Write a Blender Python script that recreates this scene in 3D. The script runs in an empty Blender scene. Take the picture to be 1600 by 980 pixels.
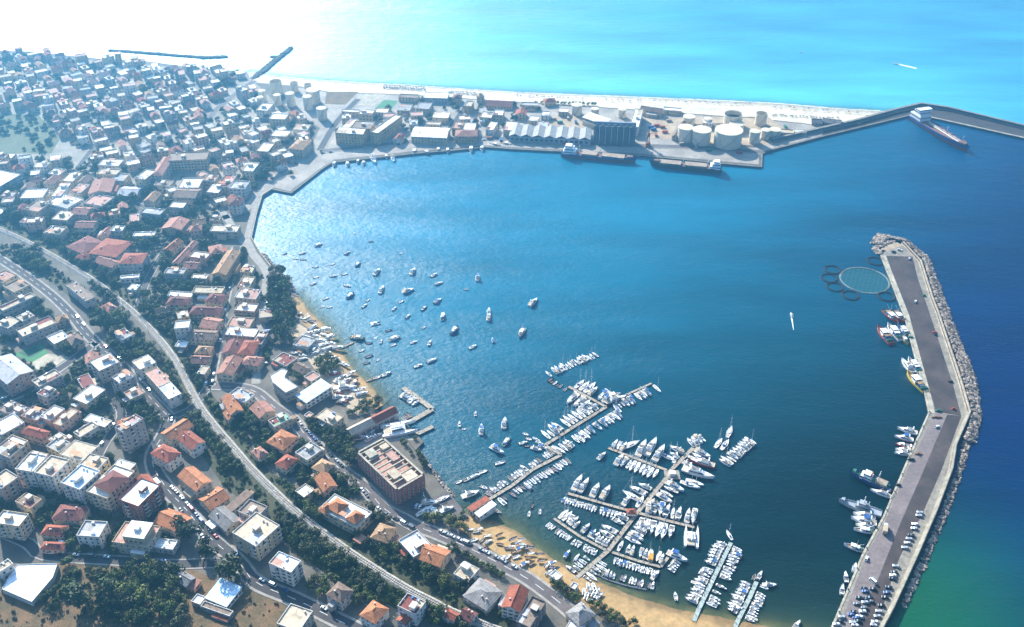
import bpy, bmesh, math, random
import numpy as np
from mathutils import Vector, Matrix
from mathutils.geometry import tessellate_polygon

R = math.radians
rnd = random.Random(11)
sc = bpy.context.scene
col = sc.collection
PI = math.pi

# ------------------------------------------------------------------ camera
CAM_H, PITCH, FOC = 450.0, R(35.3), 1500.0
cam = bpy.data.cameras.new('camera')
cam.sensor_width = 36.0
cam.lens = FOC / 1600.0 * 36.0
cam.clip_start = 1.0
cam.clip_end = 30000.0
camo = bpy.data.objects.new('camera', cam)
col.objects.link(camo)
camo.location = (0, 0, CAM_H)
camo.rotation_euler = (PI / 2 - PITCH, 0, 0)
sc.camera = camo

# ------------------------------------------------------------------ sky, sun, exposure
SUN_AZ, SUN_EL = R(-29), R(31)          # azimuth measured from +Y towards +X
world = bpy.data.worlds.new('World')
sc.world = world
world.use_nodes = True
wn = world.node_tree
for n in list(wn.nodes):
    wn.nodes.remove(n)
sky = wn.nodes.new('ShaderNodeTexSky')
sky.sky_type = 'NISHITA'
sky.sun_disc = False
sky.sun_elevation = SUN_EL
sky.sun_rotation = SUN_AZ
sky.altitude = 200
sky.air_density = 1.0
sky.dust_density = 1.0
sky.ozone_density = 1.5
bg = wn.nodes.new('ShaderNodeBackground')
bg.inputs['Strength'].default_value = 0.09
wo = wn.nodes.new('ShaderNodeOutputWorld')
wn.links.new(sky.outputs[0], bg.inputs[0])
wn.links.new(bg.outputs[0], wo.inputs[0])

sun = bpy.data.lights.new('sun', 'SUN')
sun.energy = 5.0
sun.angle = R(0.5)
sun.color = (1.0, 0.93, 0.82)
suno = bpy.data.objects.new('sun', sun)
col.objects.link(suno)
SUNDIR = Vector((math.sin(SUN_AZ) * math.cos(SUN_EL), math.cos(SUN_AZ) * math.cos(SUN_EL), math.sin(SUN_EL)))
suno.rotation_euler = SUNDIR.to_track_quat('Z', 'Y').to_euler()
suno.location = (0, 0, 600)

sc.view_settings.view_transform = 'Standard'
sc.view_settings.look = 'None'
sc.view_settings.gamma = 1.0
sc.view_settings.exposure = 1.9
sc.cycles.max_bounces = 6
sc.cycles.diffuse_bounces = 2
sc.cycles.glossy_bounces = 2
sc.cycles.transparent_max_bounces = 8
sc.cycles.volume_bounces = 0
sc.cycles.sample_clamp_indirect = 4.0
sc.cycles.use_denoising = True

# ------------------------------------------------------------------ helpers
G = 1.8                                  # height of quays and town above the sea
HAZE_DENSITY = 0.00044
HAZE_ANISO = 0.78
ST, CT = math.sin(PITCH), math.cos(PITCH)


def P(px, py, z=G):
    """ground point seen at a place of the survey picture, at height z"""
    u, v = (px - 800.0) / FOC, (py - 490.0) / FOC
    t = (CAM_H - z) / (ST + v * CT)
    return Vector((u * t, t * (CT - v * ST), z))


def PL(pts, z=G):
    return [P(x, y, z) for x, y in pts]


def proj(p):
    d = p.y * CT + (CAM_H - p.z) * ST
    return (800 + FOC * p.x / d, 490 + FOC * ((CAM_H - p.z) * CT - p.y * ST) / d)


def tile(t):
    return 400.0 * int(t[3]), 245.0 * int(t[1])


def TQ(t, x, y):
    ox, oy = tile(t)
    return ox + x / 4.0, oy + y / 4.0


MATS = {}


def mat(name, c1, c2=None, scale=0.25, rough=0.85, rand=0.0, bump=0.0, bscale=4.0, spec=0.3, metal=0.0, detail=5.0, fine=0.15, contrast=(0.35, 0.65), stripe=None):
    m = bpy.data.materials.new(name)
    m.use_nodes = True
    nt = m.node_tree
    b = nt.nodes['Principled BSDF']
    b.inputs['Roughness'].default_value = rough
    b.inputs['Metallic'].default_value = metal
    b.inputs['Specular IOR Level'].default_value = spec
    c2 = c2 or tuple(x * 0.8 for x in c1)
    geo = nt.nodes.new('ShaderNodeNewGeometry')
    no = nt.nodes.new('ShaderNodeTexNoise')
    no.inputs['Scale'].default_value = scale
    no.inputs['Detail'].default_value = detail
    nt.links.new(geo.outputs['Position'], no.inputs['Vector'])
    rp = nt.nodes.new('ShaderNodeValToRGB')
    rp.color_ramp.elements[0].position, rp.color_ramp.elements[1].position = contrast
    rp.color_ramp.elements[0].color = (*c1, 1)
    rp.color_ramp.elements[1].color = (*c2, 1)
    nt.links.new(no.outputs['Fac'], rp.inputs[0])
    out = rp.outputs[0]
    hs = nt.nodes.new('ShaderNodeHueSaturation')
    n2 = nt.nodes.new('ShaderNodeTexNoise')
    n2.inputs['Scale'].default_value = bscale * 0.4
    n2.inputs['Detail'].default_value = 3
    nt.links.new(geo.outputs['Position'], n2.inputs['Vector'])
    mr = nt.nodes.new('ShaderNodeMapRange')
    mr.inputs[1].default_value, mr.inputs[2].default_value = 0.3, 0.7
    mr.inputs[3].default_value, mr.inputs[4].default_value = 1 - fine, 1 + fine
    nt.links.new(n2.outputs['Fac'], mr.inputs[0])
    val = mr.outputs[0]
    if rand:
        oi = nt.nodes.new('ShaderNodeObjectInfo')
        m2 = nt.nodes.new('ShaderNodeMapRange')
        m2.inputs[3].default_value, m2.inputs[4].default_value = 1 - rand, 1 + rand
        nt.links.new(oi.outputs['Random'], m2.inputs[0])
        mu = nt.nodes.new('ShaderNodeMath')
        mu.operation = 'MULTIPLY'
        nt.links.new(val, mu.inputs[0])
        nt.links.new(m2.outputs[0], mu.inputs[1])
        val = mu.outputs[0]
    if stripe:
        tc = nt.nodes.new('ShaderNodeTexCoord')
        wv = nt.nodes.new('ShaderNodeTexWave')
        wv.bands_direction = stripe[0]
        wv.inputs['Scale'].default_value = stripe[1]
        wv.inputs['Distortion'].default_value = 0.6
        nt.links.new(tc.outputs['Object'], wv.inputs['Vector'])
        m3 = nt.nodes.new('ShaderNodeMapRange')
        m3.inputs[3].default_value, m3.inputs[4].default_value = 1 - stripe[2], 1 + stripe[2] * 0.5
        nt.links.new(wv.outputs['Fac'], m3.inputs[0])
        mu = nt.nodes.new('ShaderNodeMath')
        mu.operation = 'MULTIPLY'
        nt.links.new(val, mu.inputs[0])
        nt.links.new(m3.outputs[0], mu.inputs[1])
        val = mu.outputs[0]
    nt.links.new(out, hs.inputs['Color'])
    nt.links.new(val, hs.inputs['Value'])
    nt.links.new(hs.outputs[0], b.inputs['Base Color'])
    if bump:
        bn = nt.nodes.new('ShaderNodeTexNoise')
        bn.inputs['Scale'].default_value = bscale
        nt.links.new(geo.outputs['Position'], bn.inputs['Vector'])
        bp = nt.nodes.new('ShaderNodeBump')
        bp.inputs['Strength'].default_value = bump
        bp.inputs['Distance'].default_value = 0.3
        nt.links.new(bn.outputs['Fac'], bp.inputs['Height'])
        nt.links.new(bp.outputs[0], b.inputs['Normal'])
    MATS[name] = m
    return m


class MB:
    """collects faces; build() links them as one mesh object"""

    def __init__(s):
        s.v, s.f, s.m = [], [], []

    def face(s, pts, m=0):
        i = len(s.v)
        s.v.extend([tuple(p) for p in pts])
        s.f.append(tuple(range(i, i + len(pts))))
        s.m.append(m)

    def box(s, x0, y0, z0, x1, y1, z1, m=0, mt=None):
        i = len(s.v)
        s.v.extend([(x0, y0, z0), (x1, y0, z0), (x1, y1, z0), (x0, y1, z0), (x0, y0, z1), (x1, y0, z1), (x1, y1, z1), (x0, y1, z1)])
        for q, f in enumerate([(3, 2, 1, 0), (4, 5, 6, 7), (0, 1, 5, 4), (1, 2, 6, 5), (2, 3, 7, 6), (3, 0, 4, 7)]):
            s.f.append(tuple(i + k for k in f))
            s.m.append(mt if (q == 1 and mt is not None) else m)

    def prism(s, poly, z0, z1, m=0, mt=None, bottom=False):
        n = len(poly)
        ar = sum(poly[k][0] * poly[(k + 1) % n][1] - poly[(k + 1) % n][0] * poly[k][1] for k in range(n))
        if ar < 0:
            poly = list(reversed(poly))
        for k in range(n):
            a, b = poly[k], poly[(k + 1) % n]
            s.face([(a[0], a[1], z0), (b[0], b[1], z0), (b[0], b[1], z1), (a[0], a[1], z1)], m)
        top = [(p[0], p[1], z1) for p in poly]
        if n <= 4:
            s.face(top, m if mt is None else mt)
        else:
            tr = tessellate_polygon([[Vector(p) for p in top]])
            for t in tr:
                q = [top[k] for k in t]
                nz = (q[1][0] - q[0][0]) * (q[2][1] - q[0][1]) - (q[1][1] - q[0][1]) * (q[2][0] - q[0][0])
                s.face(q if nz > 0 else q[::-1], m if mt is None else mt)

    def cyl(s, cx, cy, r, z0, z1, n=12, m=0, mt=None, r1=None):
        r1 = r if r1 is None else r1
        a = [(cx + r * math.cos(2 * PI * k / n), cy + r * math.sin(2 * PI * k / n), z0) for k in range(n)]
        b = [(cx + r1 * math.cos(2 * PI * k / n), cy + r1 * math.sin(2 * PI * k / n), z1) for k in range(n)]
        for k in range(n):
            s.face([a[k], a[(k + 1) % n], b[(k + 1) % n], b[k]], m)
        s.face(b, m if mt is None else mt)

    def tube(s, a, b, r, n=6, m=0, r2=None):
        a, b = Vector(a), Vector(b)
        r2 = r if r2 is None else r2
        d = (b - a).normalized()
        u = d.orthogonal().normalized()
        w = d.cross(u)
        A = [a + (u * math.cos(2 * PI * k / n) + w * math.sin(2 * PI * k / n)) * r for k in range(n)]
        B = [b + (u * math.cos(2 * PI * k / n) + w * math.sin(2 * PI * k / n)) * r2 for k in range(n)]
        for k in range(n):
            s.face([A[k], A[(k + 1) % n], B[(k + 1) % n], B[k]], m)
        s.face(A[::-1], m)
        s.face(B, m)

    def torus(s, c, r, q, n=40, k=6, m=0):
        for i in range(n):
            for j in range(k):
                pts = []
                for (ii, jj) in ((i, j), (i + 1, j), (i + 1, j + 1), (i, j + 1)):
                    a, b = 2 * PI * ii / n, 2 * PI * jj / k
                    rr = r + q * math.cos(b)
                    pts.append((c[0] + rr * math.cos(a), c[1] + rr * math.sin(a), c[2] + q * math.sin(b)))
                s.face(pts, m)

    def mesh(s, name, mats, smooth=False):
        me = bpy.data.meshes.new(name)
        me.from_pydata(s.v, [], s.f)
        for mm in mats:
            me.materials.append(MATS[mm] if isinstance(mm, str) else mm)
        if len(mats) > 1:
            me.polygons.foreach_set('material_index', s.m)
        if smooth:
            me.polygons.foreach_set('use_smooth', [True] * len(s.f))
        me.update()
        return me

    def build(s, name, mats, parent=None, smooth=False, kind=None):
        return link(name, s.mesh(name, mats, smooth), parent, kind)


def link(name, me, parent=None, kind=None, loc=None, rz=None, scale=None):
    o = bpy.data.objects.new(name, me)
    col.objects.link(o)
    if parent is not None:
        o.parent = parent
    if kind:
        o['kind'] = kind
    if loc is not None:
        o.location = loc
    if rz is not None:
        o.rotation_euler = (0, 0, rz)
    if scale is not None:
        o.scale = scale if hasattr(scale, '__len__') else (scale,) * 3
    return o


def empty(name, loc=(0, 0, 0), rz=0.0):
    return link(name, None, None, None, loc, rz)


KIDS = {}


def copy_tree(o, kids=None):
    c = o.copy()
    col.objects.link(c)
    for ch in o.children:
        d = ch.copy()
        col.objects.link(d)
        d.parent = c
        for g in ch.children:
            e = g.copy()
            col.objects.link(e)
            e.parent = d
    return c


THINGS = []        # things whose label is finished at the end
LANDMARKS = []     # (phrase, position)


def tag(o, desc, cat, group=None, final=False, pos=None):
    o['category'] = cat
    if group:
        o['group'] = group
    elif 'group' in o.keys():
        del o['group']
    if final:
        o['label'] = desc
    else:
        o['label'] = desc
        THINGS.append((o, desc, Vector(pos) if pos is not None else Vector(o.location)))
    return o


ORD = 'nearest second third fourth fifth sixth seventh eighth ninth tenth eleventh twelfth thirteenth fourteenth fifteenth sixteenth seventeenth eighteenth nineteenth twentieth'.split()
TENS = ['', '', 'twenty', 'thirty', 'forty', 'fifty', 'sixty', 'seventy', 'eighty', 'ninety']
ONES = 'zero first second third fourth fifth sixth seventh eighth ninth'.split()


def ordw(n, first='first'):
    if n == 1:
        return first
    if n <= 20:
        return ORD[n - 1]
    t, u = divmod(n, 10)
    return TENS[t] + '-' + ONES[u] if u else {2: 'twentieth', 3: 'thirtieth', 4: 'fortieth', 5: 'fiftieth'}.get(t, TENS[t] + 'th')


def finish_labels():
    groups = {}
    for o, d, p in THINGS:
        groups.setdefault(d, []).append((o, p))
    lp = np.array([(p.x, p.y) for _, p in LANDMARKS])
    for d, L in groups.items():
        pos = np.array([(p.x, p.y) for _, p in L])
        dist = np.sqrt(((pos[:, None, :] - lp[None]) ** 2).sum(2))     # things x landmarks
        rank = np.argsort(np.argsort(dist, axis=0), axis=0)
        for i, (o, p) in enumerate(L):
            j = int(np.argmin(rank[i] + dist[i] / 400.0))
            r = int(rank[i, j]) + 1
            ph = LANDMARKS[j][0]
            if len(L) == 1:
                o['label'] = f'{d} near the {ph}' if len(d.split()) < 9 else d
            else:
                o['label'] = f"{d}, {'nearest' if r == 1 else ordw(r) + ' nearest'} to the {ph}"


def resample(pts, step):
    """smooth 3D polyline resampled at about step metres"""
    pts = [Vector(p) for p in pts]
    out = []
    n = len(pts)
    for i in range(n - 1):
        p0, p1, p2, p3 = pts[max(i - 1, 0)], pts[i], pts[i + 1], pts[min(i + 2, n - 1)]
        k = max(1, int((p2 - p1).length / step))
        for q in range(k):
            t = q / k
            out.append(0.5 * ((2 * p1) + (p2 - p0) * t + (2 * p0 - 5 * p1 + 4 * p2 - p3) * t * t + (3 * p1 - p0 - 3 * p2 + p3) * t ** 3))
    out.append(pts[-1])
    return out


def linres(pts, step):
    out = []
    for a, b in zip(pts[:-1], pts[1:]):
        a, b = Vector(a), Vector(b)
        k = max(1, int((b - a).length / step))
        out += [a.lerp(b, q / k) for q in range(k)]
    return out + [Vector(pts[-1])]


def normals2(pts):
    ns = []
    for i in range(len(pts)):
        d = pts[min(i + 1, len(pts) - 1)] - pts[max(i - 1, 0)]
        d = Vector((d.x, d.y, 0)).normalized()
        ns.append(Vector((-d.y, d.x, 0)))
    return ns


def strip(mb, pts, o0, o1, z0, z1=None, m=0):
    """sheet along a polyline between lateral offsets o0 < o1 (left positive)"""
    z1 = z0 if z1 is None else z1
    ns = normals2(pts)
    for i in range(len(pts) - 1):
        a, b, na, nb = pts[i], pts[i + 1], ns[i], ns[i + 1]
        mb.face([(a.x + na.x * o0, a.y + na.y * o0, z0), (b.x + nb.x * o0, b.y + nb.y * o0, z0), (b.x + nb.x * o1, b.y + nb.y * o1, z1), (a.x + na.x * o1, a.y + na.y * o1, z1)], m)


def ribbon(mb, pts, o0, o1, z0, z1, m=0, mt=None):
    """solid kerb, wall or deck along a polyline: cross-section o0..o1 by z0..z1"""
    ns = normals2(pts)
    lo = [(p.x + n.x * o0, p.y + n.y * o0) for p, n in zip(pts, ns)]
    hi = [(p.x + n.x * o1, p.y + n.y * o1) for p, n in zip(pts, ns)]
    mt = m if mt is None else mt
    for i in range(len(pts) - 1):
        a, b, c, d = lo[i], lo[i + 1], hi[i + 1], hi[i]
        mb.face([(*a, z1), (*b, z1), (*c, z1), (*d, z1)], mt)
        mb.face([(*a, z0), (*b, z0), (*b, z1), (*a, z1)], m)
        mb.face([(*d, z1), (*c, z1), (*c, z0), (*d, z0)], m)
    for i in (0, -1):
        q = [(*lo[i], z0), (*lo[i], z1), (*hi[i], z1), (*hi[i], z0)]
        mb.face(q if i == 0 else q[::-1], m)


def inpoly(x, y, poly):
    c = False
    j = len(poly) - 1
    for i in range(len(poly)):
        xi, yi, xj, yj = poly[i][0], poly[i][1], poly[j][0], poly[j][1]
        if (yi > y) != (yj > y) and x < (xj - xi) * (y - yi) / (yj - yi) + xi:
            c = not c
        j = i
    return c


def segdist(x, y, pts):
    best = 1e9
    for a, b in zip(pts[:-1], pts[1:]):
        dx, dy = b[0] - a[0], b[1] - a[1]
        l2 = dx * dx + dy * dy or 1e-9
        t = max(0, min(1, ((x - a[0]) * dx + (y - a[1]) * dy) / l2))
        best = min(best, math.hypot(x - a[0] - t * dx, y - a[1] - t * dy))
    return best


# ------------------------------------------------------------------ materials
mat('ground', (0.135, 0.115, 0.09), (0.07, 0.066, 0.055), scale=0.05, fine=0.2, bscale=2.0)
mat('asphalt', (0.06, 0.054, 0.055), (0.04, 0.037, 0.038), scale=0.12, bscale=3.0)
mat('pale_asphalt', (0.125, 0.105, 0.10), (0.09, 0.077, 0.075), scale=0.08, bscale=2.0)
mat('mole_pale', (0.20, 0.16, 0.15), (0.155, 0.125, 0.12), scale=0.07, bscale=1.2, fine=0.2)
mat('mole_asphalt', (0.072, 0.053, 0.048), (0.040, 0.031, 0.030), scale=0.05, bscale=1.0, fine=0.25, contrast=(0.4, 0.62))
mat('pavement', (0.32, 0.29, 0.25), (0.23, 0.21, 0.185), scale=0.3, bscale=3.0)
mat('quay_concrete', (0.27, 0.24, 0.19), (0.18, 0.16, 0.13), scale=0.2, bscale=1.5, fine=0.25)
mat('rail_steel', (0.20, 0.17, 0.15), rough=0.7, scale=0.5)
mat('pale_concrete', (0.45, 0.40, 0.30), (0.28, 0.25, 0.19), scale=0.22, bscale=1.5)
mat('quay_wall', (0.10, 0.095, 0.085), (0.05, 0.05, 0.048), scale=0.4)
mat('wall_brown', (0.16, 0.075, 0.05), (0.11, 0.06, 0.045), scale=0.2)
mat('paint_white', (0.75, 0.75, 0.72), (0.6, 0.6, 0.58), scale=1.0)
mat('sand', (0.40, 0.25, 0.105), (0.30, 0.19, 0.08), scale=0.09, bscale=1.2, fine=0.18)
mat('pale_sand', (0.62, 0.55, 0.42), (0.52, 0.45, 0.34), scale=0.06, bscale=0.8, fine=0.15)
mat('port_ground', (0.36, 0.32, 0.27), (0.24, 0.215, 0.185), scale=0.05, bscale=1.0, fine=0.2)
mat('far_ground', (0.30, 0.26, 0.21), (0.19, 0.175, 0.14), scale=0.05, bscale=1.0, fine=0.2)
mat('dry_grass', (0.165, 0.095, 0.042), (0.085, 0.062, 0.026), scale=0.12, bscale=2.5, fine=0.35)
mat('scrub_ground', (0.028, 0.036, 0.013), (0.06, 0.055, 0.025), scale=0.15, bscale=2.5, fine=0.35)
mat('green_field', (0.05, 0.075, 0.03), (0.09, 0.10, 0.04), scale=0.06, bscale=1.2, fine=0.3)
mat('earth_lot', (0.44, 0.34, 0.23), (0.33, 0.25, 0.17), scale=0.05, bscale=1.0, fine=0.2)
mat('court_green', (0.05, 0.20, 0.08), (0.04, 0.16, 0.07), scale=0.2)
mat('court_dark', (0.025, 0.10, 0.05), (0.02, 0.08, 0.04), scale=0.2)
mat('ballast', (0.46, 0.42, 0.36), (0.30, 0.27, 0.23), scale=0.5, bscale=4, fine=0.25)
mat('steel', (0.35, 0.34, 0.33), rough=0.4, metal=0.7, scale=0.5)
mat('sleeper', (0.16, 0.14, 0.12), scale=1.0)
mat('boulder', (0.38, 0.30, 0.235), (0.09, 0.072, 0.06), scale=0.35, bscale=3, fine=0.35, contrast=(0.4, 0.6))
mat('foam', (0.85, 0.88, 0.9), (0.7, 0.78, 0.82), scale=0.8)
for nm_ in ('sand', 'pale_sand'):          # sand is dark where the water wets it
    nt_ = MATS[nm_].node_tree
    hsv = [n for n in nt_.nodes if n.type == 'HUE_SAT'][0]
    gq = nt_.nodes.new('ShaderNodeNewGeometry')
    sx = nt_.nodes.new('ShaderNodeSeparateXYZ')
    nt_.links.new(gq.outputs['Position'], sx.inputs[0])
    nz = nt_.nodes.new('ShaderNodeTexNoise'); nz.inputs['Scale'].default_value = 0.15
    nt_.links.new(gq.outputs['Position'], nz.inputs['Vector'])
    ma = nt_.nodes.new('ShaderNodeMath'); ma.operation = 'MULTIPLY_ADD'; ma.inputs[1].default_value = -0.9
    nt_.links.new(nz.outputs['Fac'], ma.inputs[0]); nt_.links.new(sx.outputs['Z'], ma.inputs[2])
    mz = nt_.nodes.new('ShaderNodeMapRange')
    mz.inputs[1].default_value, mz.inputs[2].default_value, mz.inputs[3].default_value, mz.inputs[4].default_value = -0.35, 0.15, 0.55, 1.0
    nt_.links.new(ma.outputs[0], mz.inputs[0])
    old = hsv.inputs['Value'].links[0].from_socket
    mm = nt_.nodes.new('ShaderNodeMath'); mm.operation = 'MULTIPLY'
    nt_.links.new(old, mm.inputs[0]); nt_.links.new(mz.outputs[0], mm.inputs[1])
    nt_.links.new(mm.outputs[0], hsv.inputs['Value'])
# walls
for k, c in dict(wall_cream=(0.62, 0.49, 0.32), wall_white=(0.72, 0.67, 0.59), wall_grey=(0.42, 0.38, 0.34), wall_pink=(0.56, 0.36, 0.26), wall_ochre=(0.52, 0.36, 0.18),
                 wall_brick=(0.30, 0.10, 0.065), wall_dark=(0.18, 0.15, 0.14), wall_bluegrey=(0.33, 0.36, 0.40)).items():
    mat(k, c, tuple(x * 0.72 for x in c), scale=0.18, rand=0.12, bscale=2.2, fine=0.14, rough=0.9, spec=0.15)
# roofs
for k, c, f in (('roof_white', (0.80, 0.78, 0.73), 0.08), ('roof_grey', (0.34, 0.325, 0.31), 0.18), ('roof_tan', (0.48, 0.39, 0.28), 0.16), ('roof_pink', (0.46, 0.27, 0.21), 0.16),
                ('roof_lilac', (0.45, 0.44, 0.46), 0.12), ('roof_brown', (0.25, 0.185, 0.14), 0.2), ('roof_maroon', (0.20, 0.065, 0.055), 0.2), ('roof_green', (0.27, 0.40, 0.26), 0.12),
                ('roof_pool', (0.86, 0.86, 0.87), 0.04), ('roof_blue', (0.55, 0.66, 0.74), 0.1)):
    mat(k, c, tuple(x * 0.60 for x in c), scale=0.28, rand=0.12, bscale=1.6, fine=f, rough=0.85, spec=0.2, contrast=(0.48, 0.78))
for k, c in dict(tile_red=(0.35, 0.105, 0.06), tile_orange=(0.44, 0.175, 0.078), tile_tan=(0.40, 0.24, 0.13), tile_maroon=(0.20, 0.075, 0.06), tile_brown=(0.25, 0.17, 0.125),
                 tile_grey=(0.27, 0.25, 0.235), tile_pink=(0.42, 0.20, 0.14)).items():
    mat(k, c, tuple(x * 0.66 for x in c), scale=0.35, rand=0.14, bscale=2.5, fine=0.22, rough=0.85, spec=0.2, stripe=('X', 0.2, 0.20))
mat('parapet', (0.60, 0.56, 0.50), (0.46, 0.43, 0.38), scale=0.4, rand=0.1)
mat('pane', (0.02, 0.025, 0.03), rough=0.12, spec=0.6, scale=1)
mat('shutter_green', (0.04, 0.09, 0.055), scale=1)
mat('shutter_brown', (0.12, 0.06, 0.035), scale=1)
mat('frame_white', (0.7, 0.69, 0.66), scale=1)
mat('plastic_blue', (0.06, 0.20, 0.45), scale=1, rough=0.5)
mat('awning', (0.55, 0.28, 0.16), scale=1, rand=0.3)
# plants
for k, c in dict(leaf_dark=(0.030, 0.046, 0.009), leaf_mid=(0.062, 0.086, 0.015), leaf_light=(0.12, 0.135, 0.024), leaf_olive=(0.085, 0.085, 0.03), leaf_dry=(0.12, 0.10, 0.045)).items():
    mat(k, c, tuple(x * 0.55 for x in c), scale=0.55, rand=0.38, bscale=3.5, fine=0.4, rough=0.7, spec=0.25)
mat('bark', (0.12, 0.085, 0.06), scale=1)
# boats, ships and cars
mat('gel_white', (0.86, 0.85, 0.82), (0.78, 0.77, 0.74), rough=0.3, spec=0.5, scale=0.6, rand=0.08, fine=0.05)
mat('deck_white', (0.80, 0.78, 0.74), (0.68, 0.66, 0.62), rough=0.6, scale=0.8, rand=0.1, fine=0.08)
mat('deck_teak', (0.34, 0.21, 0.11), (0.27, 0.16, 0.085), rough=0.7, scale=1.0, rand=0.2)
mat('cockpit', (0.22, 0.20, 0.18), (0.13, 0.12, 0.11), rough=0.7, scale=1.0, rand=0.3)
mat('boat_blue', (0.04, 0.12, 0.32), (0.03, 0.09, 0.24), rough=0.4, scale=0.6, rand=0.2)
mat('boat_navy', (0.02, 0.035, 0.10), rough=0.4, scale=0.6)
mat('boat_red', (0.40, 0.055, 0.035), (0.30, 0.05, 0.035), rough=0.45, scale=0.5, rand=0.15)
mat('boat_yellow', (0.60, 0.44, 0.05), rough=0.5, scale=0.6)
mat('boat_orange', (0.70, 0.30, 0.03), rough=0.6, scale=0.6)
mat('boat_green', (0.05, 0.19, 0.13), rough=0.5, scale=0.6)
mat('boat_wood', (0.25, 0.12, 0.05), (0.18, 0.09, 0.04), rough=0.5, scale=0.9)
mat('navy_grey', (0.33, 0.36, 0.39), (0.27, 0.30, 0.33), rough=0.5, scale=0.3)
mat('rubber_grey', (0.30, 0.31, 0.33), rough=0.7, scale=0.8, rand=0.2)
mat('rubber_black', (0.02, 0.02, 0.02), rough=0.8, scale=1)
mat('ship_dark', (0.035, 0.04, 0.05), (0.055, 0.05, 0.05), rough=0.5, scale=0.12)
mat('ship_blue', (0.025, 0.06, 0.20), (0.02, 0.045, 0.15), rough=0.45, scale=0.1)
mat('ship_red', (0.26, 0.045, 0.03), (0.19, 0.04, 0.03), rough=0.6, scale=0.15)
mat('ship_deck', (0.24, 0.12, 0.085), (0.17, 0.10, 0.08), rough=0.8, scale=0.2)
mat('hatch', (0.36, 0.28, 0.20), (0.27, 0.20, 0.145), rough=0.7, scale=0.2)
mat('mast', (0.70, 0.70, 0.70), rough=0.3, metal=0.3, scale=1)
mat('crane_rust', (0.33, 0.13, 0.055), (0.24, 0.10, 0.05), scale=0.4)
mat('tank_white', (0.72, 0.64, 0.48), (0.42, 0.30, 0.18), scale=0.3, rand=0.08, fine=0.1, contrast=(0.55, 0.8))
mat('tank_top', (0.68, 0.60, 0.44), (0.55, 0.46, 0.32), scale=0.1)
mat('tank_dark', (0.10, 0.085, 0.075), scale=0.1)
mat('silo_grey', (0.125, 0.135, 0.16), (0.09, 0.10, 0.12), scale=0.15)
for k, c in dict(car_white=(0.75, 0.75, 0.74), car_silver=(0.42, 0.43, 0.44), car_black=(0.015, 0.015, 0.018), car_blue=(0.04, 0.08, 0.24), car_red=(0.35, 0.03, 0.025), car_grey=(0.13, 0.135, 0.14)).items():
    mat(k, c, c, rough=0.25, spec=0.6, metal=0.15, scale=0.5, fine=0.03)
# ================================================================== SETTING
HW = [(720, 800), (745, 808), (775, 815), (805, 828), (840, 858), (870, 876), (905, 893), (950, 915), (1000, 935), (1060, 953), (1110, 962), (1160, 971), (1210, 981), (1260, 990), (1300, 1000)]
HI = [(712, 803), (722, 820), (745, 838), (770, 852), (805, 876), (845, 898), (885, 925), (920, 945), (960, 965), (1000, 985), (1060, 1010), (1110, 1025), (1160, 1040), (1210, 1050), (1300, 1060)]
YW = [(466, 462), (485, 487), (512, 513), (530, 543), (552, 578), (580, 603), (600, 632)]
YI = [(453, 468), (470, 495), (495, 520), (515, 550), (538, 582), (562, 612), (588, 640)]
NW_ = [(392, 111), (425, 118), (460, 122), (525, 127), (650, 134), (800, 144), (1000, 152), (1200, 161), (1300, 169), (1402, 175)]
NI = [(394, 127), (425, 130), (465, 133), (515, 142), (650, 147), (800, 157), (1000, 170), (1200, 185), (1290, 195), (1345, 193)]
QUAY = [(1287, 213), (1200, 236), (1191, 241), (1190, 261), (1130, 256), (1000, 243), (880, 237), (800, 233), (760, 230), (700, 236), (650, 240), (520, 254), (505, 263), (455, 302), (425, 296), (410, 306), (401, 335), (393, 372), (408, 398), (430, 425), (446, 440)]
YARD = [(622, 655), (645, 672), (662, 690), (650, 703), (672, 735), (690, 760), (704, 775)]
FARC = [(-500, 45), (-150, 68), (0, 79), (45, 80), (160, 92), (225, 95), (300, 105), (385, 112)]
LAND_PX = FARC + NI + QUAY + YI + YARD + HI + [(1300, 1180), (-700, 1180), (-900, 600)]
LAND = [(p.x, p.y) for p in PL(LAND_PX)]
MOLE_IN = [(1262, 1065), (1299, 980), (1347, 867), (1380, 807), (1412, 732), (1451, 644), (1446, 620), (1412, 492), (1390, 435), (1376, 399), (1388, 388)]
MOLE_OUT = [(1412, 380), (1440, 410), (1459, 470), (1467, 490), (1482, 535), (1502, 595), (1517, 647), (1495, 697), (1489, 735), (1464, 802), (1437, 865), (1396, 955), (1380, 985), (1345, 1065)]
NM_IN = [(1200, 236), (1287, 213), (1420, 181), (1455, 184), (1600, 216), (1760, 252)]
NM_OUT = [(1205, 221), (1340, 190), (1398, 174), (1437, 165), (1480, 171), (1600, 200), (1760, 238)]

# ---- sea: one sheet to the horizon, finer where the camera looks
xs = np.concatenate([np.linspace(-9000, -900, 10), np.arange(-850, 851, 5.0), np.linspace(900, 9000, 10)])
ys = np.concatenate([np.linspace(-3000, 250, 6), np.arange(300, 1501, 5.0), np.linspace(1560, 12000, 12)])
XX, YY = np.meshgrid(xs, ys)
FX, FY = XX.ravel(), YY.ravel()


def npdist(pts):
    best = np.full(FX.shape, 1e9)
    for a, b in zip(pts[:-1], pts[1:]):
        dx, dy = b[0] - a[0], b[1] - a[1]
        t = np.clip(((FX - a[0]) * dx + (FY - a[1]) * dy) / (dx * dx + dy * dy + 1e-9), 0, 1)
        best = np.minimum(best, np.hypot(FX - a[0] - t * dx, FY - a[1] - t * dy))
    return best


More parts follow.
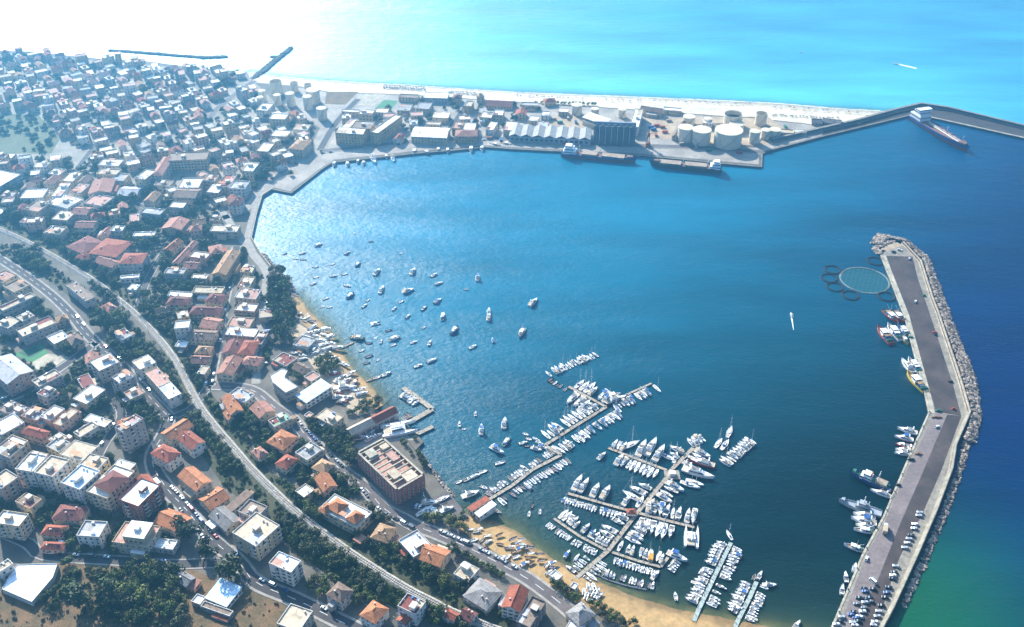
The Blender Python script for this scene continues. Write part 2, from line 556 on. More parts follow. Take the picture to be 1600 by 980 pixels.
def npin(poly):
    c = np.zeros(FX.shape, bool)
    j = len(poly) - 1
    for i in range(len(poly)):
        xi, yi, xj, yj = poly[i][0], poly[i][1], poly[j][0], poly[j][1]
        if yi != yj:
            c ^= ((yi > FY) != (yj > FY)) & (FX < (xj - xi) * (FY - yi) / (yj - yi) + xi)
        j = i
    return c


def W2(pts, z=0.0):
    return [(p.x, p.y) for p in PL(pts, z)]


north_line = W2(FARC + NW_ + NM_OUT[3:]) + [(3000, 700), (3000, 12000), (-9000, 12000), (-9000, 900)]
is_north = npin(north_line)
east_poly = W2([(1388, 372)] + MOLE_OUT) + [(1500, 100), (3000, 100), (3000, 690)] + W2(list(reversed(NM_IN[2:])))
is_east = npin(east_poly) & ~is_north
dg = npdist(W2([(1388, 375), (1425, 180)]))
d_h, d_y, d_n = npdist(W2(HW)), npdist(W2(YW)), npdist(W2(NW_))
d_f = npdist(W2(FARC))
d_e = npdist(W2([(1395, 955), (1345, 1065)]))
dim_basin = np.array([0.0002, 0.012, 0.013])          # marina end of the basin, left dark, without the painted glare
glare_basin = np.array([0.0006, 0.130, 0.210])           # far-left basin, sun glare and haze painted into the water colour
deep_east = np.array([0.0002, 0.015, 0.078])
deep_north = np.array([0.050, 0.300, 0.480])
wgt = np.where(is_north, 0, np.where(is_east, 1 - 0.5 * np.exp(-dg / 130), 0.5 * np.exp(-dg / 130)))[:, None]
bt = np.clip((FY - FX * .55 - 280) / 530, 0, 1)[:, None]  # painted glare grows across the basin towards the sun's side
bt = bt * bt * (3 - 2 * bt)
C = (dim_basin * (1 - bt) + glare_basin * bt) * (1 - wgt) + deep_east * wgt
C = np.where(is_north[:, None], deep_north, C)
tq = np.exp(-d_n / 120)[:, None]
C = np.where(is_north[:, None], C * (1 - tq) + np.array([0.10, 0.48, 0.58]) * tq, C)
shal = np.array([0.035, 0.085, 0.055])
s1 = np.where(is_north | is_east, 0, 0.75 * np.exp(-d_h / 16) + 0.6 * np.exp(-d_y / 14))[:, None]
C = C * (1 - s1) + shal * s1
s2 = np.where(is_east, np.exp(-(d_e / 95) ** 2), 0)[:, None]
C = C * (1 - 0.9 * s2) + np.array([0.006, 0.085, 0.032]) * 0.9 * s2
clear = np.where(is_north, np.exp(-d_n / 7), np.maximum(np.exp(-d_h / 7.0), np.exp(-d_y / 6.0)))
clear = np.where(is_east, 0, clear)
me = bpy.data.meshes.new('sea')
nx, ny = len(xs), len(ys)
idx = np.arange(nx * ny).reshape(ny, nx)
quads = np.stack([idx[:-1, :-1], idx[:-1, 1:], idx[1:, 1:], idx[1:, :-1]], -1).reshape(-1, 4)
me.from_pydata(np.stack([FX, FY, np.zeros_like(FX)], 1).tolist(), [], quads.tolist())
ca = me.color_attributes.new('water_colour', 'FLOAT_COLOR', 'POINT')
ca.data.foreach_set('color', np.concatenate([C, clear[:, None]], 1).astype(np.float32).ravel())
fa = me.attributes.new('open_sea', 'FLOAT', 'POINT')
fa.data.foreach_set('value', np.where(is_north, 1.0, wgt[:, 0] * 0.5).astype(np.float32))

m = bpy.data.materials.new('sea_water')
m.use_nodes = True
nt = m.node_tree
b = nt.nodes['Principled BSDF']
out = nt.nodes['Material Output']
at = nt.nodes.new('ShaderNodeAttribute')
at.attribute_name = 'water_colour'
ao = nt.nodes.new('ShaderNodeAttribute')
ao.attribute_name = 'open_sea'
geo = nt.nodes.new('ShaderNodeNewGeometry')
nl = nt.nodes.new('ShaderNodeTexNoise')       # broad patches of slightly different water
nl.inputs['Scale'].default_value = 0.011
nl.inputs['Detail'].default_value = 4
nt.links.new(geo.outputs['Position'], nl.inputs['Vector'])
mr = nt.nodes.new('ShaderNodeMapRange')
mr.inputs[1].default_value, mr.inputs[2].default_value, mr.inputs[3].default_value, mr.inputs[4].default_value = 0.32, 0.68, 0.78, 1.22
nt.links.new(nl.outputs['Fac'], mr.inputs[0])
hs = nt.nodes.new('ShaderNodeHueSaturation')
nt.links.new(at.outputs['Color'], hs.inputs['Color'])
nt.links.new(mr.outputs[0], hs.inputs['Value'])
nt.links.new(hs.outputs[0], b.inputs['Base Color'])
b.inputs['Specular IOR Level'].default_value = 0.0
b.inputs['Roughness'].default_value = 1.0
gl = nt.nodes.new('ShaderNodeBsdfGlossy')
gl.distribution = 'BECKMANN'
fr = nt.nodes.new('ShaderNodeFresnel')
fr.inputs['IOR'].default_value = 1.27
ms = nt.nodes.new('ShaderNodeMixShader')
nt.links.new(fr.outputs[0], ms.inputs[0])
nt.links.new(b.outputs[0], ms.inputs[1])
nt.links.new(gl.outputs[0], ms.inputs[2])
rr = nt.nodes.new('ShaderNodeMapRange')
rr.inputs[3].default_value, rr.inputs[4].default_value = 0.37, 0.52
nt.links.new(ao.outputs['Fac'], rr.inputs[0])
nt.links.new(rr.outputs[0], gl.inputs['Roughness'])
mp = nt.nodes.new('ShaderNodeMapping')
mp.inputs['Rotation'].default_value = (0, 0, R(20))
mp.inputs['Scale'].default_value = (0.55, 1.25, 1)
nt.links.new(geo.outputs['Position'], mp.inputs['Vector'])
b1 = nt.nodes.new('ShaderNodeTexNoise')
b1.inputs['Scale'].default_value = 0.42
b1.inputs['Detail'].default_value = 6
b1.inputs['Roughness'].default_value = 0.6
nt.links.new(mp.outputs[0], b1.inputs['Vector'])
b2 = nt.nodes.new('ShaderNodeTexNoise')
b2.inputs['Scale'].default_value = 0.09
b2.inputs['Detail'].default_value = 2
nt.links.new(mp.outputs[0], b2.inputs['Vector'])
ad = nt.nodes.new('ShaderNodeMath')
ad.operation = 'MULTIPLY_ADD'
ad.inputs[1].default_value = 1.3
nt.links.new(b2.outputs['Fac'], ad.inputs[0])
nt.links.new(b1.outputs['Fac'], ad.inputs[2])
bp = nt.nodes.new('ShaderNodeBump')
gs = nt.nodes.new('ShaderNodeTexNoise')        # gusts: ruffled and calm patches
gs.inputs['Scale'].default_value = 0.012
gs.inputs['Detail'].default_value = 3
mp2 = nt.nodes.new('ShaderNodeMapping')
mp2.inputs['Rotation'].default_value = (0, 0, R(-25))
mp2.inputs['Scale'].default_value = (0.45, 1.6, 1)
nt.links.new(geo.outputs['Position'], mp2.inputs['Vector'])
nt.links.new(mp2.outputs[0], gs.inputs['Vector'])
gr_ = nt.nodes.new('ShaderNodeMapRange')
gr_.inputs[1].default_value, gr_.inputs[2].default_value, gr_.inputs[3].default_value, gr_.inputs[4].default_value = 0.32, 0.70, 0.50, 1.0
nt.links.new(gs.outputs['Fac'], gr_.inputs[0])
nt.links.new(gr_.outputs[0], bp.inputs['Strength'])
nt.links.new(mp2.outputs[0], nl.inputs['Vector'])
bp.inputs['Distance'].default_value = 0.75
nt.links.new(ad.outputs[0], bp.inputs['Height'])
nt.links.new(bp.outputs[0], gl.inputs['Normal'])
nt.links.new(bp.outputs[0], fr.inputs['Normal'])
tr = nt.nodes.new('ShaderNodeBsdfTransparent')
tr.inputs[0].default_value = (0.75, 0.92, 0.88, 1)
mx = nt.nodes.new('ShaderNodeMixShader')
nt.links.new(at.outputs['Alpha'], mx.inputs[0])
nt.links.new(ms.outputs[0], mx.inputs[1])
nt.links.new(tr.outputs[0], mx.inputs[2])
nt.links.new(mx.outputs[0], out.inputs['Surface'])
me.materials.append(m)
sea = link('sea_water', me, None, 'structure')
sea['label'] = 'blue green sea and harbour water'

# ---- land
mb = MB()
mb.prism(LAND, -4.0, G, 1, 0)
mb.build('town_ground', ['ground', 'quay_wall'], None, kind='structure')
mb = MB()
mb.prism(W2(MOLE_IN + MOLE_OUT, G), -6, G, 1, 0)
mb.build('breakwater_ground', ['quay_concrete', 'quay_wall'], None, kind='structure')
mb = MB()
mb.prism(W2(NM_IN + NM_OUT[::-1], G), -6, G + 0.01, 1, 0)
mb.build('long_mole_ground', ['asphalt', 'quay_wall'], None, kind='structure')


def beach(name, inland, waterline, m, off=30, drop=-3.2):
    a, w = PL(inland), PL(waterline, 0)
    a = linres(a, 1e9)
    n = 60
    def even(pts):
        L = [0]
        for p, q in zip(pts[:-1], pts[1:]):
            L.append(L[-1] + (q - p).length)
        res = []
        # keep the pairing of inland and shore points: parametrise by index
        for k in range(n + 1):
            t = k / n * (len(pts) - 1)
            i = min(int(t), len(pts) - 2)
            res.append(pts[i].lerp(pts[i + 1], t - i))
        return res
    a, w = even(a), even(w)
    mbb = MB()
    rows = []
    for p, q in zip(a, w):
        d = Vector((q.x - p.x, q.y - p.y, 0)).normalized()
        r = [p - d * 3 + Vector((0, 0, .05)), p + Vector((0, 0, .05)), p.lerp(q, .5) + Vector((0, 0, .15 + rnd.uniform(-.1, .1))), q + d * rnd.uniform(-.6, .6), q + d * 8 + Vector((0, 0, -.6)), q + d * off + Vector((0, 0, drop))]
        rows.append(r)
    for r, s in zip(rows[:-1], rows[1:]):
        for k in range(5):
            mbb.face([r[k], r[k + 1], s[k + 1], s[k]], 0)
    return mbb.build(name, [m], None, smooth=True, kind='structure')


beach('harbour_beach', HI, HW, 'sand')
beach('boatyard_beach', YI, YW, 'sand', 18)
beach('open_sea_beach', NI, NW_, 'pale_sand', 35)


def patch(name, pts, m, z=0.04, label=None):
    mbb = MB()
    mbb.prism([(p.x, p.y) for p in PL(pts, G + z)], G - 0.5, G + z, 0)
    o = mbb.build(name, [m], None, kind='structure')
    return o


def tp(t, *xy):
    return [TQ(t, xy[i], xy[i + 1]) for i in range(0, len(xy), 2)]


ROADS = []


def road(name, px, w, m='asphalt', side=1.6, z=0.10, dash=False):
    pts = resample(PL(px), 5)
    mbb = MB()
    strip(mbb, pts, -w / 2, w / 2, G + z)
    mbb.build(name, [m], None, kind='structure')
    if side:
        mbb = MB()
        ribbon(mbb, pts, w / 2, w / 2 + side, G - 0.2, G + z + 0.12)
        ribbon(mbb, pts, -w / 2 - side, -w / 2, G - 0.2, G + z + 0.12)
        mbb.build('pavement', ['pavement'], None, kind='structure')
    if dash:
        mbb = MB()
        for i in range(0, len(pts) - 1, 2):
            strip(mbb, pts[i:i + 2], -0.14, 0.14, G + z + 0.03)
        mbb.build('road_marking', ['paint_white'], None, kind='structure')
    ROADS.append(([(p.x, p.y) for p in pts], w / 2 + side))
    return pts


# ---- ground patches
patch('port_ground', [(465, 137), (515, 145), (650, 150), (800, 160), (1000, 173), (1200, 188), (1290, 198), (1284, 212), (1200, 234), (1186, 238), (1186, 257), (1130, 252), (1000, 240), (880, 234), (800, 230), (760, 227), (650, 236), (520, 250), (500, 258), (480, 240), (500, 200), (440, 160)], 'port_ground', .02)
patch('old_town_ground', [(-200, 72), (0, 82), (160, 95), (300, 108), (385, 116), (430, 160), (490, 200), (470, 240), (420, 280), (390, 310), (340, 330), (200, 290), (-200, 260)], 'far_ground', .012)
patch('hillside_field', [(-40, 935), (60, 905), (105, 868), (190, 880), (290, 885), (335, 905), (420, 925), (460, 960), (470, 1040), (-60, 1060)], 'dry_grass', .05)
patch('hillside_field', [(95, 872), (170, 880), (270, 885), (300, 905), (290, 950), (285, 1000), (150, 1000), (112, 935)], 'dry_grass', .09)
patch('scrub_ground', [(245, 520), (285, 540), (320, 600), (360, 655), (420, 735), (500, 790), (610, 850), (720, 920), (800, 965), (790, 1010), (700, 985), (560, 905), (440, 830), (350, 760), (300, 690), (262, 600)], 'scrub_ground', .04)
patch('scrub_ground', [(0, 380), (60, 405), (140, 455), (210, 515), (240, 555), (210, 560), (150, 500), (80, 440), (0, 400)], 'scrub_ground', .05)
patch('scrub_ground', [(0, 330), (40, 345), (120, 400), (200, 455), (280, 520), (310, 560), (285, 545), (200, 480), (100, 405), (0, 352)], 'scrub_ground', .06)
patch('scrub_ground', [(440, 800), (500, 840), (620, 905), (700, 945), (640, 960), (540, 915), (470, 870), (430, 830)], 'scrub_ground', .08)
patch('farm_field', [(-40, 175), (60, 180), (95, 215), (80, 240), (20, 240), (-60, 240)], 'green_field', .05)
patch('quay_apron', [(522, 251), (505, 260), (453, 299), (428, 293), (410, 305), (398, 312), (404, 296), (425, 274), (470, 240), (505, 236)], 'port_ground', .055)
patch('promenade', [(408, 308), (399, 335), (391, 373), (400, 392), (425, 425), (445, 442), (440, 452), (420, 432), (400, 405), (380, 375), (388, 345), (396, 315)], 'pavement', .06)
patch('shore_scrub', [(425, 425), (446, 444), (456, 470), (468, 495), (455, 500), (430, 470), (420, 440)], 'dry_grass', .09)
patch('boatyard_ground', [(455, 500), (495, 522), (515, 552), (538, 584), (562, 614), (586, 642), (560, 650), (520, 620), (480, 560), (450, 520)], 'earth_lot', .07)
patch('industrial_yard', tp('r0c2', 230, 735, 330, 715, 440, 730, 490, 790, 330, 800, 215, 770), 'earth_lot', .06)
patch('industrial_yard', tp('r0c2', 845, 730, 1040, 740, 990, 870, 830, 860), 'earth_lot', .06)
patch('tank_farm_ground', tp('r0c2', 1040, 730, 1600, 730, 1700, 800, 1640, 900, 1340, 935, 1050, 890), 'earth_lot', .05)
patch('dirt_lot', tp('r0c1', 440, 575, 640, 575, 560, 655, 430, 650), 'dry_grass', .05)
patch('white_lot', tp('r0c1', 655, 585, 810, 590, 740, 662, 590, 658), 'pale_concrete', .07)
patch('sports_pitch', tp('r0c1', 800, 625, 890, 630, 840, 690, 740, 680), 'court_green', .07)
patch('sports_court', tp('r2c0', 80, 255, 200, 305, 305, 245, 250, 190), 'court_green', .06)
patch('court_playing_area', tp('r2c0', 115, 247, 185, 275, 268, 232, 225, 205), 'court_dark', .10)
patch('school_yard', tp('r2c0', 170, 310, 300, 250, 430, 270, 330, 340, 200, 370), 'pale_concrete', .05)
patch('small_square', tp('r2c0', 700, 590, 780, 600, 800, 670, 690, 600), 'pale_concrete', .05)
patch('forecourt', tp('r2c1', 600, 830, 860, 700, 990, 790, 830, 800, 640, 850), 'pavement', .05)
patch('slipway_ground', tp('r3c1', 950, 240, 1200, 130, 1330, 290, 1200, 330, 1050, 320), 'pale_asphalt', .05)

# ---- roads
road('coast_road', [(327, 603), (372, 605), (400, 613), (430, 638), (457, 655), (475, 677), (500, 702), (530, 732), (570, 762), (600, 795), (630, 811), (650, 822), (687, 836), (725, 853), (762, 871), (800, 891), (825, 905), (862, 932), (890, 955), (930, 990)], 7.0, 'pale_asphalt', dash=True)
road('straight_street', [(327, 603), (338, 545), (347, 490), (358, 440), (370, 385)], 6.0)
road('avenue', [(-40, 378), (0, 405), (37, 429), (75, 457), (107, 487), (130, 515), (150, 536), (190, 572), (212, 597), (237, 624), (264, 652)], 6.4, 'asphalt', dash=True)
road('curved_lane', [(264, 652), (256, 678), (240, 705), (240, 730), (262, 765), (287, 792), (325, 837), (372, 878), (400, 910), (462, 937), (525, 968), (590, 1000)], 7.5, 'asphalt', dash=True)
road('crossing_lane', [(264, 652), (297, 640), (327, 603)], 5.0, side=0.8)
road('hill_lane', [(0, 830), (45, 850), (70, 868), (180, 876), (260, 882), (330, 880), (372, 878)], 6.0, side=1.0)
road('side_street', [(0, 628), (40, 612), (80, 585), (110, 565), (150, 536)], 6.0)
road('town_street', [(140, 745), (160, 700), (190, 650), (175, 620), (160, 580)], 5.5, side=0.9)
road('promenade_road', [(345, 328), (362, 352), (380, 378), (398, 402), (415, 425), (414, 455), (406, 490), (408, 520), (402, 560), (400, 600)], 6.5, 'pavement', side=0)
road('quay_road', [(300, 345), (330, 345), (380, 330), (394, 315), (405, 300), (430, 280), (470, 255), (500, 235)], 8.0, 'pavement', side=0)
road('port_road', [(500, 235), (520, 200), (540, 175), (560, 155)], 7.0)
road('port_road', [(690, 218), (715, 185), (735, 158)], 6.5)
road('dockside_road', [(500, 237), (640, 222), (760, 216), (900, 224), (1000, 228), (1100, 231), (1190, 238)], 7.5, 'pale_asphalt')
road('inner_street', [(215, 480), (230, 440), (255, 395), (285, 350)], 5.0, side=0.8)
road('inner_street', [(60, 350), (80, 320), (120, 265), (150, 225)], 5.0, side=0.8)
road('inner_street', [(285, 352), (240, 330), (200, 315), (130, 300)], 5.0, side=0.8)
road('inner_street', [(150, 225), (240, 215), (320, 200), (420, 190)], 5.5, side=0.8)
road('riverside_road', [(320, 195), (340, 170), (365, 150), (398, 126)], 7.0, 'pale_asphalt', side=0.8)

# ---- railway
RAIL = [(-60, 338), (0, 358.5), (42, 377), (100, 409), (150, 440), (187, 469), (212, 490), (250, 530), (280, 572), (307, 625), (332, 660), (362, 695), (395, 733), (432, 770), (465, 800), (500, 827), (540, 857), (585, 887), (637, 919), (672, 937), (712, 957), (775, 982), (860, 1015)]
rp_ = resample(PL(RAIL, G + 1.0), 4)
rt = empty('railway_track', rp_[len(rp_) // 2])
O = Vector(rt.location)
loc = [p - O for p in rp_]
mb = MB()
ns = normals2(loc)
prof = [(-2.9, -1.0), (-1.7, 0.12), (1.7, 0.12), (2.9, -1.0)]
for i in range(len(loc) - 1):
    for (o0, z0), (o1, z1) in zip(prof[:-1], prof[1:]):
        a, bb, na, nb = loc[i], loc[i + 1], ns[i], ns[i + 1]
        mb.face([(a.x + na.x * o0, a.y + na.y * o0, z0), (bb.x + nb.x * o0, bb.y + nb.y * o0, z0), (bb.x + nb.x * o1, bb.y + nb.y * o1, z1), (a.x + na.x * o1, a.y + na.y * o1, z1)])
mb.build('ballast_bed', ['ballast'], rt)
for s in (-0.75, 0.75):
    mb = MB()
    ribbon(mb, loc, s - 0.09, s + 0.09, 0.24, 0.44)
    mb.build('rail', ['rail_steel'], rt)
mb = MB()
fine_ = resample(loc, 1.3)
fn = normals2(fine_)
for p, n in zip(fine_, fn):
    d = Vector((n.y, -n.x, 0))
    q = [p + n * a * 1.3 + d * c * 0.13 for a, c in ((-1, -1), (-1, 1), (1, 1), (1, -1))]
    mb.prism([(v.x, v.y) for v in q], 0.1, 0.25)
o = mb.build('sleepers', ['sleeper'], rt, kind='stuff')
tag(rt, 'single railway track on pale ballast curving through the town', 'railway', final=True)
ROADS.append(([(p.x, p.y) for p in rp_], 4.0))
for k, i in enumerate(range(6, len(rp_) - 3, 11)):
    p = rp_[i]
    n = normals2(rp_)[i]
    r = empty('railway_pole', (p.x - n.x * 3.6, p.y - n.y * 3.6, G), math.atan2(n.y, n.x))
    mb = MB(); mb.tube((0, 0, 0), (0, 0, 7.5), 0.16, 6, 0, 0.1); mb.build('mast', ['sleeper'], r)
    mb = MB(); mb.tube((0, 0, 7.0), (3.4, 0, 6.5), 0.06, 5); mb.tube((0, 0, 6.0), (3.0, 0, 6.5), 0.05, 5); mb.build('bracket_arm', ['sleeper'], r)
    tag(r, 'dark catenary pole beside the railway track', 'pole', 'railway catenary poles')

# ---- breakwater on the right: strips, wall and boulders
mi, mo = PL(MOLE_IN[:-1]), PL(MOLE_OUT)
UP_L = PL([(1385, 400), (1398, 437), (1420, 492), (1455, 618), (1462, 643)])
UP_R = PL([(1426, 401), (1433, 432), (1452, 488), (1488, 598), (1502, 650)])
mb = MB()
for i in range(4):
    mb.face([(p.x, p.y, G + .05) for p in (UP_L[i], UP_L[i + 1], UP_R[i + 1], UP_R[i])])
mb.build('breakwater_asphalt', ['mole_asphalt'], None, kind='structure')
LP = PL([(1305, 995), (1352, 872), (1386, 808), (1418, 734), (1462, 643)])
MID = PL([(1325, 1000), (1372, 905), (1405, 822), (1440, 742), (1480, 648)])
RG = PL([(1362, 1000), (1405, 872), (1440, 805), (1470, 737), (1502, 650)])
for nm_, A_, B_, m_ in (('breakwater_asphalt', LP, MID, 'mole_pale'), ('breakwater_asphalt', MID, RG, 'mole_asphalt')):
    mb = MB()
    for i in range(4):
        mb.face([(p.x, p.y, G + .05) for p in (A_[i], A_[i + 1], B_[i + 1], B_[i])])
    mb.build(nm_, [m_], None, kind='structure')
mb = MB()
inner = linres(PL(MOLE_IN[1:-1]), 6)
ribbon(mb, inner, -1.0, 0.25, G - 0.3, G + 0.22)
mb.build('quay_kerb', ['pale_concrete'], None, kind='structure')
mb = MB()
strip(mb, linres(PL(MOLE_IN[5:-1]), 6), -4.2, -1.2, G + 0.09)
mb.build('pale_quay_edge', ['pale_concrete'], None, kind='structure')
ow = linres(mo, 8)
wr = empty('breakwater_wall', mo[6])
O = Vector(wr.location)
lw = [p - O for p in ow]
mb = MB(); ribbon(mb, lw, -1.9, -0.4, -1.0, 2.0, 1, 0); mb.build('wall', ['pale_concrete', 'wall_brown'], wr)
mb = MB(); ribbon(mb, lw, -2.7, -1.95, -0.5, 0.6); mb.build('step', ['pale_concrete'], wr)
mb = MB(); ribbon(mb, lw, -0.75, -0.3, 2.005, 2.3); mb.build('coping', ['quay_concrete'], wr)
tag(wr, 'long pale concrete parapet wall along the bent breakwater', 'wall', final=True)
for i in range(2, len(inner) - 1, 3):      # bollards
    p = inner[i]; n = normals2(inner)[i]
    mb = MB(); mb.cyl(0, 0, .28, 0, .55, 8); mb.cyl(0, 0, .42, .55, .75, 8)
    o = mb.build('mooring_bollard', ['rubber_black'])
    o.location = (p.x - n.x * .5, p.y - n.y * .5, G + .22)
    tag(o, 'small dark mooring bollard', 'bollard', 'bollards along the breakwater quay')


def rocks(name, inner_px, outer_px, n, zmax, label, size=(0.7, 2.0), seed=3, parent=None, m='boulder'):
    r = random.Random(seed)
    A, B = linres(PL(inner_px, 0), 1e9), linres(PL(outer_px, 0), 1e9)
    base = []
    for k in range(5):
        bm = bmesh.new()
        bmesh.ops.create_icosphere(bm, subdivisions=1, radius=1)
        rr_ = random.Random(k)
        for v in bm.verts:
            v.co *= rr_.uniform(0.65, 1.15)
        bm.verts.ensure_lookup_table()
        base.append((np.array([v.co[:] for v in bm.verts]), [tuple(v.index for v in f.verts) for f in bm.faces]))
        bm.free()
    V, Fc = [], []
    nv = 0
    segs = len(A) - 1
    L = [((A[i] + B[i]) / 2 - (A[i + 1] + B[i + 1]) / 2).length for i in range(segs)]
    for q in range(n):
        i = r.choices(range(segs), L)[0]
        t, w = r.random(), r.random()
        p = A[i].lerp(A[i + 1], t).lerp(B[i].lerp(B[i + 1], t), w)
        s = r.uniform(*size)
        bv, bf = base[q % 5]
        a = r.uniform(0, 6.28)
        M = np.array([[math.cos(a), -math.sin(a), 0], [math.sin(a), math.cos(a), 0], [0, 0, 1]])
        v = (bv * np.array([s * r.uniform(.8, 1.5), s, s * .75])) @ M.T + np.array([p.x, p.y, zmax * (1 - w) ** 1.1 + r.uniform(-.3, .3)])
        V.append(v)
        Fc += [tuple(x + nv for x in f) for f in bf]
        nv += len(v)
    mm_ = bpy.data.meshes.new(name)
    mm_.from_pydata(np.concatenate(V).tolist(), [], Fc)
    mm_.materials.append(MATS[m])
    o = link(name, mm_, parent, 'stuff')
    if label:
        o['label'] = label
        o['category'] = 'rocks'
    return o


ROCK_IN = [(1376, 385), (1388, 374), (1414, 380), (1443, 410), (1461, 470), (1483, 530), (1503, 592), (1519, 648), (1498, 698), (1490, 737), (1466, 802), (1440, 865), (1405, 940), (1392, 966)]
ROCK_OUT = [(1360, 380), (1372, 366), (1415, 374), (1450, 402), (1475, 466), (1498, 528), (1524, 592), (1533, 650), (1520, 698), (1508, 737), (1482, 802), (1456, 868), (1420, 944), (1404, 970)]
rocks('armour_boulders', [(1521, 650), (1501, 700), (1493, 740), (1469, 804), (1442, 868), (1420, 918), (1408, 946)], [(1533, 652), (1514, 700), (1504, 740), (1479, 806), (1452, 870), (1429, 920), (1414, 950)], 1150, 1.0, 'lower narrow band of dark boulders outside the straight breakwater arm', (0.45, 1.25), 31)
rocks('armour_boulders', ROCK_IN[:8] + [(1506, 690)], ROCK_OUT[:8] + [(1522, 692)], 2700, 2.4, 'pale boulder armour piled on the outer side of the breakwater')
rocks('armour_boulders', [(1378, 399), (1372, 392), (1385, 384), (1398, 380)], [(1370, 397), (1362, 388), (1376, 378), (1392, 376)], 160, 2.4, 'boulders heaped round the breakwater tip', seed=5)
patch('breakwater_head', [(1376, 390), (1386, 377), (1400, 378), (1412, 384), (1398, 387), (1388, 392)], 'earth_lot', .03)
rocks('river_jetty_rocks', [(398, 126), (425, 103), (455, 78), (458, 76)], [(391, 124), (418, 101), (449, 77), (452, 74)], 700, 1.0, 'dark rock jetty running out to sea from the river mouth', (1.2, 2.6), 7, m='quay_wall')
rocks('detached_breakwater', [(170, 80), (215, 83), (250, 86), (285, 89), (320, 92), (355, 90)], [(172, 78.2), (215, 81), (250, 83.8), (285, 87), (320, 89), (354, 87.5)], 700, 1.0, 'low dark offshore rock breakwater in the white sea', (1.3, 2.8), 9, m='quay_wall')
rocks('jetty_spur_rocks', [(424, 90.5), (437, 90.5)], [(424, 88), (437, 88)], 60, 0.6, 'short rock spur beside the river jetty', (1.0, 2.0), 10, m='quay_wall')
rocks('shore_rocks', [(408, 398), (430, 425), (446, 440), (456, 468)], [(413, 396), (437, 424), (455, 440), (466, 466)], 420, 1.4, 'brown shore rocks below the promenade', (0.5, 1.2), 12)
rocks('shore_rocks', [(404, 308), (396, 335), (388, 372), (400, 395)], [(410, 312), (402, 337), (394, 373), (408, 398)], 200, 1.0, 'rocks at the foot of the promenade wall', (0.4, 0.9), 14)
rocks('shore_rocks', [(652, 705), (672, 735), (690, 760), (706, 778)], [(656, 703), (677, 733), (696, 758), (712, 776)], 220, 1.3, 'dark rocks along the shore below the brick block', (0.4, 1.0), 13)

# long mole: wall on the sea side, pale rail on the inner side
nm = linres(PL(NM_OUT), 10)
wr = empty('mole_wall', nm[len(nm) // 2])
O = Vector(wr.location)
lw = [p - O for p in nm]
mb = MB(); ribbon(mb, lw, -3.0, 0.2, -1.0, 4.0, 0, 1); mb.build('wall', ['silo_grey', 'quay_concrete'], wr)
mb = MB(); ribbon(mb, lw, -4.6, -3.05, -0.5, 1.4); mb.build('step', ['quay_concrete'], wr)
tag(wr, 'long grey sea wall on the outer mole behind the tanker', 'wall', final=True)
mb = MB()
ribbon(mb, linres(PL(NM_IN[:3]), 10), -0.3, 1.0, G - .5, G + .35)
mb.build('quay_kerb', ['quay_concrete'], None, kind='structure')
mb = MB()
ribbon(mb, linres(PL(NM_IN[3:]), 10), -0.3, 2.2, G - .5, G + .5)
mb.build('quay_kerb', ['pale_concrete'], None, kind='structure')
mb = MB()
ribbon(mb, linres(PL(QUAY[2:15]), 8), -0.6, 0.3, G - .5, G + .3)
mb.build('quay_kerb', ['quay_concrete'], None, kind='structure')
mb = MB()
pw = linres(PL(QUAY[14:]), 5)
ribbon(mb, pw, -0.4, 0.3, G - .5, G + 1.0)
o = mb.build('promenade_wall', ['pale_concrete'])
tag(o, 'low pale wall edging the curved promenade', 'wall', final=True)

# ---- wakes and foam on the water
mb = MB()
a, bb = P(1398, 99, .06), P(1432, 107, .06)
n = (bb - a).normalized(); w = Vector((-n.y, n.x, 0))
K = 14
for k in range(K):
    t0, t1 = k / K, (k + 1) / K
    w0, w1 = 1.0 + 3.2 * t0 * (1 - .5 * t0), 1.0 + 3.2 * t1 * (1 - .5 * t1)
    p, q = a.lerp(bb, t0), a.lerp(bb, t1)
    mb.face([p - w * w0, q - w * w1 * rnd.uniform(.6, 1.1), q + w * w1 * rnd.uniform(.6, 1.1), p + w * w0])
o = mb.build('boat_wake', ['foam'], None, kind='stuff')
o['label'] = 'white foam wake behind the speedboat on the open sea'
o['category'] = 'wake'
mb = MB()
a, bb = P(1237, 497, .06), P(1240, 516, .06)
n = (bb - a).normalized(); w = Vector((-n.y, n.x, 0))
for k in range(8):
    t0, t1 = k / 8, (k + 1) / 8
    w0, w1 = .55 * (1 - t0) + .1, .55 * (1 - t1) + .1
    p, q = a.lerp(bb, t0), a.lerp(bb, t1)
    mb.face([p - w * w0, q - w * w1, q + w * w1, p + w * w0])
o = mb.build('boat_wake', ['foam'], None, kind='stuff')
o['label'] = 'short foam wake of the launch crossing the basin'
o['category'] = 'wake'
mb = MB()     # surf line on the open beach
sw = resample(PL(NW_[1:], .03), 6)
sn = normals2(sw)
for i in range(len(sw) - 1):
    o0, o1 = rnd.uniform(.3, 1.6), rnd.uniform(.3, 1.6)
    mb.face([sw[i] - sn[i] * .4, sw[i + 1] - sn[i + 1] * .4, sw[i + 1] + sn[i + 1] * o1, sw[i] + sn[i] * o0])
o = mb.build('surf', ['foam'], None, kind='stuff')
o['label'] = 'thin white surf along the open sea beach'
o['category'] = 'surf'
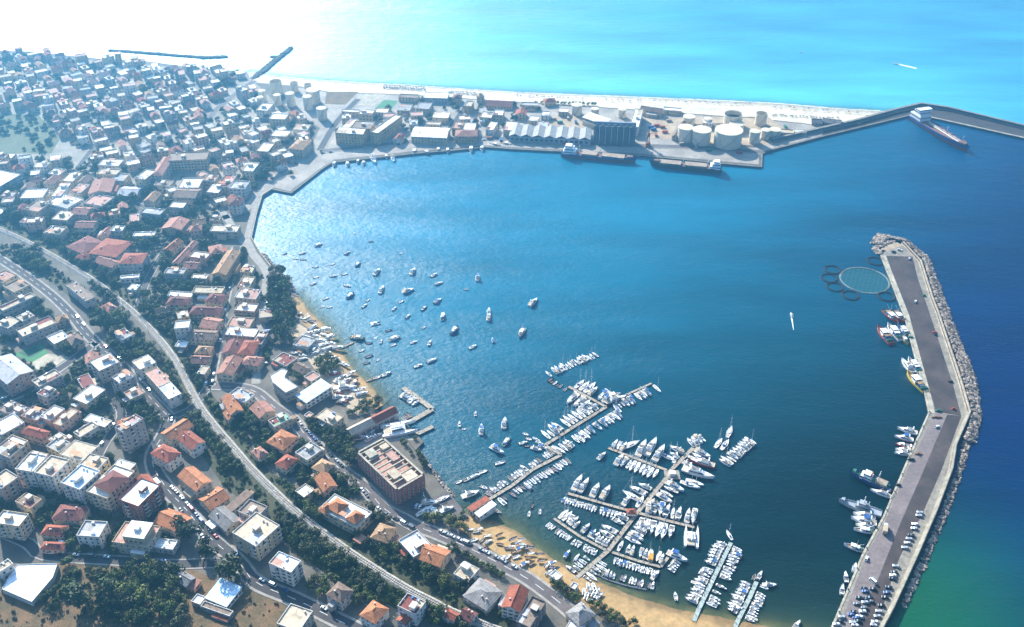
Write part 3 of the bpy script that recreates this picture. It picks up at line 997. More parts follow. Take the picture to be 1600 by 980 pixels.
# ================================================================== BUILDINGS
CAMXY = Vector((0, 0))
WALLN = dict(c='wall_cream', w='wall_white', g='wall_grey', p='wall_pink', y='wall_ochre', r='wall_brick', d='wall_dark', b='wall_bluegrey')
WALLD = dict(c='cream', w='white', g='grey', p='pinkish', y='ochre', r='brick-red', d='dark', b='blue-grey')
FLATN = dict(w='roof_white', g='roof_grey', t='roof_tan', p='roof_pink', l='roof_lilac', b='roof_brown', m='roof_maroon', n='roof_green', W='roof_pool', u='roof_blue', r='tile_red', o='tile_orange')
TILEN = dict(r='tile_red', o='tile_orange', t='tile_tan', m='tile_maroon', b='tile_brown', g='tile_grey', p='tile_pink', w='roof_white', l='roof_lilac', n='roof_green', u='roof_blue')
ROOFD = dict(w='white', g='grey', t='tan', p='pink', l='lilac-grey', b='brown', m='maroon', n='green', W='dazzling white', u='pale blue', r='red', o='orange')
FOOT = []          # (x, y, radius) of built houses


def window_mesh(kind):
    mb = MB()
    w, h = 0.6, 0.75
    mb.box(-w, -.02, -h, w, .05, h, 1)                    # pane
    for (x0, x1, z0, z1) in ((-w - .08, w + .08, h, h + .1), (-w - .08, -w, -h, h), (w, w + .08, -h, h)):
        mb.box(x0, -.02, z0, x1, .12, z1, 0)
    mb.box(-w - .15, -.02, -h - .12, w + .15, .2, -h, 0)  # sill
    if kind == 1:
        mb.box(-w - .55, -.02, -h, -w - .1, .09, h, 2)
        mb.box(w + .1, -.02, -h, w + .55, .09, h, 2)
    if kind == 2:
        mb.box(-w, .05, 0.0, w, .1, h, 2)
    return mb.mesh('window', ['frame_white', 'pane', ('shutter_green', 'shutter_green', 'shutter_brown')[kind]])


WIN = [window_mesh(k) for k in range(3)]


def balcony_mesh():
    mb = MB()
    mb.box(-1.5, 0, -.1, 1.5, 1.2, .08, 0)
    mb.box(-1.5, 1.08, .08, 1.5, 1.2, .95, 0)
    mb.box(-1.5, 0, .08, -1.4, 1.08, .95, 0)
    mb.box(1.4, 0, .08, 1.5, 1.08, .95, 0)
    mb.box(-.6, -.02, .1, .6, .05, 2.2, 1)
    return mb.mesh('balcony', ['parapet', 'pane'])


BALC = balcony_mesh()


def stair_mesh(m):
    mb = MB()
    mb.box(-1.6, -2, 0, 1.6, 2, 2.5, 0)
    mb.box(-1.8, -2.2, 2.5, 1.8, 2.2, 2.7, 1)
    mb.box(-.45, 2.0, 0, .45, 2.05, 2.0, 2)
    return mb.mesh('stairhouse', [m, 'parapet', 'pane'])


STAIR = {k: stair_mesh(v) for k, v in WALLN.items()}
mb = MB(); mb.cyl(0, 0, .6, 0, 1.3, 10, 0); WTANK = mb.mesh('water_tank', ['frame_white'])
mb = MB(); mb.cyl(0, 0, .6, 0, 1.3, 10, 0); WTANKB = mb.mesh('water_tank', ['plastic_blue'])
mb = MB(); mb.box(-.35, -.35, -1.2, .35, .35, 1.0, 0); mb.box(-.45, -.45, 1.0, .45, .45, 1.12, 1); CHIM = mb.mesh('chimney', ['wall_pink', 'parapet'])
mb = MB(); mb.tube((0, 0, 0), (0, 0, 3.2), .05, 4); mb.tube((-.7, 0, 2.9), (.7, 0, 2.9), .04, 4); mb.tube((-.5, 0, 2.5), (.5, 0, 2.5), .04, 4); ANT = mb.mesh('antenna', ['steel'])
mb = MB(); mb.box(-.5, -.9, 0, .5, .9, .9, 0); ACU = mb.mesh('air_conditioner', ['frame_white'])


def faces_of(root_xy, rz, w, d):
    """(centre x, centre y, length, outward angle) of the walls the camera side can see"""
    res = []
    for (cx, cy, ln, an) in ((0, -d / 2, w, -PI / 2), (w / 2, 0, d, 0), (0, d / 2, w, PI / 2), (-w / 2, 0, d, PI)):
        wa = an + rz
        n = Vector((math.cos(wa), math.sin(wa)))
        if n.dot((CAMXY - root_xy).normalized()) > -0.12:
            res.append((cx, cy, ln, an))
    return res


def roof_mesh(kind, w, d, h, over=0.45, rise=None):
    """gable, hip or shed roof as a thick shell on eaves at h (ridge along x)"""
    mb = MB()
    W, D = w / 2 + over, d / 2 + over
    rise = rise or min(0.30 * d, 2.6)
    t = 0.18
    if kind == 'S':
        q = [(-W, -D, h), (W, -D, h), (W, D, h + rise * .5), (-W, D, h + rise * .5)]
        mb.face(q); mb.face([(x, y, z - t) for x, y, z in q[::-1]])
        for a in range(4):
            p, r = q[a], q[(a + 1) % 4]
            mb.face([(p[0], p[1], p[2] - t), (r[0], r[1], r[2] - t), r, p])
        return mb, rise * .5
    k = 0 if kind == 'G' else min(D * 0.95, W * 0.8)
    z0, z1 = h - over * rise / (d / 2), h + rise
    A, B, C_, D_ = (-W, -D, z0), (W, -D, z0), (W, D, z0), (-W, D, z0)
    R0, R1 = (-W + k, 0, z1), (W - k, 0, z1)
    mb.face([A, B, R1, R0]); mb.face([C_, D_, R0, R1])
    if kind == 'H':
        mb.face([B, C_, R1]); mb.face([D_, A, R0])
        lo = [(x, y, z - t) for x, y, z in (A, B, C_, D_)]
        up = [A, B, C_, D_]
        for a in range(4):
            mb.face([lo[a], lo[(a + 1) % 4], up[(a + 1) % 4], up[a]])
        mb.face(lo[::-1])
    else:
        dn = lambda p: (p[0], p[1], p[2] - t)
        mb.face([dn(R0), dn(R1), dn(B), dn(A)]); mb.face([dn(R1), dn(R0), dn(D_), dn(C_)])
        for p, r in ((A, B), (C_, D_), (B, R1), (R1, C_), (D_, R0), (R0, A)):
            mb.face([dn(p), dn(r), r, p])
    mb.box(R0[0] - .05, -.18, z1 - .02, R1[0] + .05, .18, z1 + .12, 0)      # ridge tiles
    return mb, rise


def building(ctr, rz, w, d, h, roof='F', rc='w', wc='c', name='house', desc=None, cat='house', group=None, near=True, apt=None, seed=0, extras=True, label=None, mark=None, storey=3.1):
    r = random.Random(seed * 7919 + int(ctr.x * 13) + int(ctr.y * 7))
    if roof in 'GH' and d > w:
        w, d, rz = d, w, rz + PI / 2
    root = empty(name, (ctr.x, ctr.y, G), rz)
    FOOT.append((ctr.x, ctr.y, 0.5 * math.hypot(w, d)))
    wm = WALLN[wc]
    # walls
    mb = MB()
    x, y = w / 2, d / 2
    if roof == 'F':
        mb.box(-x, -y, -1.5, x, y, h - .02)
    else:
        rise = min(0.30 * d, 2.6)
        if roof == 'G':
            for s in (-1, 1):
                q = [(s * x, -y, -1.5), (s * x, y, -1.5), (s * x, y, h - .2), (s * x, 0, h + rise - .25), (s * x, -y, h - .2)]
                mb.face(q if s > 0 else q[::-1])
        elif roof == 'S':
            for s in (-1, 1):
                q = [(s * x, -y, -1.5), (s * x, y, -1.5), (s * x, y, h + rise * .5 - .25), (s * x, -y, h - .2)]
                mb.face(q if s > 0 else q[::-1])
        else:
            for s in (-1, 1):
                q = [(s * x, -y, -1.5), (s * x, y, -1.5), (s * x, y, h - .2), (s * x, -y, h - .2)]
                mb.face(q if s > 0 else q[::-1])
        hb = h - .2 if roof != 'S' else h + rise * .5 - .25
        mb.face([(-x, -y, -1.5), (x, -y, -1.5), (x, -y, h - .2), (-x, -y, h - .2)])
        mb.face([(x, y, -1.5), (-x, y, -1.5), (-x, y, hb), (x, y, hb)])
    nf = max(1, int(round((h - .3) / storey)))
    if near and nf > 1:
        for k in range(1, nf):
            zz = k * h / nf
            mb.box(-x - .07, -y - .07, zz - .12, x + .07, y + .07, zz + .12)
    mb.box(-x - .1, -y - .1, -1.4, x + .1, y + .1, .5)
    mb.build('wall', [wm], root)
    # roof
    if roof == 'F':
        mb = MB()
        mb.box(-x + .02, -y + .02, h - .3, x - .02, y - .02, h + .04)
        if near and r.random() < .5:      # newer patch of roofing
            a, c = r.uniform(-.3, .1) * w, r.uniform(-.3, .1) * d
            mb.box(a, c, h, a + w * .35, c + d * .35, h + .07)
        ro = mb.build('roof', [FLATN[rc]], root)
        ph = r.choice([.45, .7, .9])
        mb = MB()
        t = .25
        mb.box(-x - .06, -y - .06, h - .02, x + .06, -y + t, h + ph)
        mb.box(-x - .06, y - t, h - .02, x + .06, y + .06, h + ph)
        mb.box(-x - .06, -y + t, h - .02, -x + t, y - t, h + ph)
        mb.box(x - t, -y + t, h - .02, x + .06, y - t, h + ph)
        mb.build('parapet', [wm if r.random() < .45 else 'parapet'], root)
        if extras:
            if min(w, d) > 6.5 and (h > 5.5) and r.random() < (.75 if near else .35):
                so = link('stairhouse', STAIR[wc], root, None, (r.uniform(-.22, .22) * w, r.uniform(-.2, .2) * d, h + .04), r.choice([0, PI / 2]), (1, r.uniform(.8, 1.3), 1))
            for q in range(r.choice([0, 1, 1, 2, 3] if near else [0, 0, 1]) if min(w, d) > 5 else 0):
                link('water_tank', r.choice([WTANK, WTANK, WTANKB]), root, None, (r.uniform(-.4, .4) * w, r.choice([-.36, .36]) * d, h + .04))
            if near and r.random() < .6:
                link('antenna', ANT, root, None, (r.uniform(-.35, .35) * w, r.uniform(-.3, .3) * d, h + .04), r.uniform(0, 3))
            if near and r.random() < .5:
                link('air_conditioner', ACU, root, None, (r.uniform(-.3, .3) * w, r.uniform(-.3, .3) * d, h + .04), r.uniform(0, 3))
            if near and r.random() < .3 and min(w, d) > 8:   # roof terrace awning
                mb = MB(); aw = r.uniform(2.5, 4)
                mb.box(-aw, -1.6, 2.2, aw, 1.6, 2.32)
                for sx in (-1, 1):
                    for sy in (-1, 1):
                        mb.box(sx * aw * .95 - .06, sy * 1.5 - .06, 0, sx * aw * .95 + .06, sy * 1.5 + .06, 2.2)
                o = mb.build('terrace_canopy', ['awning'], root)
                o.location = (r.uniform(-.15, .15) * w, r.choice([-.28, .28]) * d, h + .04)
    else:
        mb, rise = roof_mesh(roof, w, d, h)
        ro = mb.build('roof', [TILEN[rc]], root)
        if extras and roof != 'S':
            for q in range(r.choice([1, 1, 2])):
                link('chimney', CHIM, root, None, (r.uniform(-.35, .35) * w, r.choice([-.2, .2]) * d, h + rise * .62))
            if near and r.random() < .35:
                mb = MB(); mb.box(-.7, -.5, 0, .7, .5, .12)
                o = mb.build('roof_window', ['pane'], ro)
                o.location = (r.uniform(-.3, .3) * w, -.25 * d, h + rise * .5 + .03)
                o.rotation_euler = (math.atan2(rise, d / 2), 0, 0)
    if extras and h < 10.5 and w * d > 60 and r.random() < .6:          # a lower wing built on later
        sd = r.choice([-1, 1])
        aw, ad, ah = w * r.uniform(.3, .55), r.uniform(2.4, 4.2), h * r.uniform(.4, .7)
        ax = r.uniform(-.5, .5) * (w - aw)
        mb = MB()
        y0, y1 = (y - .05, y + ad) if sd > 0 else (-y - ad, -y + .05)
        mb.box(ax - aw / 2, y0, -1.4, ax + aw / 2, y1, ah)
        mb.box(ax - aw / 2 - .1, y0 - (.1 if sd < 0 else 0), ah, ax + aw / 2 + .1, y1 + (.1 if sd > 0 else 0), ah + .25, 1)
        mb.build('annex', [wm, r.choice(['roof_tan', 'tile_red', 'roof_grey', 'tile_tan', 'roof_white', 'roof_pink'])], root)
    if extras and roof == 'F' and min(w, d) > 7 and r.random() < .55:    # tiled terrace laid on part of the roof
        mb = MB()
        sx_, sy_ = r.choice([-1, 1]), r.choice([-1, 1])
        tw, td = w * r.uniform(.3, .6), d * r.uniform(.3, .6)
        xa = sorted((sx_ * (x - .4), sx_ * (x - .4 - tw))); ya = sorted((sy_ * (y - .4), sy_ * (y - .4 - td)))
        mb.box(xa[0], ya[0], h + .02, xa[1], ya[1], h + .1)
        mb.build('roof_terrace', [r.choice(['roof_pink', 'roof_tan', 'roof_grey', 'roof_maroon', 'roof_lilac', 'roof_tan'])], root)
    # windows, balconies
    apt = (h > 9.5) if apt is None else apt
    wk = r.randrange(3)
    if near:
        for (cx, cy, ln, an) in faces_of(Vector((ctr.x, ctr.y)), rz, w, d):
            nc = max(1, int(ln / 3.3))
            tx, ty = -math.sin(an), math.cos(an)
            for f in range(nf):
                z = (f + .55) * h / nf
                for c in range(nc):
                    if r.random() < .12:
                        continue
                    s = ((c + .5) / nc - .5) * ln
                    px_, py_ = cx + tx * s, cy + ty * s
                    if apt and f > 0 and c % 3 == 1:
                        link('balcony', BALC, root, None, (px_ + math.cos(an) * .04, py_ + math.sin(an) * .04, f * h / nf + .2), an - PI / 2, (min(1, ln / nc / 3.1), 1, 1))
                    else:
                        link('window', WIN[wk], root, None, (px_ + math.cos(an) * .03, py_ + math.sin(an) * .03, z), an - PI / 2)
        an_f = faces_of(Vector((ctr.x, ctr.y)), rz, w, d)[0]
        mb = MB(); mb.box(-.55, -.03, -.1, .55, .08, 2.1, 0)
        o = mb.build('door', [r.choice(['shutter_brown', 'shutter_green'])], root)
        o.location = (an_f[0] + math.cos(an_f[3]) * .12 - math.sin(an_f[3]) * 1.7, an_f[1] + math.sin(an_f[3]) * .12 + math.cos(an_f[3]) * 1.7, 0)
        o.rotation_euler = (0, 0, an_f[3] - PI / 2)
    else:
        mb = MB()
        for (cx, cy, ln, an) in faces_of(Vector((ctr.x, ctr.y)), rz, w, d):
            nc = max(1, int(ln / 3.3))
            tx, ty, ex, ey = -math.sin(an), math.cos(an), math.cos(an), math.sin(an)
            for f in range(nf):
                z = (f + .55) * h / nf
                for c in range(nc):
                    if r.random() < .2:
                        continue
                    s = ((c + .5) / nc - .5) * ln
                    q = []
                    for ds in (-.6, .6):
                        q.append((cx + tx * (s + ds), cy + ty * (s + ds)))
                    e = .05
                    mb.face([(q[0][0] + ex * e, q[0][1] + ey * e, z - .75), (q[1][0] + ex * e, q[1][1] + ey * e, z - .75), (q[1][0] + ex * e, q[1][1] + ey * e, z + .75), (q[0][0] + ex * e, q[0][1] + ey * e, z + .75)])
        if mb.f:
            mb.build('windows', ['pane'], root, kind='stuff')
    if label:
        tag(root, label, cat, group, final=True)
    else:
        size = 'small' if w * d < 90 else ('large' if w * d > 320 else '')
        rk = {'F': 'flat-roofed', 'G': 'gabled', 'H': 'hip-roofed', 'S': 'lean-to'}[roof]
        dd = desc or ' '.join(f"{size} {WALLD[wc]} {rk} {cat} with {ROOFD[rc]} roof".split())
        tag(root, dd, cat, group)
    if mark:
        LANDMARKS.append((mark, ctr.copy()))
    return root


def from_corners(a, b, c):
    ux = Vector((b.x - a.x, b.y - a.y, 0))
    w = ux.length
    ux.normalize()
    uy = Vector((-ux.y, ux.x, 0))
    d = (c - b).dot(uy)
    ctr = a + ux * w / 2 + uy * d / 2
    return ctr, math.atan2(ux.y, ux.x), w, abs(d)


def tile_houses(t, rows, near=True):
    for k, row in enumerate(rows):
        xy, h, roof, rc, wc = row[0], row[1], row[2], row[3], row[4]
        kw = row[5] if len(row) > 5 else {}
        if t == 'full':
            pts = [P(xy[i], xy[i + 1], G + h) for i in (0, 2, 4)]
        else:
            pts = [P(*TQ(t, xy[i], xy[i + 1]), G + h) for i in (0, 2, 4)]
        ctr, rz, w, d = from_corners(*pts)
        w, d = max(w, 3), max(d, 3)
        kw = dict(kw)
        if 'cat' not in kw:
            kw['cat'] = 'apartment block' if h >= 11 else 'house'
        kw.setdefault('name', {'apartment block': 'apartment_block', 'house': 'house'}.get(kw['cat'], kw['cat'].replace(' ', '_')))
        kw.setdefault('group', 'houses and blocks of the town' if kw['cat'] in ('house', 'apartment block') and 'label' not in kw else None)
        building(ctr, rz, w, d, h, roof, rc, wc, near=kw.pop('near', near), seed=k, **kw)


WH = dict(cat='warehouse')
SH = dict(cat='shed')
tile_houses('r3c0', [
    ((745, 185, 865, 230, 1005, 95), 15, 'F', 'w', 'r', dict(label='white-roofed apartment block with red and white balconied walls', mark='red and white balconied block')),
    ((540, 135, 670, 180, 840, 10), 13, 'F', 'w', 'c', dict(label='cream apartment block carrying a red-tiled penthouse', mark='block with the red-tiled penthouse')),
    ((380, 80, 500, 125, 615, 5), 15, 'F', 'u', 'w', dict(label='apartment block with bluish white roof and stepped balconies')),
    ((215, 15, 330, 45, 440, -60), 16, 'F', 't', 'w'),
    ((95, -5, 205, 15, 300, -85), 16, 'F', 'w', 'w'),
    ((-70, 70, 10, 120, 110, 40), 13, 'F', 't', 'p'),
    ((95, 195, 190, 240, 255, 180), 8, 'F', 'b', 'c'),
    ((325, 300, 500, 312, 490, 222), 7.5, 'H', 'm', 'c'),
    ((-40, 330, 120, 355, 165, 275), 12, 'F', 'w', 'c'),
    ((255, 398, 398, 405, 400, 345), 5.5, 'H', 'r', 'c'),
    ((252, 488, 392, 495, 385, 450), 4.5, 'H', 'r', 'p'),
    ((478, 412, 620, 422, 655, 325), 9.5, 'F', 'l', 'w', dict(label='square white house with pink roof parapet and central stairhouse', mark='square white house with pink parapet')),
    ((700, 450, 925, 482, 978, 350), 8.5, 'F', 'p', 'c', dict(label='terraced cream block stepping up to a white-roofed top storey', cat='apartment block', mark='terraced cream block')),
    ((950, 482, 1080, 500, 1095, 440), 4, 'F', 'w', 'w'),
    ((962, 322, 1110, 385, 1155, 280), 6.5, 'G', 'o', 'c'),
    ((1110, 35, 1225, 130, 1325, 70), 9, 'G', 'o', 'c', dict(label='tall cream house with bright orange gabled roof and dormer', mark='tall orange-roofed house')),
    ((1240, 175, 1315, 245, 1430, 165), 6, 'G', 'o', 'c'),
    ((1305, 285, 1410, 375, 1495, 300), 5, 'G', 'g', 'g', SH),
    ((1400, 240, 1440, 265, 1600, 165), 5, 'S', 'b', 'g', SH),
    ((1285, 795, 1415, 850, 1500, 735), 4, 'S', 'u', 'w', dict(cat='shed', label='pale metal-roofed shed beside the dark tree', mark='pale metal-roofed shed')),
    ((1195, 822, 1250, 842, 1275, 790), 3, 'F', 'w', 'c', SH),
    ((1255, 852, 1435, 915, 1450, 880), 3, 'F', 'b', 'g', SH),
    ((1090, 682, 1165, 725, 1210, 665), 4, 'G', 'g', 'g', SH),
    ((1172, 728, 1210, 745, 1245, 690), 3, 'S', 'p', 'p', SH),
    ((-30, 610, 0, 640, 40, 545), 8, 'F', 't', 'w'),
])
# penthouse roofs stand on their blocks as parts
def on_roof(tl, xy, z0, h, roof, rc, wc, root_near):
    pts = [P(*TQ(tl, xy[i], xy[i + 1]), G + z0 + h) for i in (0, 2, 4)]
    ctr, rz, w, d = from_corners(*pts)
    root = min((o for o, _, _ in [(x, 0, 0) for x in col.objects if x.type == 'EMPTY' and 'category' in x.keys()]), key=lambda o: (Vector(o.location) - ctr).to_2d().length)
    if roof in 'GH' and d > w:
        w, d, rz = d, w, rz + PI / 2
    c = ctr.copy(); c.z = 0
    lo = Matrix.Rotation(-root.rotation_euler.z, 3, 'Z') @ (c - Vector((root.location.x, root.location.y, 0)))
    mb = MB(); mb.box(-w / 2, -d / 2, 0, w / 2, d / 2, h - (.02 if roof == 'F' else .1))
    for s in (-1, 1):
        for q in range(int(w / 3)):
            mb.box(-w / 2 + 1.0 + q * 3, s * (d / 2) - .04, .6, -w / 2 + 2.2 + q * 3, s * (d / 2) + .04, 2.0, 1)
    o = mb.build('top_storey', [WALLN[wc], 'pane'], root)
    o.location = (lo.x, lo.y, z0 + .04); o.rotation_euler = (0, 0, rz - root.rotation_euler.z)
    if roof == 'F':
        mb = MB(); mb.box(-w / 2 - .3, -d / 2 - .3, h, w / 2 + .3, d / 2 + .3, h + .3); mb.box(-1.5, -1.5, h + .3, 1.5, 1.5, h + 2.2)
        mb.build('roof', [FLATN[rc]], o)
    else:
        mb, _ = roof_mesh(roof, w, d, h); mb.build('roof', [TILEN[rc]], o)


on_roof('r3c0', (590, 90, 690, 140, 800, 45), 13, 3, 'H', 'm', 'c', 0)
on_roof('r3c0', (765, 412, 897, 428, 922, 328), 8.5, 5, 'F', 'w', 'c', 0)

tile_houses('r2c0', [
    ((100, 105, 145, 150, 345, 55), 8, 'F', 't', 'g', dict(cat='school', label='long tan-roofed school wing beside the green court', mark='green sports court')),
    ((-20, 70, 50, 95, 115, 40), 9, 'F', 't', 'g', dict(cat='school', label='square tan-roofed school block at the picture edge')),
    ((100, 22, 140, 50, 212, 10), 10, 'F', 't', 'g', dict(cat='school', label='small upper school block with tan roof between the wings')),
    ((290, 152, 340, 195, 435, 150), 5, 'F', 'w', 'c'),
    ((-90, 330, 45, 440, 195, 350), 12, 'G', 'l', 'p', dict(cat='hall', label='great hall with lilac-grey gabled roof and pinkish walls', mark='great lilac-roofed hall')),
    ((560, 302, 620, 362, 740, 297), 12, 'F', 'w', 'g'),
    ((700, 402, 750, 442, 842, 392), 11.5, 'F', 'w', 'g'),
    ((775, 497, 815, 540, 897, 492), 8, 'F', 'p', 'c'),
    ((825, 302, 875, 352, 982, 312), 9, 'F', 'w', 'w', dict(label='white-roofed house with a round red skylight beside the railway', mark='round skylight house')),
    ((905, 370, 985, 460, 1060, 420), 9, 'F', 'p', 'c'),
    ((988, 462, 1055, 537, 1132, 500), 9, 'F', 'w', 'w'),
    ((715, 122, 765, 167, 830, 137), 9, 'F', 'g', 'w'),
    ((478, 402, 520, 475, 592, 440), 3, 'F', 'm', 'g', SH),
    ((455, 532, 540, 567, 672, 482), 8, 'F', 'w', 'c'),
    ((200, 425, 245, 462, 380, 380), 9, 'F', 't', 'g'),
    ((230, 502, 290, 525, 345, 475), 10, 'F', 'b', 'g'),
    ((-10, 602, 45, 627, 110, 560), 6, 'F', 'b', 'g'),
    ((55, 627, 110, 652, 178, 592), 6, 'F', 'g', 'p'),
    ((135, 645, 235, 672, 290, 605), 7, 'F', 'g', 'p'),
    ((247, 647, 312, 672, 387, 592), 8, 'F', 'w', 'p'),
    ((330, 687, 380, 704, 470, 600), 8, 'F', 't', 'p'),
    ((520, 667, 655, 712, 702, 672), 5, 'F', 'w', 'w'),
    ((460, 748, 502, 778, 592, 690), 5, 'F', 't', 'w'),
    ((720, 717, 770, 747, 882, 652), 19, 'F', 'g', 'g', dict(label='tall grey tower block standing alone by the round grove', mark='tall grey tower block')),
    ((1005, 747, 1070, 790, 1188, 687), 8, 'G', 'o', 'c'),
    ((1108, 782, 1200, 852, 1268, 792), 8, 'G', 'r', 'w'),
    ((942, 872, 1050, 932, 1148, 882), 9, 'H', 'r', 'w'),
    ((-60, 702, 10, 762, 140, 672), 10, 'F', 'w', 'c'),
    ((130, 742, 265, 782, 322, 742), 8, 'H', 'r', 'p'),
    ((305, 792, 360, 822, 452, 787), 8, 'F', 't', 'p'),
    ((-50, 862, 60, 905, 172, 832), 10, 'F', 'b', 'g'),
    ((40, 792, 140, 830, 205, 810), 8, 'F', 'w', 'c'),
    ((375, 880, 520, 922, 612, 832), 11, 'F', 't', 'w'),
    ((290, 832, 365, 868, 440, 812), 9, 'F', 'g', 'c'),
    ((480, 962, 600, 992, 700, 912), 13, 'F', 't', 'c'),
    ((665, 995, 770, 1025, 890, 950), 12, 'F', 'w', 'c'),
    ((150, 912, 250, 935, 300, 880), 12, 'F', 'w', 'c'),
    ((1405, 132, 1590, 147, 1592, 97), 7, 'F', 'w', 'p'),
    ((1385, 247, 1480, 252, 1490, 172), 7, 'G', 'm', 'p'),
    ((1484, 252, 1580, 257, 1592, 170), 7, 'H', 'r', 'p'),
    ((1350, 377, 1452, 387, 1472, 277), 7, 'G', 'p', 'c'),
    ((1505, 312, 1612, 327, 1612, 270), 6, 'H', 'p', 'c'),
    ((1420, 77, 1560, 87, 1562, 30), 6, 'F', 'p', 'c'),
    ((1165, 157, 1327, 167, 1332, 107), 6, 'G', 'b', 'c'),
    ((1215, 247, 1310, 252, 1312, 205), 6, 'H', 't', 'c'),
    ((1190, 307, 1295, 312, 1297, 265), 5.5, 'G', 'p', 'c'),
    ((1245, 82, 1345, 97, 1352, 30), 6, 'G', 'p', 'c'),
    ((1092, 210, 1160, 215, 1150, 175), 4, 'F', 'w', 'd'),
    ((1230, 377, 1280, 382, 1285, 330), 5, 'F', 't', 'c'),
    ((1425, 512, 1530, 562, 1592, 512), 8, 'F', 'l', 'w', dict(label='pale house with an angular stepped roof by the level crossing', mark='level crossing house')),
    ((1385, 532, 1442, 632, 1512, 592), 7.5, 'G', 'o', 'c'),
    ((1395, 620, 1425, 665, 1470, 640), 4.5, 'G', 'o', 'c'),
])
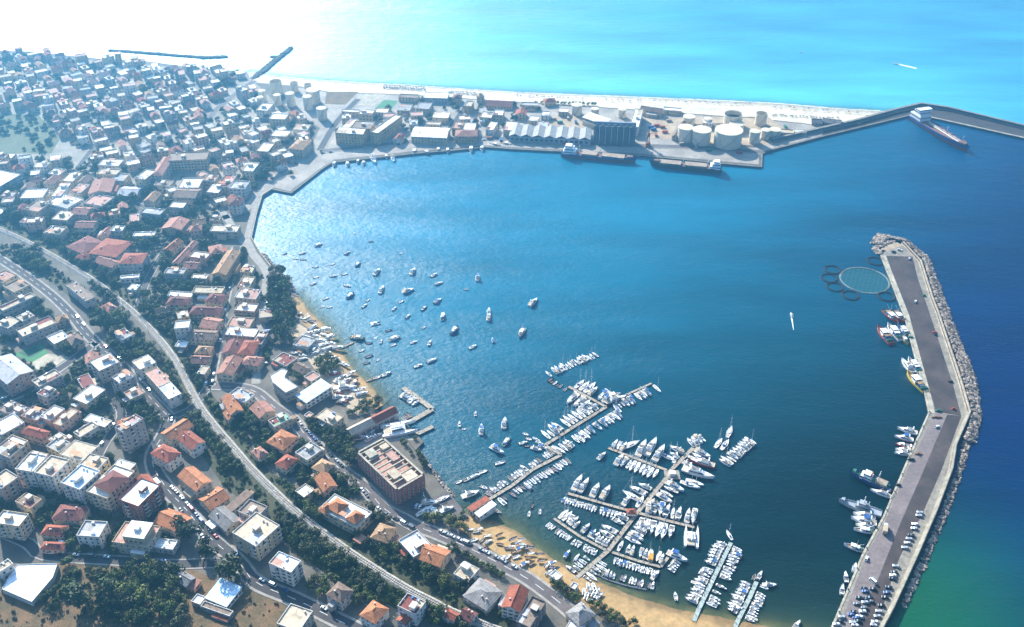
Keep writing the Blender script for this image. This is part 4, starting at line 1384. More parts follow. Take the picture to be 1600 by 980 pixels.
tile_houses('r1c0', [
    ((-160, 160, -5, 192, 182, 122), 10, 'F', 'w', 'b', dict(cat='hall', label='very large white-roofed hall at the edge of the town', mark='large white-roofed hall')),
    ((125, 262, 265, 257, 300, 202), 7, 'F', 'w', 'w'),
    ((320, 247, 380, 247, 427, 167), 9, 'F', 'w', 'w'),
    ((385, 152, 455, 157, 497, 102), 7, 'F', 'w', 'c'),
    ((430, 232, 495, 237, 527, 172), 8, 'F', 'p', 'c'),
    ((550, 232, 690, 222, 712, 142), 8, 'G', 'p', 'c'),
    ((520, 292, 640, 312, 667, 247), 7, 'F', 'p', 'w'),
    ((285, 292, 420, 327, 487, 257), 8, 'F', 'w', 'w'),
    ((150, 332, 240, 347, 267, 272), 8, 'F', 'b', 'c'),
    ((320, 392, 420, 400, 432, 342), 7, 'F', 't', 'g'),
    ((445, 357, 540, 362, 547, 317), 7, 'G', 'p', 'c'),
    ((465, 442, 580, 442, 587, 402), 8, 'G', 'p', 'c'),
    ((840, 137, 905, 147, 922, 82), 12, 'F', 'w', 'c'),
    ((945, 117, 1010, 117, 1047, 0), 11.5, 'H', 'p', 'c', dict(cat='apartment block')),
    ((1040, 30, 1290, 20, 1282, -30), 12, 'F', 'b', 'y', dict(label='long ochre apartment row near the harbour corner', mark='long ochre apartment row')),
    ((1110, 197, 1240, 197, 1252, 137), 8, 'F', 'w', 'c'),
    ((1350, 187, 1425, 192, 1442, 117), 9, 'F', 'r', 'c'),
    ((1290, 222, 1365, 227, 1372, 177), 8, 'F', 'w', 'p'),
    ((1270, 150, 1340, 155, 1350, 120), 8, 'F', 't', 'c'),
    ((1425, 302, 1500, 302, 1512, 252), 10, 'H', 'm', 'w'),
    ((1430, 200, 1530, 205, 1540, 155), 9, 'F', 'g', 'w'),
    ((1510, 90, 1580, 95, 1590, 40), 11, 'F', 'w', 'c'),
    ((895, 277, 960, 282, 987, 227), 7, 'G', 't', 'c'),
    ((1080, 252, 1220, 257, 1242, 202), 8, 'G', 'b', 'c'),
    ((1055, 317, 1145, 322, 1142, 287), 8, 'F', 'w', 'g'),
    ((875, 352, 1000, 367, 1022, 332), 7, 'F', 'g', 'g'),
    ((1010, 447, 1130, 457, 1167, 392), 7, 'G', 'p', 'y'),
    ((1020, 580, 1070, 590, 1100, 520), 6, 'G', 'o', 'c'),
    ((605, 500, 665, 505, 690, 450), 6, 'G', 'p', 'c'),
    ((690, 467, 765, 467, 777, 437), 7, 'F', 'w', 'g'),
    ((830, 502, 965, 497, 972, 470), 4, 'F', 'w', 'w'),
    ((555, 602, 725, 627, 757, 522), 8, 'H', 'r', 'c', dict(label='broad house under a big red-brown hip roof near the grove', mark='broad red-brown hip roof')),
    ((740, 667, 885, 667, 897, 602), 10, 'H', 'r', 'g', dict(label='grey-walled house with concave red hip roof', mark='concave red roof')),
    ((590, 657, 700, 692, 717, 642), 6, 'G', 'p', 'c'),
    ((415, 562, 520, 607, 572, 502), 7, 'H', 'm', 'c'),
    ((470, 630, 540, 645, 560, 600), 5, 'H', 'r', 'c'),
    ((750, 767, 870, 757, 877, 737), 4, 'F', 'w', 'w'),
    ((795, 830, 850, 835, 862, 800), 4, 'F', 'w', 'w'),
    ((1075, 662, 1115, 667, 1222, 532), 7, 'G', 'p', 'c'),
    ((1180, 627, 1285, 642, 1292, 602), 7, 'F', 'w', 'p'),
    ((1140, 695, 1225, 700, 1235, 660), 6, 'G', 'p', 'c'),
    ((1325, 732, 1410, 737, 1442, 592), 8, 'G', 't', 'y', dict(label='long tan-gabled building by the hedged street', mark='long tan-gabled building')),
    ((1025, 732, 1145, 737, 1152, 702), 8, 'F', 'g', 'g'),
    ((1195, 760, 1290, 765, 1300, 740), 5, 'F', 'w', 'c'),
    ((1310, 467, 1480, 472, 1472, 432), 7, 'F', 't', 'c'),
    ((1310, 400, 1370, 402, 1372, 375), 6, 'F', 'p', 'c'),
    ((410, 802, 535, 905, 590, 875), 8, 'F', 'b', 'g', dict(label='brown flat-roofed oblong block beside the railway', mark='brown oblong block')),
    ((625, 937, 680, 972, 727, 937), 6, 'H', 'p', 'c'),
    ((20, 812, 90, 852, 172, 792), 10, 'F', 'b', 'c'),
    ((-60, 760, 15, 790, 80, 730), 10, 'F', 'p', 'c'),
    ((-10, 945, 20, 967, 220, 872), 8, 'F', 't', 'g', dict(cat='school', label='upper long tan school wing near the avenue')),
    ((1500, 722, 1575, 727, 1582, 687), 6, 'F', 't', 'c'),
    ((1480, 817, 1555, 822, 1567, 752), 6, 'F', 't', 'c'),
    ((1465, 882, 1600, 892, 1602, 832), 6, 'F', 'p', 'c'),
    ((1465, 962, 1590, 972, 1592, 922), 6, 'F', 'w', 'p'),
    ((1200, 852, 1385, 857, 1392, 817), 5, 'F', 't', 'c'),
    ((1280, 902, 1385, 912, 1392, 862), 6, 'H', 'm', 'c'),
    ((1035, 922, 1170, 927, 1187, 882), 6, 'H', 'm', 'c'),
    ((1045, 870, 1195, 880, 1200, 850), 4, 'F', 'w', 'c'),
    ((1180, 982, 1370, 990, 1372, 940), 6, 'H', 'm', 'c'),
    ((240, 250, 290, 255, 310, 215), 5, 'F', 't', 'c'),
    ((600, 110, 730, 115, 740, 80), 8, 'F', 't', 'c'),
    ((610, 55, 740, 60, 750, 20), 8, 'F', 'w', 'c'),
    ((690, 150, 770, 155, 790, 110), 7, 'F', 'g', 'c'),
    ((270, 165, 330, 170, 350, 125), 7, 'G', 'p', 'c'),
    ((300, 110, 370, 118, 390, 80), 7, 'F', 'w', 'c'),
    ((480, 160, 540, 165, 560, 125), 7, 'G', 'b', 'c'),
    ((120, 410, 190, 418, 205, 390), 5, 'F', 'w', 'w'),
    ((730, 240, 850, 245, 870, 190), 5, 'G', 'l', 'g'),
    ((960, 180, 1060, 185, 1075, 150), 7, 'F', 'b', 'c'),
    ((270, 480, 370, 490, 385, 440), 7, 'F', 'g', 'c'),
])
tile_houses('r2c1', [
    ((250, 512, 315, 557, 482, 467), 6, 'S', 'u', 'w', dict(cat='warehouse', label='boatyard warehouse with a gleaming pale roof', mark='gleaming boatyard warehouse')),
    ((230, 197, 320, 222, 322, 147), 4, 'F', 'g', 'g', dict(cat='hut', label='square grey hut at the edge of the boatyard', mark='grey boatyard hut')),
    ((105, 292, 190, 332, 232, 272), 4, 'F', 'm', 'g', SH),
    ((225, 340, 290, 375, 330, 335), 4, 'G', 'b', 'g', SH),
    ((300, 397, 345, 427, 402, 392), 5, 'F', 'p', 'c'),
    ((370, 647, 480, 702, 592, 667), 6, 'F', 't', 'c'),
    ((300, 640, 330, 655, 360, 630), 3, 'F', 'p', 'p', SH),
    ((-40, 590, 20, 652, 122, 612), 7.5, 'G', 'p', 'c'),
    ((75, 672, 115, 712, 228, 662), 7, 'F', 'n', 'c', dict(label='house with a pale green roof below the coast road', mark='pale green roof')),
    ((65, 802, 170, 852, 307, 792), 8, 'H', 'o', 'p'),
    ((120, 937, 190, 972, 262, 912), 6, 'H', 'r', 'c'),
    ((245, 872, 320, 922, 417, 852), 8, 'F', 'g', 'c'),
    ((350, 962, 430, 1002, 497, 947), 7, 'H', 't', 'c'),
    ((-30, 860, 20, 905, 60, 860), 6, 'H', 'p', 'c'),
    ((120, 20, 20, 30, 10, -20), 5, 'F', 't', 'c'),
    ((-20, 190, 35, 195, 40, 115), 6, 'F', 'm', 'p'),
])
tile_houses('r3c1', [
    ((245, 132, 300, 172, 367, 127), 5, 'F', 'w', 'c'),
    ((395, 242, 630, 362, 718, 262), 7.5, 'F', 'w', 'c', dict(label='wide villa with white terraces and orange tiled towers by the railway', cat='villa', mark='wide villa with white terraces')),
    ((715, 417, 820, 452, 892, 367), 7, 'H', 't', 'c', dict(label='square cream house with a tan pyramid roof beside the villa', mark='tan pyramid roof')),
    ((890, 442, 985, 547, 1067, 437), 7, 'F', 'W', 'p'),
    ((1005, 547, 1150, 602, 1252, 517), 6.5, 'G', 'o', 'c'),
    ((1235, 647, 1325, 697, 1402, 622), 6, 'F', 't', 'w'),
    ((1295, 782, 1440, 872, 1547, 762), 5.5, 'H', 'g', 'g'),
    ((80, 582, 220, 642, 292, 572), 12, 'F', 'w', 'w', dict(label='white balconied block below the railway cutting', mark='white balconied block')),
    ((440, 772, 530, 827, 607, 752), 7.5, 'H', 'b', 'g'),
    ((130, 960, 270, 1010, 375, 890), 8.5, 'F', 't', 'c'),
    ((650, 902, 745, 957, 847, 877), 7, 'H', 'o', 'w'),
    ((885, 852, 1000, 907, 1067, 827), 9.5, 'F', 'm', 'w'),
    ((880, 932, 930, 967, 982, 917), 5, 'G', 'r', 'w'),
    ((1165, 902, 1235, 940, 1267, 897), 5, 'G', 'r', 'w'),
    ((1325, 232, 1347, 254, 1462, 195), 3.5, 'S', 'r', 'w', dict(cat='kiosk', label='long red-roofed boat club kiosk at the pier root', mark='red-roofed boat club kiosk')),
    ((1370, 267, 1395, 289, 1492, 217), 3.5, 'S', 'w', 'w', dict(cat='kiosk', label='long white-roofed kiosk at the pier root')),
    ((610, 430, 650, 455, 690, 425), 3, 'S', 'p', 'c', SH),
])
on_roof('r3c1', (440, 225, 510, 270, 570, 210), 7.5, 2.4, 'H', 'o', 'c', 0)
on_roof('r3c1', (560, 300, 620, 335, 680, 280), 7.5, 2.0, 'H', 'o', 'c', 0)
on_roof('r3c1', (392, 245, 430, 270, 470, 215), 7.5, 1.8, 'H', 'o', 'c', 0)
tile_houses('full', [
    ((363, 833, 400, 855, 434, 820), 12.5, 'F', 't', 'c', dict(label='big beige block with a roof court beside the curved lane', mark='big beige block')),
    ((372, 800, 400, 812, 424, 795), 8, 'F', 'b', 'g'),
    ((784, 948, 812, 956, 838, 926), 9, 'G', 'r', 'w', dict(label='white house with steep bright red roof beside the coast road', mark='steep bright red roof')),
    ((806, 972, 828, 982, 858, 944), 9, 'F', 'b', 'd'),
    ((884, 958, 905, 978, 926, 956), 6.5, 'H', 'g', 'c'),
    ((882, 985, 905, 995, 915, 978), 5, 'F', 'w', 'w'),
    ((858, 899, 870, 908, 878, 899), 3, 'F', 'w', 'w', dict(cat='kiosk', label='small white beach kiosk with blue sunshade', mark='white beach kiosk')),
    ((890, 918, 898, 922, 904, 914), 2.8, 'F', 'w', 'w', dict(cat='kiosk', label='tiny white ticket hut at the foot of the cross pier', near=False)),
    ((530, 702, 580, 735, 600, 722), 0.01, 'F', 'g', 'g') if False else ((718, 962, 735, 972, 752, 962), 4, 'G', 'm', 'w'),
])


def polyblock(name, px, h, wm, rm, label, cat, mark=None, inset=0.3, windows=True, group=None):
    pts = [P(x, y, G + h) for x, y in px]
    c = sum(pts, Vector()) / len(pts)
    root = empty(name, (c.x, c.y, G))
    FOOT.append((c.x, c.y, max((p - c).to_2d().length for p in pts) * .8))
    loc = [(p.x - c.x, p.y - c.y) for p in pts]
    mb = MB(); mb.prism(loc, -1.5, h, 0); mb.build('wall', [wm], root)
    sh = [(x * (1 - inset / max(math.hypot(x, y), 1)), y * (1 - inset / max(math.hypot(x, y), 1))) for x, y in loc]
    mb = MB(); mb.prism(sh, h, h + .12, 0); mb.build('roof', [rm], root)
    n = len(loc)
    ar = sum(loc[k][0] * loc[(k + 1) % n][1] - loc[(k + 1) % n][0] * loc[k][1] for k in range(n))
    if ar < 0:
        loc = loc[::-1]
    mb = MB()
    ring = [Vector((x, y, 0)) for x, y in loc + [loc[0]]]
    for a, b_ in zip(ring[:-1], ring[1:]):
        ribbon(mb, [a, b_], 0.0, .28, h - .02, h + .6)
    mb.build('parapet', ['parapet'], root)
    if windows:
        nf = max(1, int(h / 3.1))
        for a, b_ in zip(ring[:-1], ring[1:]):
            d = b_ - a
            L = d.length
            an = math.atan2(-d.x, d.y)           # outward
            nrm = Vector((math.cos(an), math.sin(an)))
            if nrm.dot((-Vector((c.x, c.y))).normalized()) < -.12:
                continue
            for f in range(nf):
                for k in range(int(L / 3.3)):
                    p = a.lerp(b_, (k + .5) / int(L / 3.3))
                    link('window', WIN[1], root, None, (p.x + nrm.x * .03, p.y + nrm.y * .03, (f + .55) * h / nf), an - PI / 2)
    tag(root, label, cat, group, final=True)
    if mark:
        LANDMARKS.append((mark, c))
    return root


polyblock('pool_hall', tp('r3c0', 12, 745, 200, 826, 332, 672, 362, 584, 108, 590, 60, 660), 3.5, 'wall_white', 'roof_pool', 'dazzling white flat-roofed hall above the dry field', 'hall', 'dazzling white hall', windows=False)
polyblock('house', tp('r2c1', 90, 388, 105, 432, 185, 497, 262, 460, 178, 400, 198, 360, 160, 345), 9, 'wall_grey', 'roof_white', 'grey house with an angled white roof by the boatyard', 'house', 'angled white roof')

# red brick block on the shore, with a sunk roof
hb = 13.0
ctr, rz, w, d = from_corners(P(557, 707, G + hb), P(620, 767, G + hb), P(667, 745, G + hb))
root = empty('brick_block', (ctr.x, ctr.y, G), rz)
FOOT.append((ctr.x, ctr.y, max(w, d) * .5))
x, y = w / 2, d / 2
mb = MB(); mb.box(-x, -y, -1.5, x, y, hb - 2.5)
for (x0, y0, x1, y1) in ((-x, -y, x, -y + 1.2), (-x, y - 1.2, x, y), (-x, -y + 1.2, -x + 1.2, y - 1.2), (x - 1.2, -y + 1.2, x, y - 1.2)):
    mb.box(x0, y0, hb - 2.5, x1, y1, hb - .05)
mb.build('wall', ['wall_brick'], root)
for (x0, y0, x1, y1, z, m_) in ((-x + 1.2, -y + 1.2, x - 1.2, y - 1.2, hb - 2.45, 'roof_pink'),):
    mb = MB(); mb.box(x0, y0, hb - 2.6, x1, y1, z); mb.build('roof', [m_], root)
rr2 = random.Random(4)
for k in range(9):                          # cream roof slabs and beams
    a = -x + 2.2 + (w - 5) * k / 9
    mb = MB(); mb.box(a, -y + .9, hb - .9, a + .9, y - .9, hb - .3); mb.build('roof_beam', ['pale_concrete'], root)
for (fx, fy, fw, fd) in ((.12, -.3, .18, .28), (-.42, -.34, .16, .3), (.30, -.05, .16, .38), (-.2, .12, .2, .25), (-.38, .15, .1, .25)):
    mb = MB(); mb.box(fx * w, fy * d, hb - 2.4, (fx + fw) * w, (fy + fd) * d, hb + .5 + rr2.uniform(-.3, .4)); mb.build('roof_slab', [rr2.choice(['roof_tan', 'pale_concrete', 'roof_pink'])], root)
mb = MB()
ringr = [Vector((-x, -y, 0)), Vector((x, -y, 0)), Vector((x, y, 0)), Vector((-x, y, 0)), Vector((-x, -y, 0))]
for a, b_ in zip(ringr[:-1], ringr[1:]):
    ribbon(mb, [a, b_], 0.0, 1.25, hb - .05, hb + .35)
mb.build('parapet', ['pale_concrete'], root)
for (cx, cy, ln, an) in faces_of(Vector((ctr.x, ctr.y)), rz, w, d):
    for f in range(4):
        for k in range(int(ln / 3.4)):
            s = ((k + .5) / int(ln / 3.4) - .5) * ln
            link('window', WIN[2], root, None, (cx - math.sin(an) * s + math.cos(an) * .03, cy + math.cos(an) * s + math.sin(an) * .03, 1.8 + f * 3.0), an - PI / 2)
tag(root, 'big brick-red block with sunken cream and red roof above the shore', 'building', final=True)
LANDMARKS.append(('big brick-red block', ctr.copy()))

# long boatyard shed, half red half pale roof
hs_ = 6.0
ctr, rz, w, d = from_corners(P(*TQ('r2c1', 560, 722), G + hs_), P(*TQ('r2c1', 600, 762), G + hs_), P(*TQ('r2c1', 893, 622), G + hs_))
w, d, rz = d, w, rz + PI / 2
root = empty('boat_shed', (ctr.x, ctr.y, G), rz)
FOOT.append((ctr.x, ctr.y, w * .45))
mb, _ = roof_mesh('G', w, d, hs_)
mb2 = MB(); mb2.box(-w / 2, -d / 2, -1.5, w / 2, d / 2, hs_ - .25)
for k in range(7):
    mb2.box(-w / 2 + 2 + k * (w - 4) / 7, -d / 2 - .08, .2, -w / 2 + 2 + (k + .7) * (w - 4) / 7, d / 2 + .08, 4.0, 1)
mb2.build('wall', ['wall_grey', 'wall_dark'], root)
east_sign = 1 if (Matrix.Rotation(rz, 3, 'Z') @ Vector((1, 0, 0))).x > 0 else -1
for s, m_, nm2 in ((east_sign, 'tile_red', 'red_roof_half'), (-east_sign, 'roof_tan', 'pale_roof_half')):
    mbh, _ = roof_mesh('G', w / 2, d, hs_, over=.15)
    o = mbh.build(nm2, [m_], root)
    o.location = (s * w / 4 + s * .16, 0, 0)
tag(root, 'long boatyard shed, one half red-roofed, the other pale', 'shed', final=True)
LANDMARKS.append(('two-coloured boatyard shed', ctr.copy()))

# ---- port buildings along the far quay
tile_houses('r0c1', [
    ((715, 827, 762, 837, 882, 722), 13, 'F', 'w', 'y', dict(cat='school', label='deep side wing of the large port building with white roof', storey=3.4)),
    ((495, 832, 668, 842, 690, 805), 13, 'F', 'w', 'y', dict(cat='school', label='front wing of the large port building with white roof', mark='large port building', storey=3.4)),
    ((500, 830, 545, 836, 600, 745), 12.9, 'F', 'w', 'y', dict(cat='school', label='narrow side wing of the large port building', storey=3.4)),
    ((592, 800, 715, 808, 740, 765), 13.2, 'F', 'b', 'y', dict(cat='school', label='brown-roofed rear wing of the large port building', storey=3.4)),
    ((970, 852, 1190, 862, 1202, 802), 8, 'G', 'w', 'c', dict(cat='warehouse', label='white-roofed quay warehouse between the port building and red roof', mark='white-roofed quay warehouse')),
    ((1245, 852, 1380, 852, 1377, 812), 8, 'H', 'p', 'y', dict(cat='house', label='quay house with pinkish red hip roof', mark='pinkish red quay roof')),
    ((1225, 805, 1285, 808, 1290, 765), 8, 'F', 'p', 'y'),
    ((1292, 812, 1365, 815, 1370, 772), 8, 'F', 'w', 'c'),
    ((1045, 612, 1195, 617, 1202, 582), 6, 'F', 'w', 'b', WH),
    ((205, 927, 290, 937, 352, 882), 10, 'H', 't', 'c'),
    ((0, 947, 75, 952, 107, 897), 9, 'F', 'w', 'c'),
    ((860, 870, 905, 875, 912, 840), 6, 'G', 'r', 'w'),
    ((1100, 735, 1200, 740, 1215, 705), 6, 'F', 'w', 'c'),
    ((1300, 665, 1345, 668, 1362, 635), 8, 'F', 't', 'y'),
    ((1435, 660, 1600, 668, 1600, 632), 4, 'G', 'm', 'c', WH),
    ((535, 700, 640, 705, 650, 690), 5, 'F', 'w', 'c', WH),
    ((740, 705, 820, 708, 830, 680), 5, 'F', 'w', 'c'),
    ((640, 715, 725, 720, 730, 690), 8, 'F', 'w', 'c'),
    ((0, 690, 70, 695, 90, 650), 9, 'F', 'w', 'w'),
    ((80, 745, 180, 750, 190, 715), 9, 'F', 'w', 'c'),
    ((30, 665, 100, 668, 105, 648), 7, 'F', 'w', 'c'),
    ((1000, 680, 1080, 685, 1090, 645), 6, 'F', 'g', 'c', WH),
    ((880, 690, 960, 694, 975, 655), 5, 'F', 'g', 'c', WH),
    ((890, 610, 1010, 616, 1015, 595), 5, 'F', 'b', 'c', WH),
    ((1400, 735, 1470, 740, 1480, 705), 7, 'F', 'w', 'c'),
    ((1480, 720, 1540, 724, 1545, 692), 7, 'F', 'w', 'c'),
    ((1435, 810, 1480, 815, 1490, 765), 7, 'F', 'w', 'w'),
    ((1545, 815, 1620, 820, 1640, 765), 7, 'F', 'w', 'c', WH),
    ((1060, 780, 1150, 784, 1160, 765), 5, 'F', 't', 'c', WH),
    ((90, 850, 190, 858, 200, 820), 7, 'F', 'w', 'c'),
    ((230, 810, 320, 815, 330, 780), 6, 'F', 't', 'c'),
], near=False)
tile_houses('r0c2', [
    ((442, 732, 570, 777, 598, 747), 8, 'S', 'w', 'c', dict(cat='warehouse', label='slanting white roof behind the dark silos')),
    ((735, 792, 790, 797, 832, 687), 10, 'F', 'w', 'w', dict(cat='warehouse', label='tall white warehouse beside the dark grain silos', mark='tall white warehouse')),
    ((800, 685, 930, 705, 935, 680), 6, 'G', 'b', 'c', WH),
    ((570, 800, 740, 805, 750, 770), 7, 'F', 't', 'c', WH),
    ((20, 715, 85, 718, 90, 690), 6, 'G', 'r', 'c', WH),
    ((100, 755, 160, 760, 175, 730), 5, 'F', 'w', 'c', WH),
    ((180, 725, 230, 728, 240, 700), 5, 'F', 'w', 'w', WH),
    ((290, 700, 350, 703, 358, 680), 5, 'F', 'w', 'c', WH),
    ((150, 795, 220, 800, 235, 765), 5, 'F', 'l', 'c', WH),
    ((60, 660, 160, 664, 165, 645), 5, 'F', 'l', 'c', WH),
    ((945, 690, 1060, 700, 1065, 680), 4, 'F', 'w', 'c', WH),
    ((1000, 850, 1030, 855, 1065, 760), 5, 'G', 'b', 'c', WH),
    ((1190, 770, 1250, 775, 1255, 745), 6, 'F', 'w', 'w', WH),
], near=False)
tile_houses('r0c3', [
    ((275, 765, 335, 770, 345, 750), 3.5, 'G', 'g', 'g', SH), ((340, 762, 455, 778, 465, 755), 3.5, 'G', 'g', 'g', SH),
    ((60, 830, 160, 838, 165, 815), 4, 'F', 't', 'c', SH), ((165, 828, 240, 832, 245, 812), 3.5, 'F', 'l', 'c', SH),
], near=False)

# saw-tooth warehouse: one thing, seven bays
for k in range(7):
    pass
a, b_, c_ = P(*TQ('r0c2', -20, 842), G + 8), P(*TQ('r0c2', 492, 868), G + 8), P(*TQ('r0c2', 500, 800), G + 8)
ctr, rz, w, d = from_corners(a, b_, c_)
root = empty('sawtooth_warehouse', (ctr.x, ctr.y, G), rz)
FOOT.append((ctr.x, ctr.y, w * .45))
mb = MB(); mb.box(-w / 2, -d / 2, -1.5, w / 2, d / 2, 6.5)
for k in range(16):
    mb.box(-w / 2 + 2 + k * w / 16.5, -d / 2 - .06, 2, -w / 2 + 5 + k * w / 16.5, -d / 2, 4.5, 1)
mb.build('wall', ['wall_bluegrey', 'pane'], root)
bw = w / 7
for k in range(7):
    mbh, _ = roof_mesh('G', d, bw * .98, 6.6, over=.1, rise=2.6)
    o = mbh.build('roof_bay', ['roof_grey'], root)
    o.location = (-w / 2 + bw * (k + .5), 0, 0)
    o.rotation_euler = (0, 0, PI / 2)
tag(root, 'long quay warehouse with seven pale ridged roof bays', 'warehouse', final=True)
LANDMARKS.append(('ridged quay warehouse', ctr.copy()))

# dark grain silos
a, b_, c_ = P(*TQ('r0c2', 505, 905), G), P(*TQ('r0c2', 768, 915), G), P(*TQ('r0c2', 775, 870), G)
ctr, rz, w, d = from_corners(a, b_, c_)
root = empty('grain_silos', (ctr.x, ctr.y, G), rz)
FOOT.append((ctr.x, ctr.y, w * .5))
hh = 20
n = 7
r_ = w / n / 2
for k in range(n):
    for j in range(2):
        mb = MB(); mb.cyl(0, 0, r_ * .97, -1, hh, 16, 0, 0); o = mb.build('silo', ['silo_grey'], root); o.location = (-w / 2 + r_ * (2 * k + 1), -r_ + j * 2 * r_, 0)
mb = MB(); mb.box(-w / 2, -r_ * 2, hh + .02, w / 2, r_ * 2, hh + .5)
for k in range(n):
    mb.box(-w / 2 + r_ * (2 * k + 1) - .7, -r_ * 1.9, hh + .5, -w / 2 + r_ * (2 * k + 1) + .7, -r_ * 1.2, hh + 2.2)
mb.build('gallery', ['silo_grey'], root)
mb = MB(); mb.box(-w / 2, -1.2, hh + .5, w / 2, 1.2, hh + 3.2); mb.build('conveyor_house', ['wall_bluegrey'], root)
for k in range(n - 1):
    mb = MB(); mb.tube((-w / 2 + r_ * 2 * (k + 1), -2 * r_ - .1, 0), (-w / 2 + r_ * 2 * (k + 1), -2 * r_ - .1, hh), .35, 6); mb.build('downpipe', ['frame_white'], root)
tag(root, 'dark row of tall grain silos on the far quay', 'silo', final=True)
LANDMARKS.append(('dark grain silos', ctr.copy()))

# storage tanks: (tile, centre x, rim centre y, width, height, open dark top)
TANKS = [('r0c2', 1357, 812, 172, 17, 0), ('r0c2', 1188, 810, 118, 15, 0), ('r0c2', 1088, 795, 95, 15, 0), ('r0c2', 1385, 712, 115, 13, 1), ('r0c2', 1562, 708, 72, 13, 1), ('r0c2', 1108, 728, 75, 9, 0),
         ('r0c2', 1405, 772, 92, 8, 0), ('r0c2', 1520, 820, 66, 13, 0), ('r0c2', 1590, 812, 60, 10, 0), ('r0c2', 1225, 742, 50, 8, 0), ('r0c2', 407, 655, 66, 11, 0), ('r0c2', 520, 680, 50, 8, 0), ('r0c2', 690, 684, 50, 9, 0),
         ('r0c1', 120, 508, 74, 16, 1), ('r0c1', 235, 516, 48, 11, 1), ('r0c1', 322, 526, 44, 8, 1), ('r0c1', 36, 568, 46, 13, 0), ('r0c1', 352, 562, 84, 15, 0), ('r0c1', 130, 594, 46, 12, 0), ('r0c1', 211, 584, 56, 15, 0),
         ('r0c1', 318, 604, 56, 15, 0), ('r0c1', 24, 608, 44, 12, 0), ('r0c1', 408, 676, 62, 13, 0), ('r0c3', 45, 810, 70, 9, 0)]
for k, (t, cx, cy, wd, h, dk) in enumerate(TANKS):
    px, py = TQ(t, cx, cy)
    c = P(px, py, G + h)
    rad = wd / 4 / 2 / (FOC / (c.y * CT + (CAM_H - c.z) * ST))
    root = empty('storage_tank', (c.x, c.y, G))
    FOOT.append((c.x, c.y, rad))
    mb = MB()
    n = 36
    for z0, z1, rr_ in ((-1, h, rad),):
        mb.cyl(0, 0, rad, -1, h - (.02 if not dk else 3), n, 0, 0)
    if dk:
        mb.v = mb.v; mb.f.pop(); mb.m.pop()
        ringo = [(rad * math.cos(2 * PI * q / n), rad * math.sin(2 * PI * q / n)) for q in range(n)]
        for q in range(n):
            a, b_ = ringo[q], ringo[(q + 1) % n]
            mb.face([(*a, h - 3), (*b_, h - 3), (*b_, h), (*a, h)])
            mb.face([(a[0] * .97, a[1] * .97, h), (b_[0] * .97, b_[1] * .97, h), (b_[0] * .97, b_[1] * .97, h - 6), (a[0] * .97, a[1] * .97, h - 6)])
            mb.face([(*a, h), (*b_, h), (b_[0] * .97, b_[1] * .97, h), (a[0] * .97, a[1] * .97, h)])
    mb.build('shell', ['tank_white'], root, smooth=False)
    mb = MB()
    if dk:
        mb.cyl(0, 0, rad * .96, h - 6.5, h - 5, n, 0, 0); mb.build('floating_roof', ['tank_dark'], root)
    else:
        mb.cyl(0, 0, rad * 1.01, h, h + .25, n, 0, 0); mb.cyl(0, 0, rad * .98, h + .25, h + .9, n, 0, 0, r1=.5); mb.build('roof', ['tank_top'], root)
    mb = MB()
    for q in range(14):                                  # stair winding up the shell
        a0 = -2.2 + q * .09
        mb.box(*(lambda x_, y_, z_: (x_ - .5, y_ - .5, z_, x_ + .5, y_ + .5, z_ + .2))((rad + .35) * math.cos(a0), (rad + .35) * math.sin(a0), h * q / 14))
    mb.build('stair', ['steel'], root, kind='stuff')
    mb = MB(); mb.torus((0, 0, h * .96), rad + .05, .15, 36, 4); mb.build('wind_girder', ['tank_white'], root)
    nm_ = 'open-topped storage tank with dark floating roof' if dk else ('squat white storage tank' if rad > h * .8 else 'white cylindrical storage tank')
    if k == 0:
        tag(root, 'largest cream storage tank on the far quay', 'tank', 'oil storage tanks', final=True); LANDMARKS.append(('largest storage tank', c.copy()))
    elif k == 3:
        tag(root, 'big open-topped tank with dark floating roof behind the largest tank', 'tank', 'oil storage tanks', final=True)
    elif k == 17:
        tag(root, 'widest white tank in the depot near the river jetty', 'tank', 'oil storage tanks', final=True); LANDMARKS.append(('depot near the river jetty', c.copy()))
    else:
        tag(root, nm_, 'tank', 'oil storage tanks')
# harbour crane
c = P(*TQ('r0c2', 848, 915), G)
root = empty('harbour_crane', c)
mb = MB(); mb.box(-3.2, -3.2, 0, 3.2, 3.2, 1.5); mb.box(-2.4, -2.4, 1.5, 2.4, 2.4, 4.5); mb.build('base', ['crane_rust'], root)
mb = MB()
for sx in (-1, 1):
    for sy in (-1, 1):
        mb.tube((sx * 1.1, sy * 1.1, 4.5), (sx * .7, sy * .7, 17), .22, 5)
for k in range(5):
    mb.box(-1.1, -1.1, 6 + k * 2.4, 1.1, 1.1, 6.25 + k * 2.4)
mb.build('tower', ['crane_rust'], root)
mb = MB(); mb.tube((0, 0, 15), (6, -14, 22), .5, 6, 0, .25); mb.tube((0, 0, 17), (6, -14, 22.2), .08, 4); mb.build('jib', ['crane_rust'], root)
mb = MB(); mb.box(-1.5, -1.8, 12, 1.5, 1.8, 14.6); mb.build('cab', ['crane_rust'], root)
tag(root, 'rusty brown harbour crane between the two cargo ships', 'crane', final=True)
LANDMARKS.append(('rusty harbour crane', c.copy()))

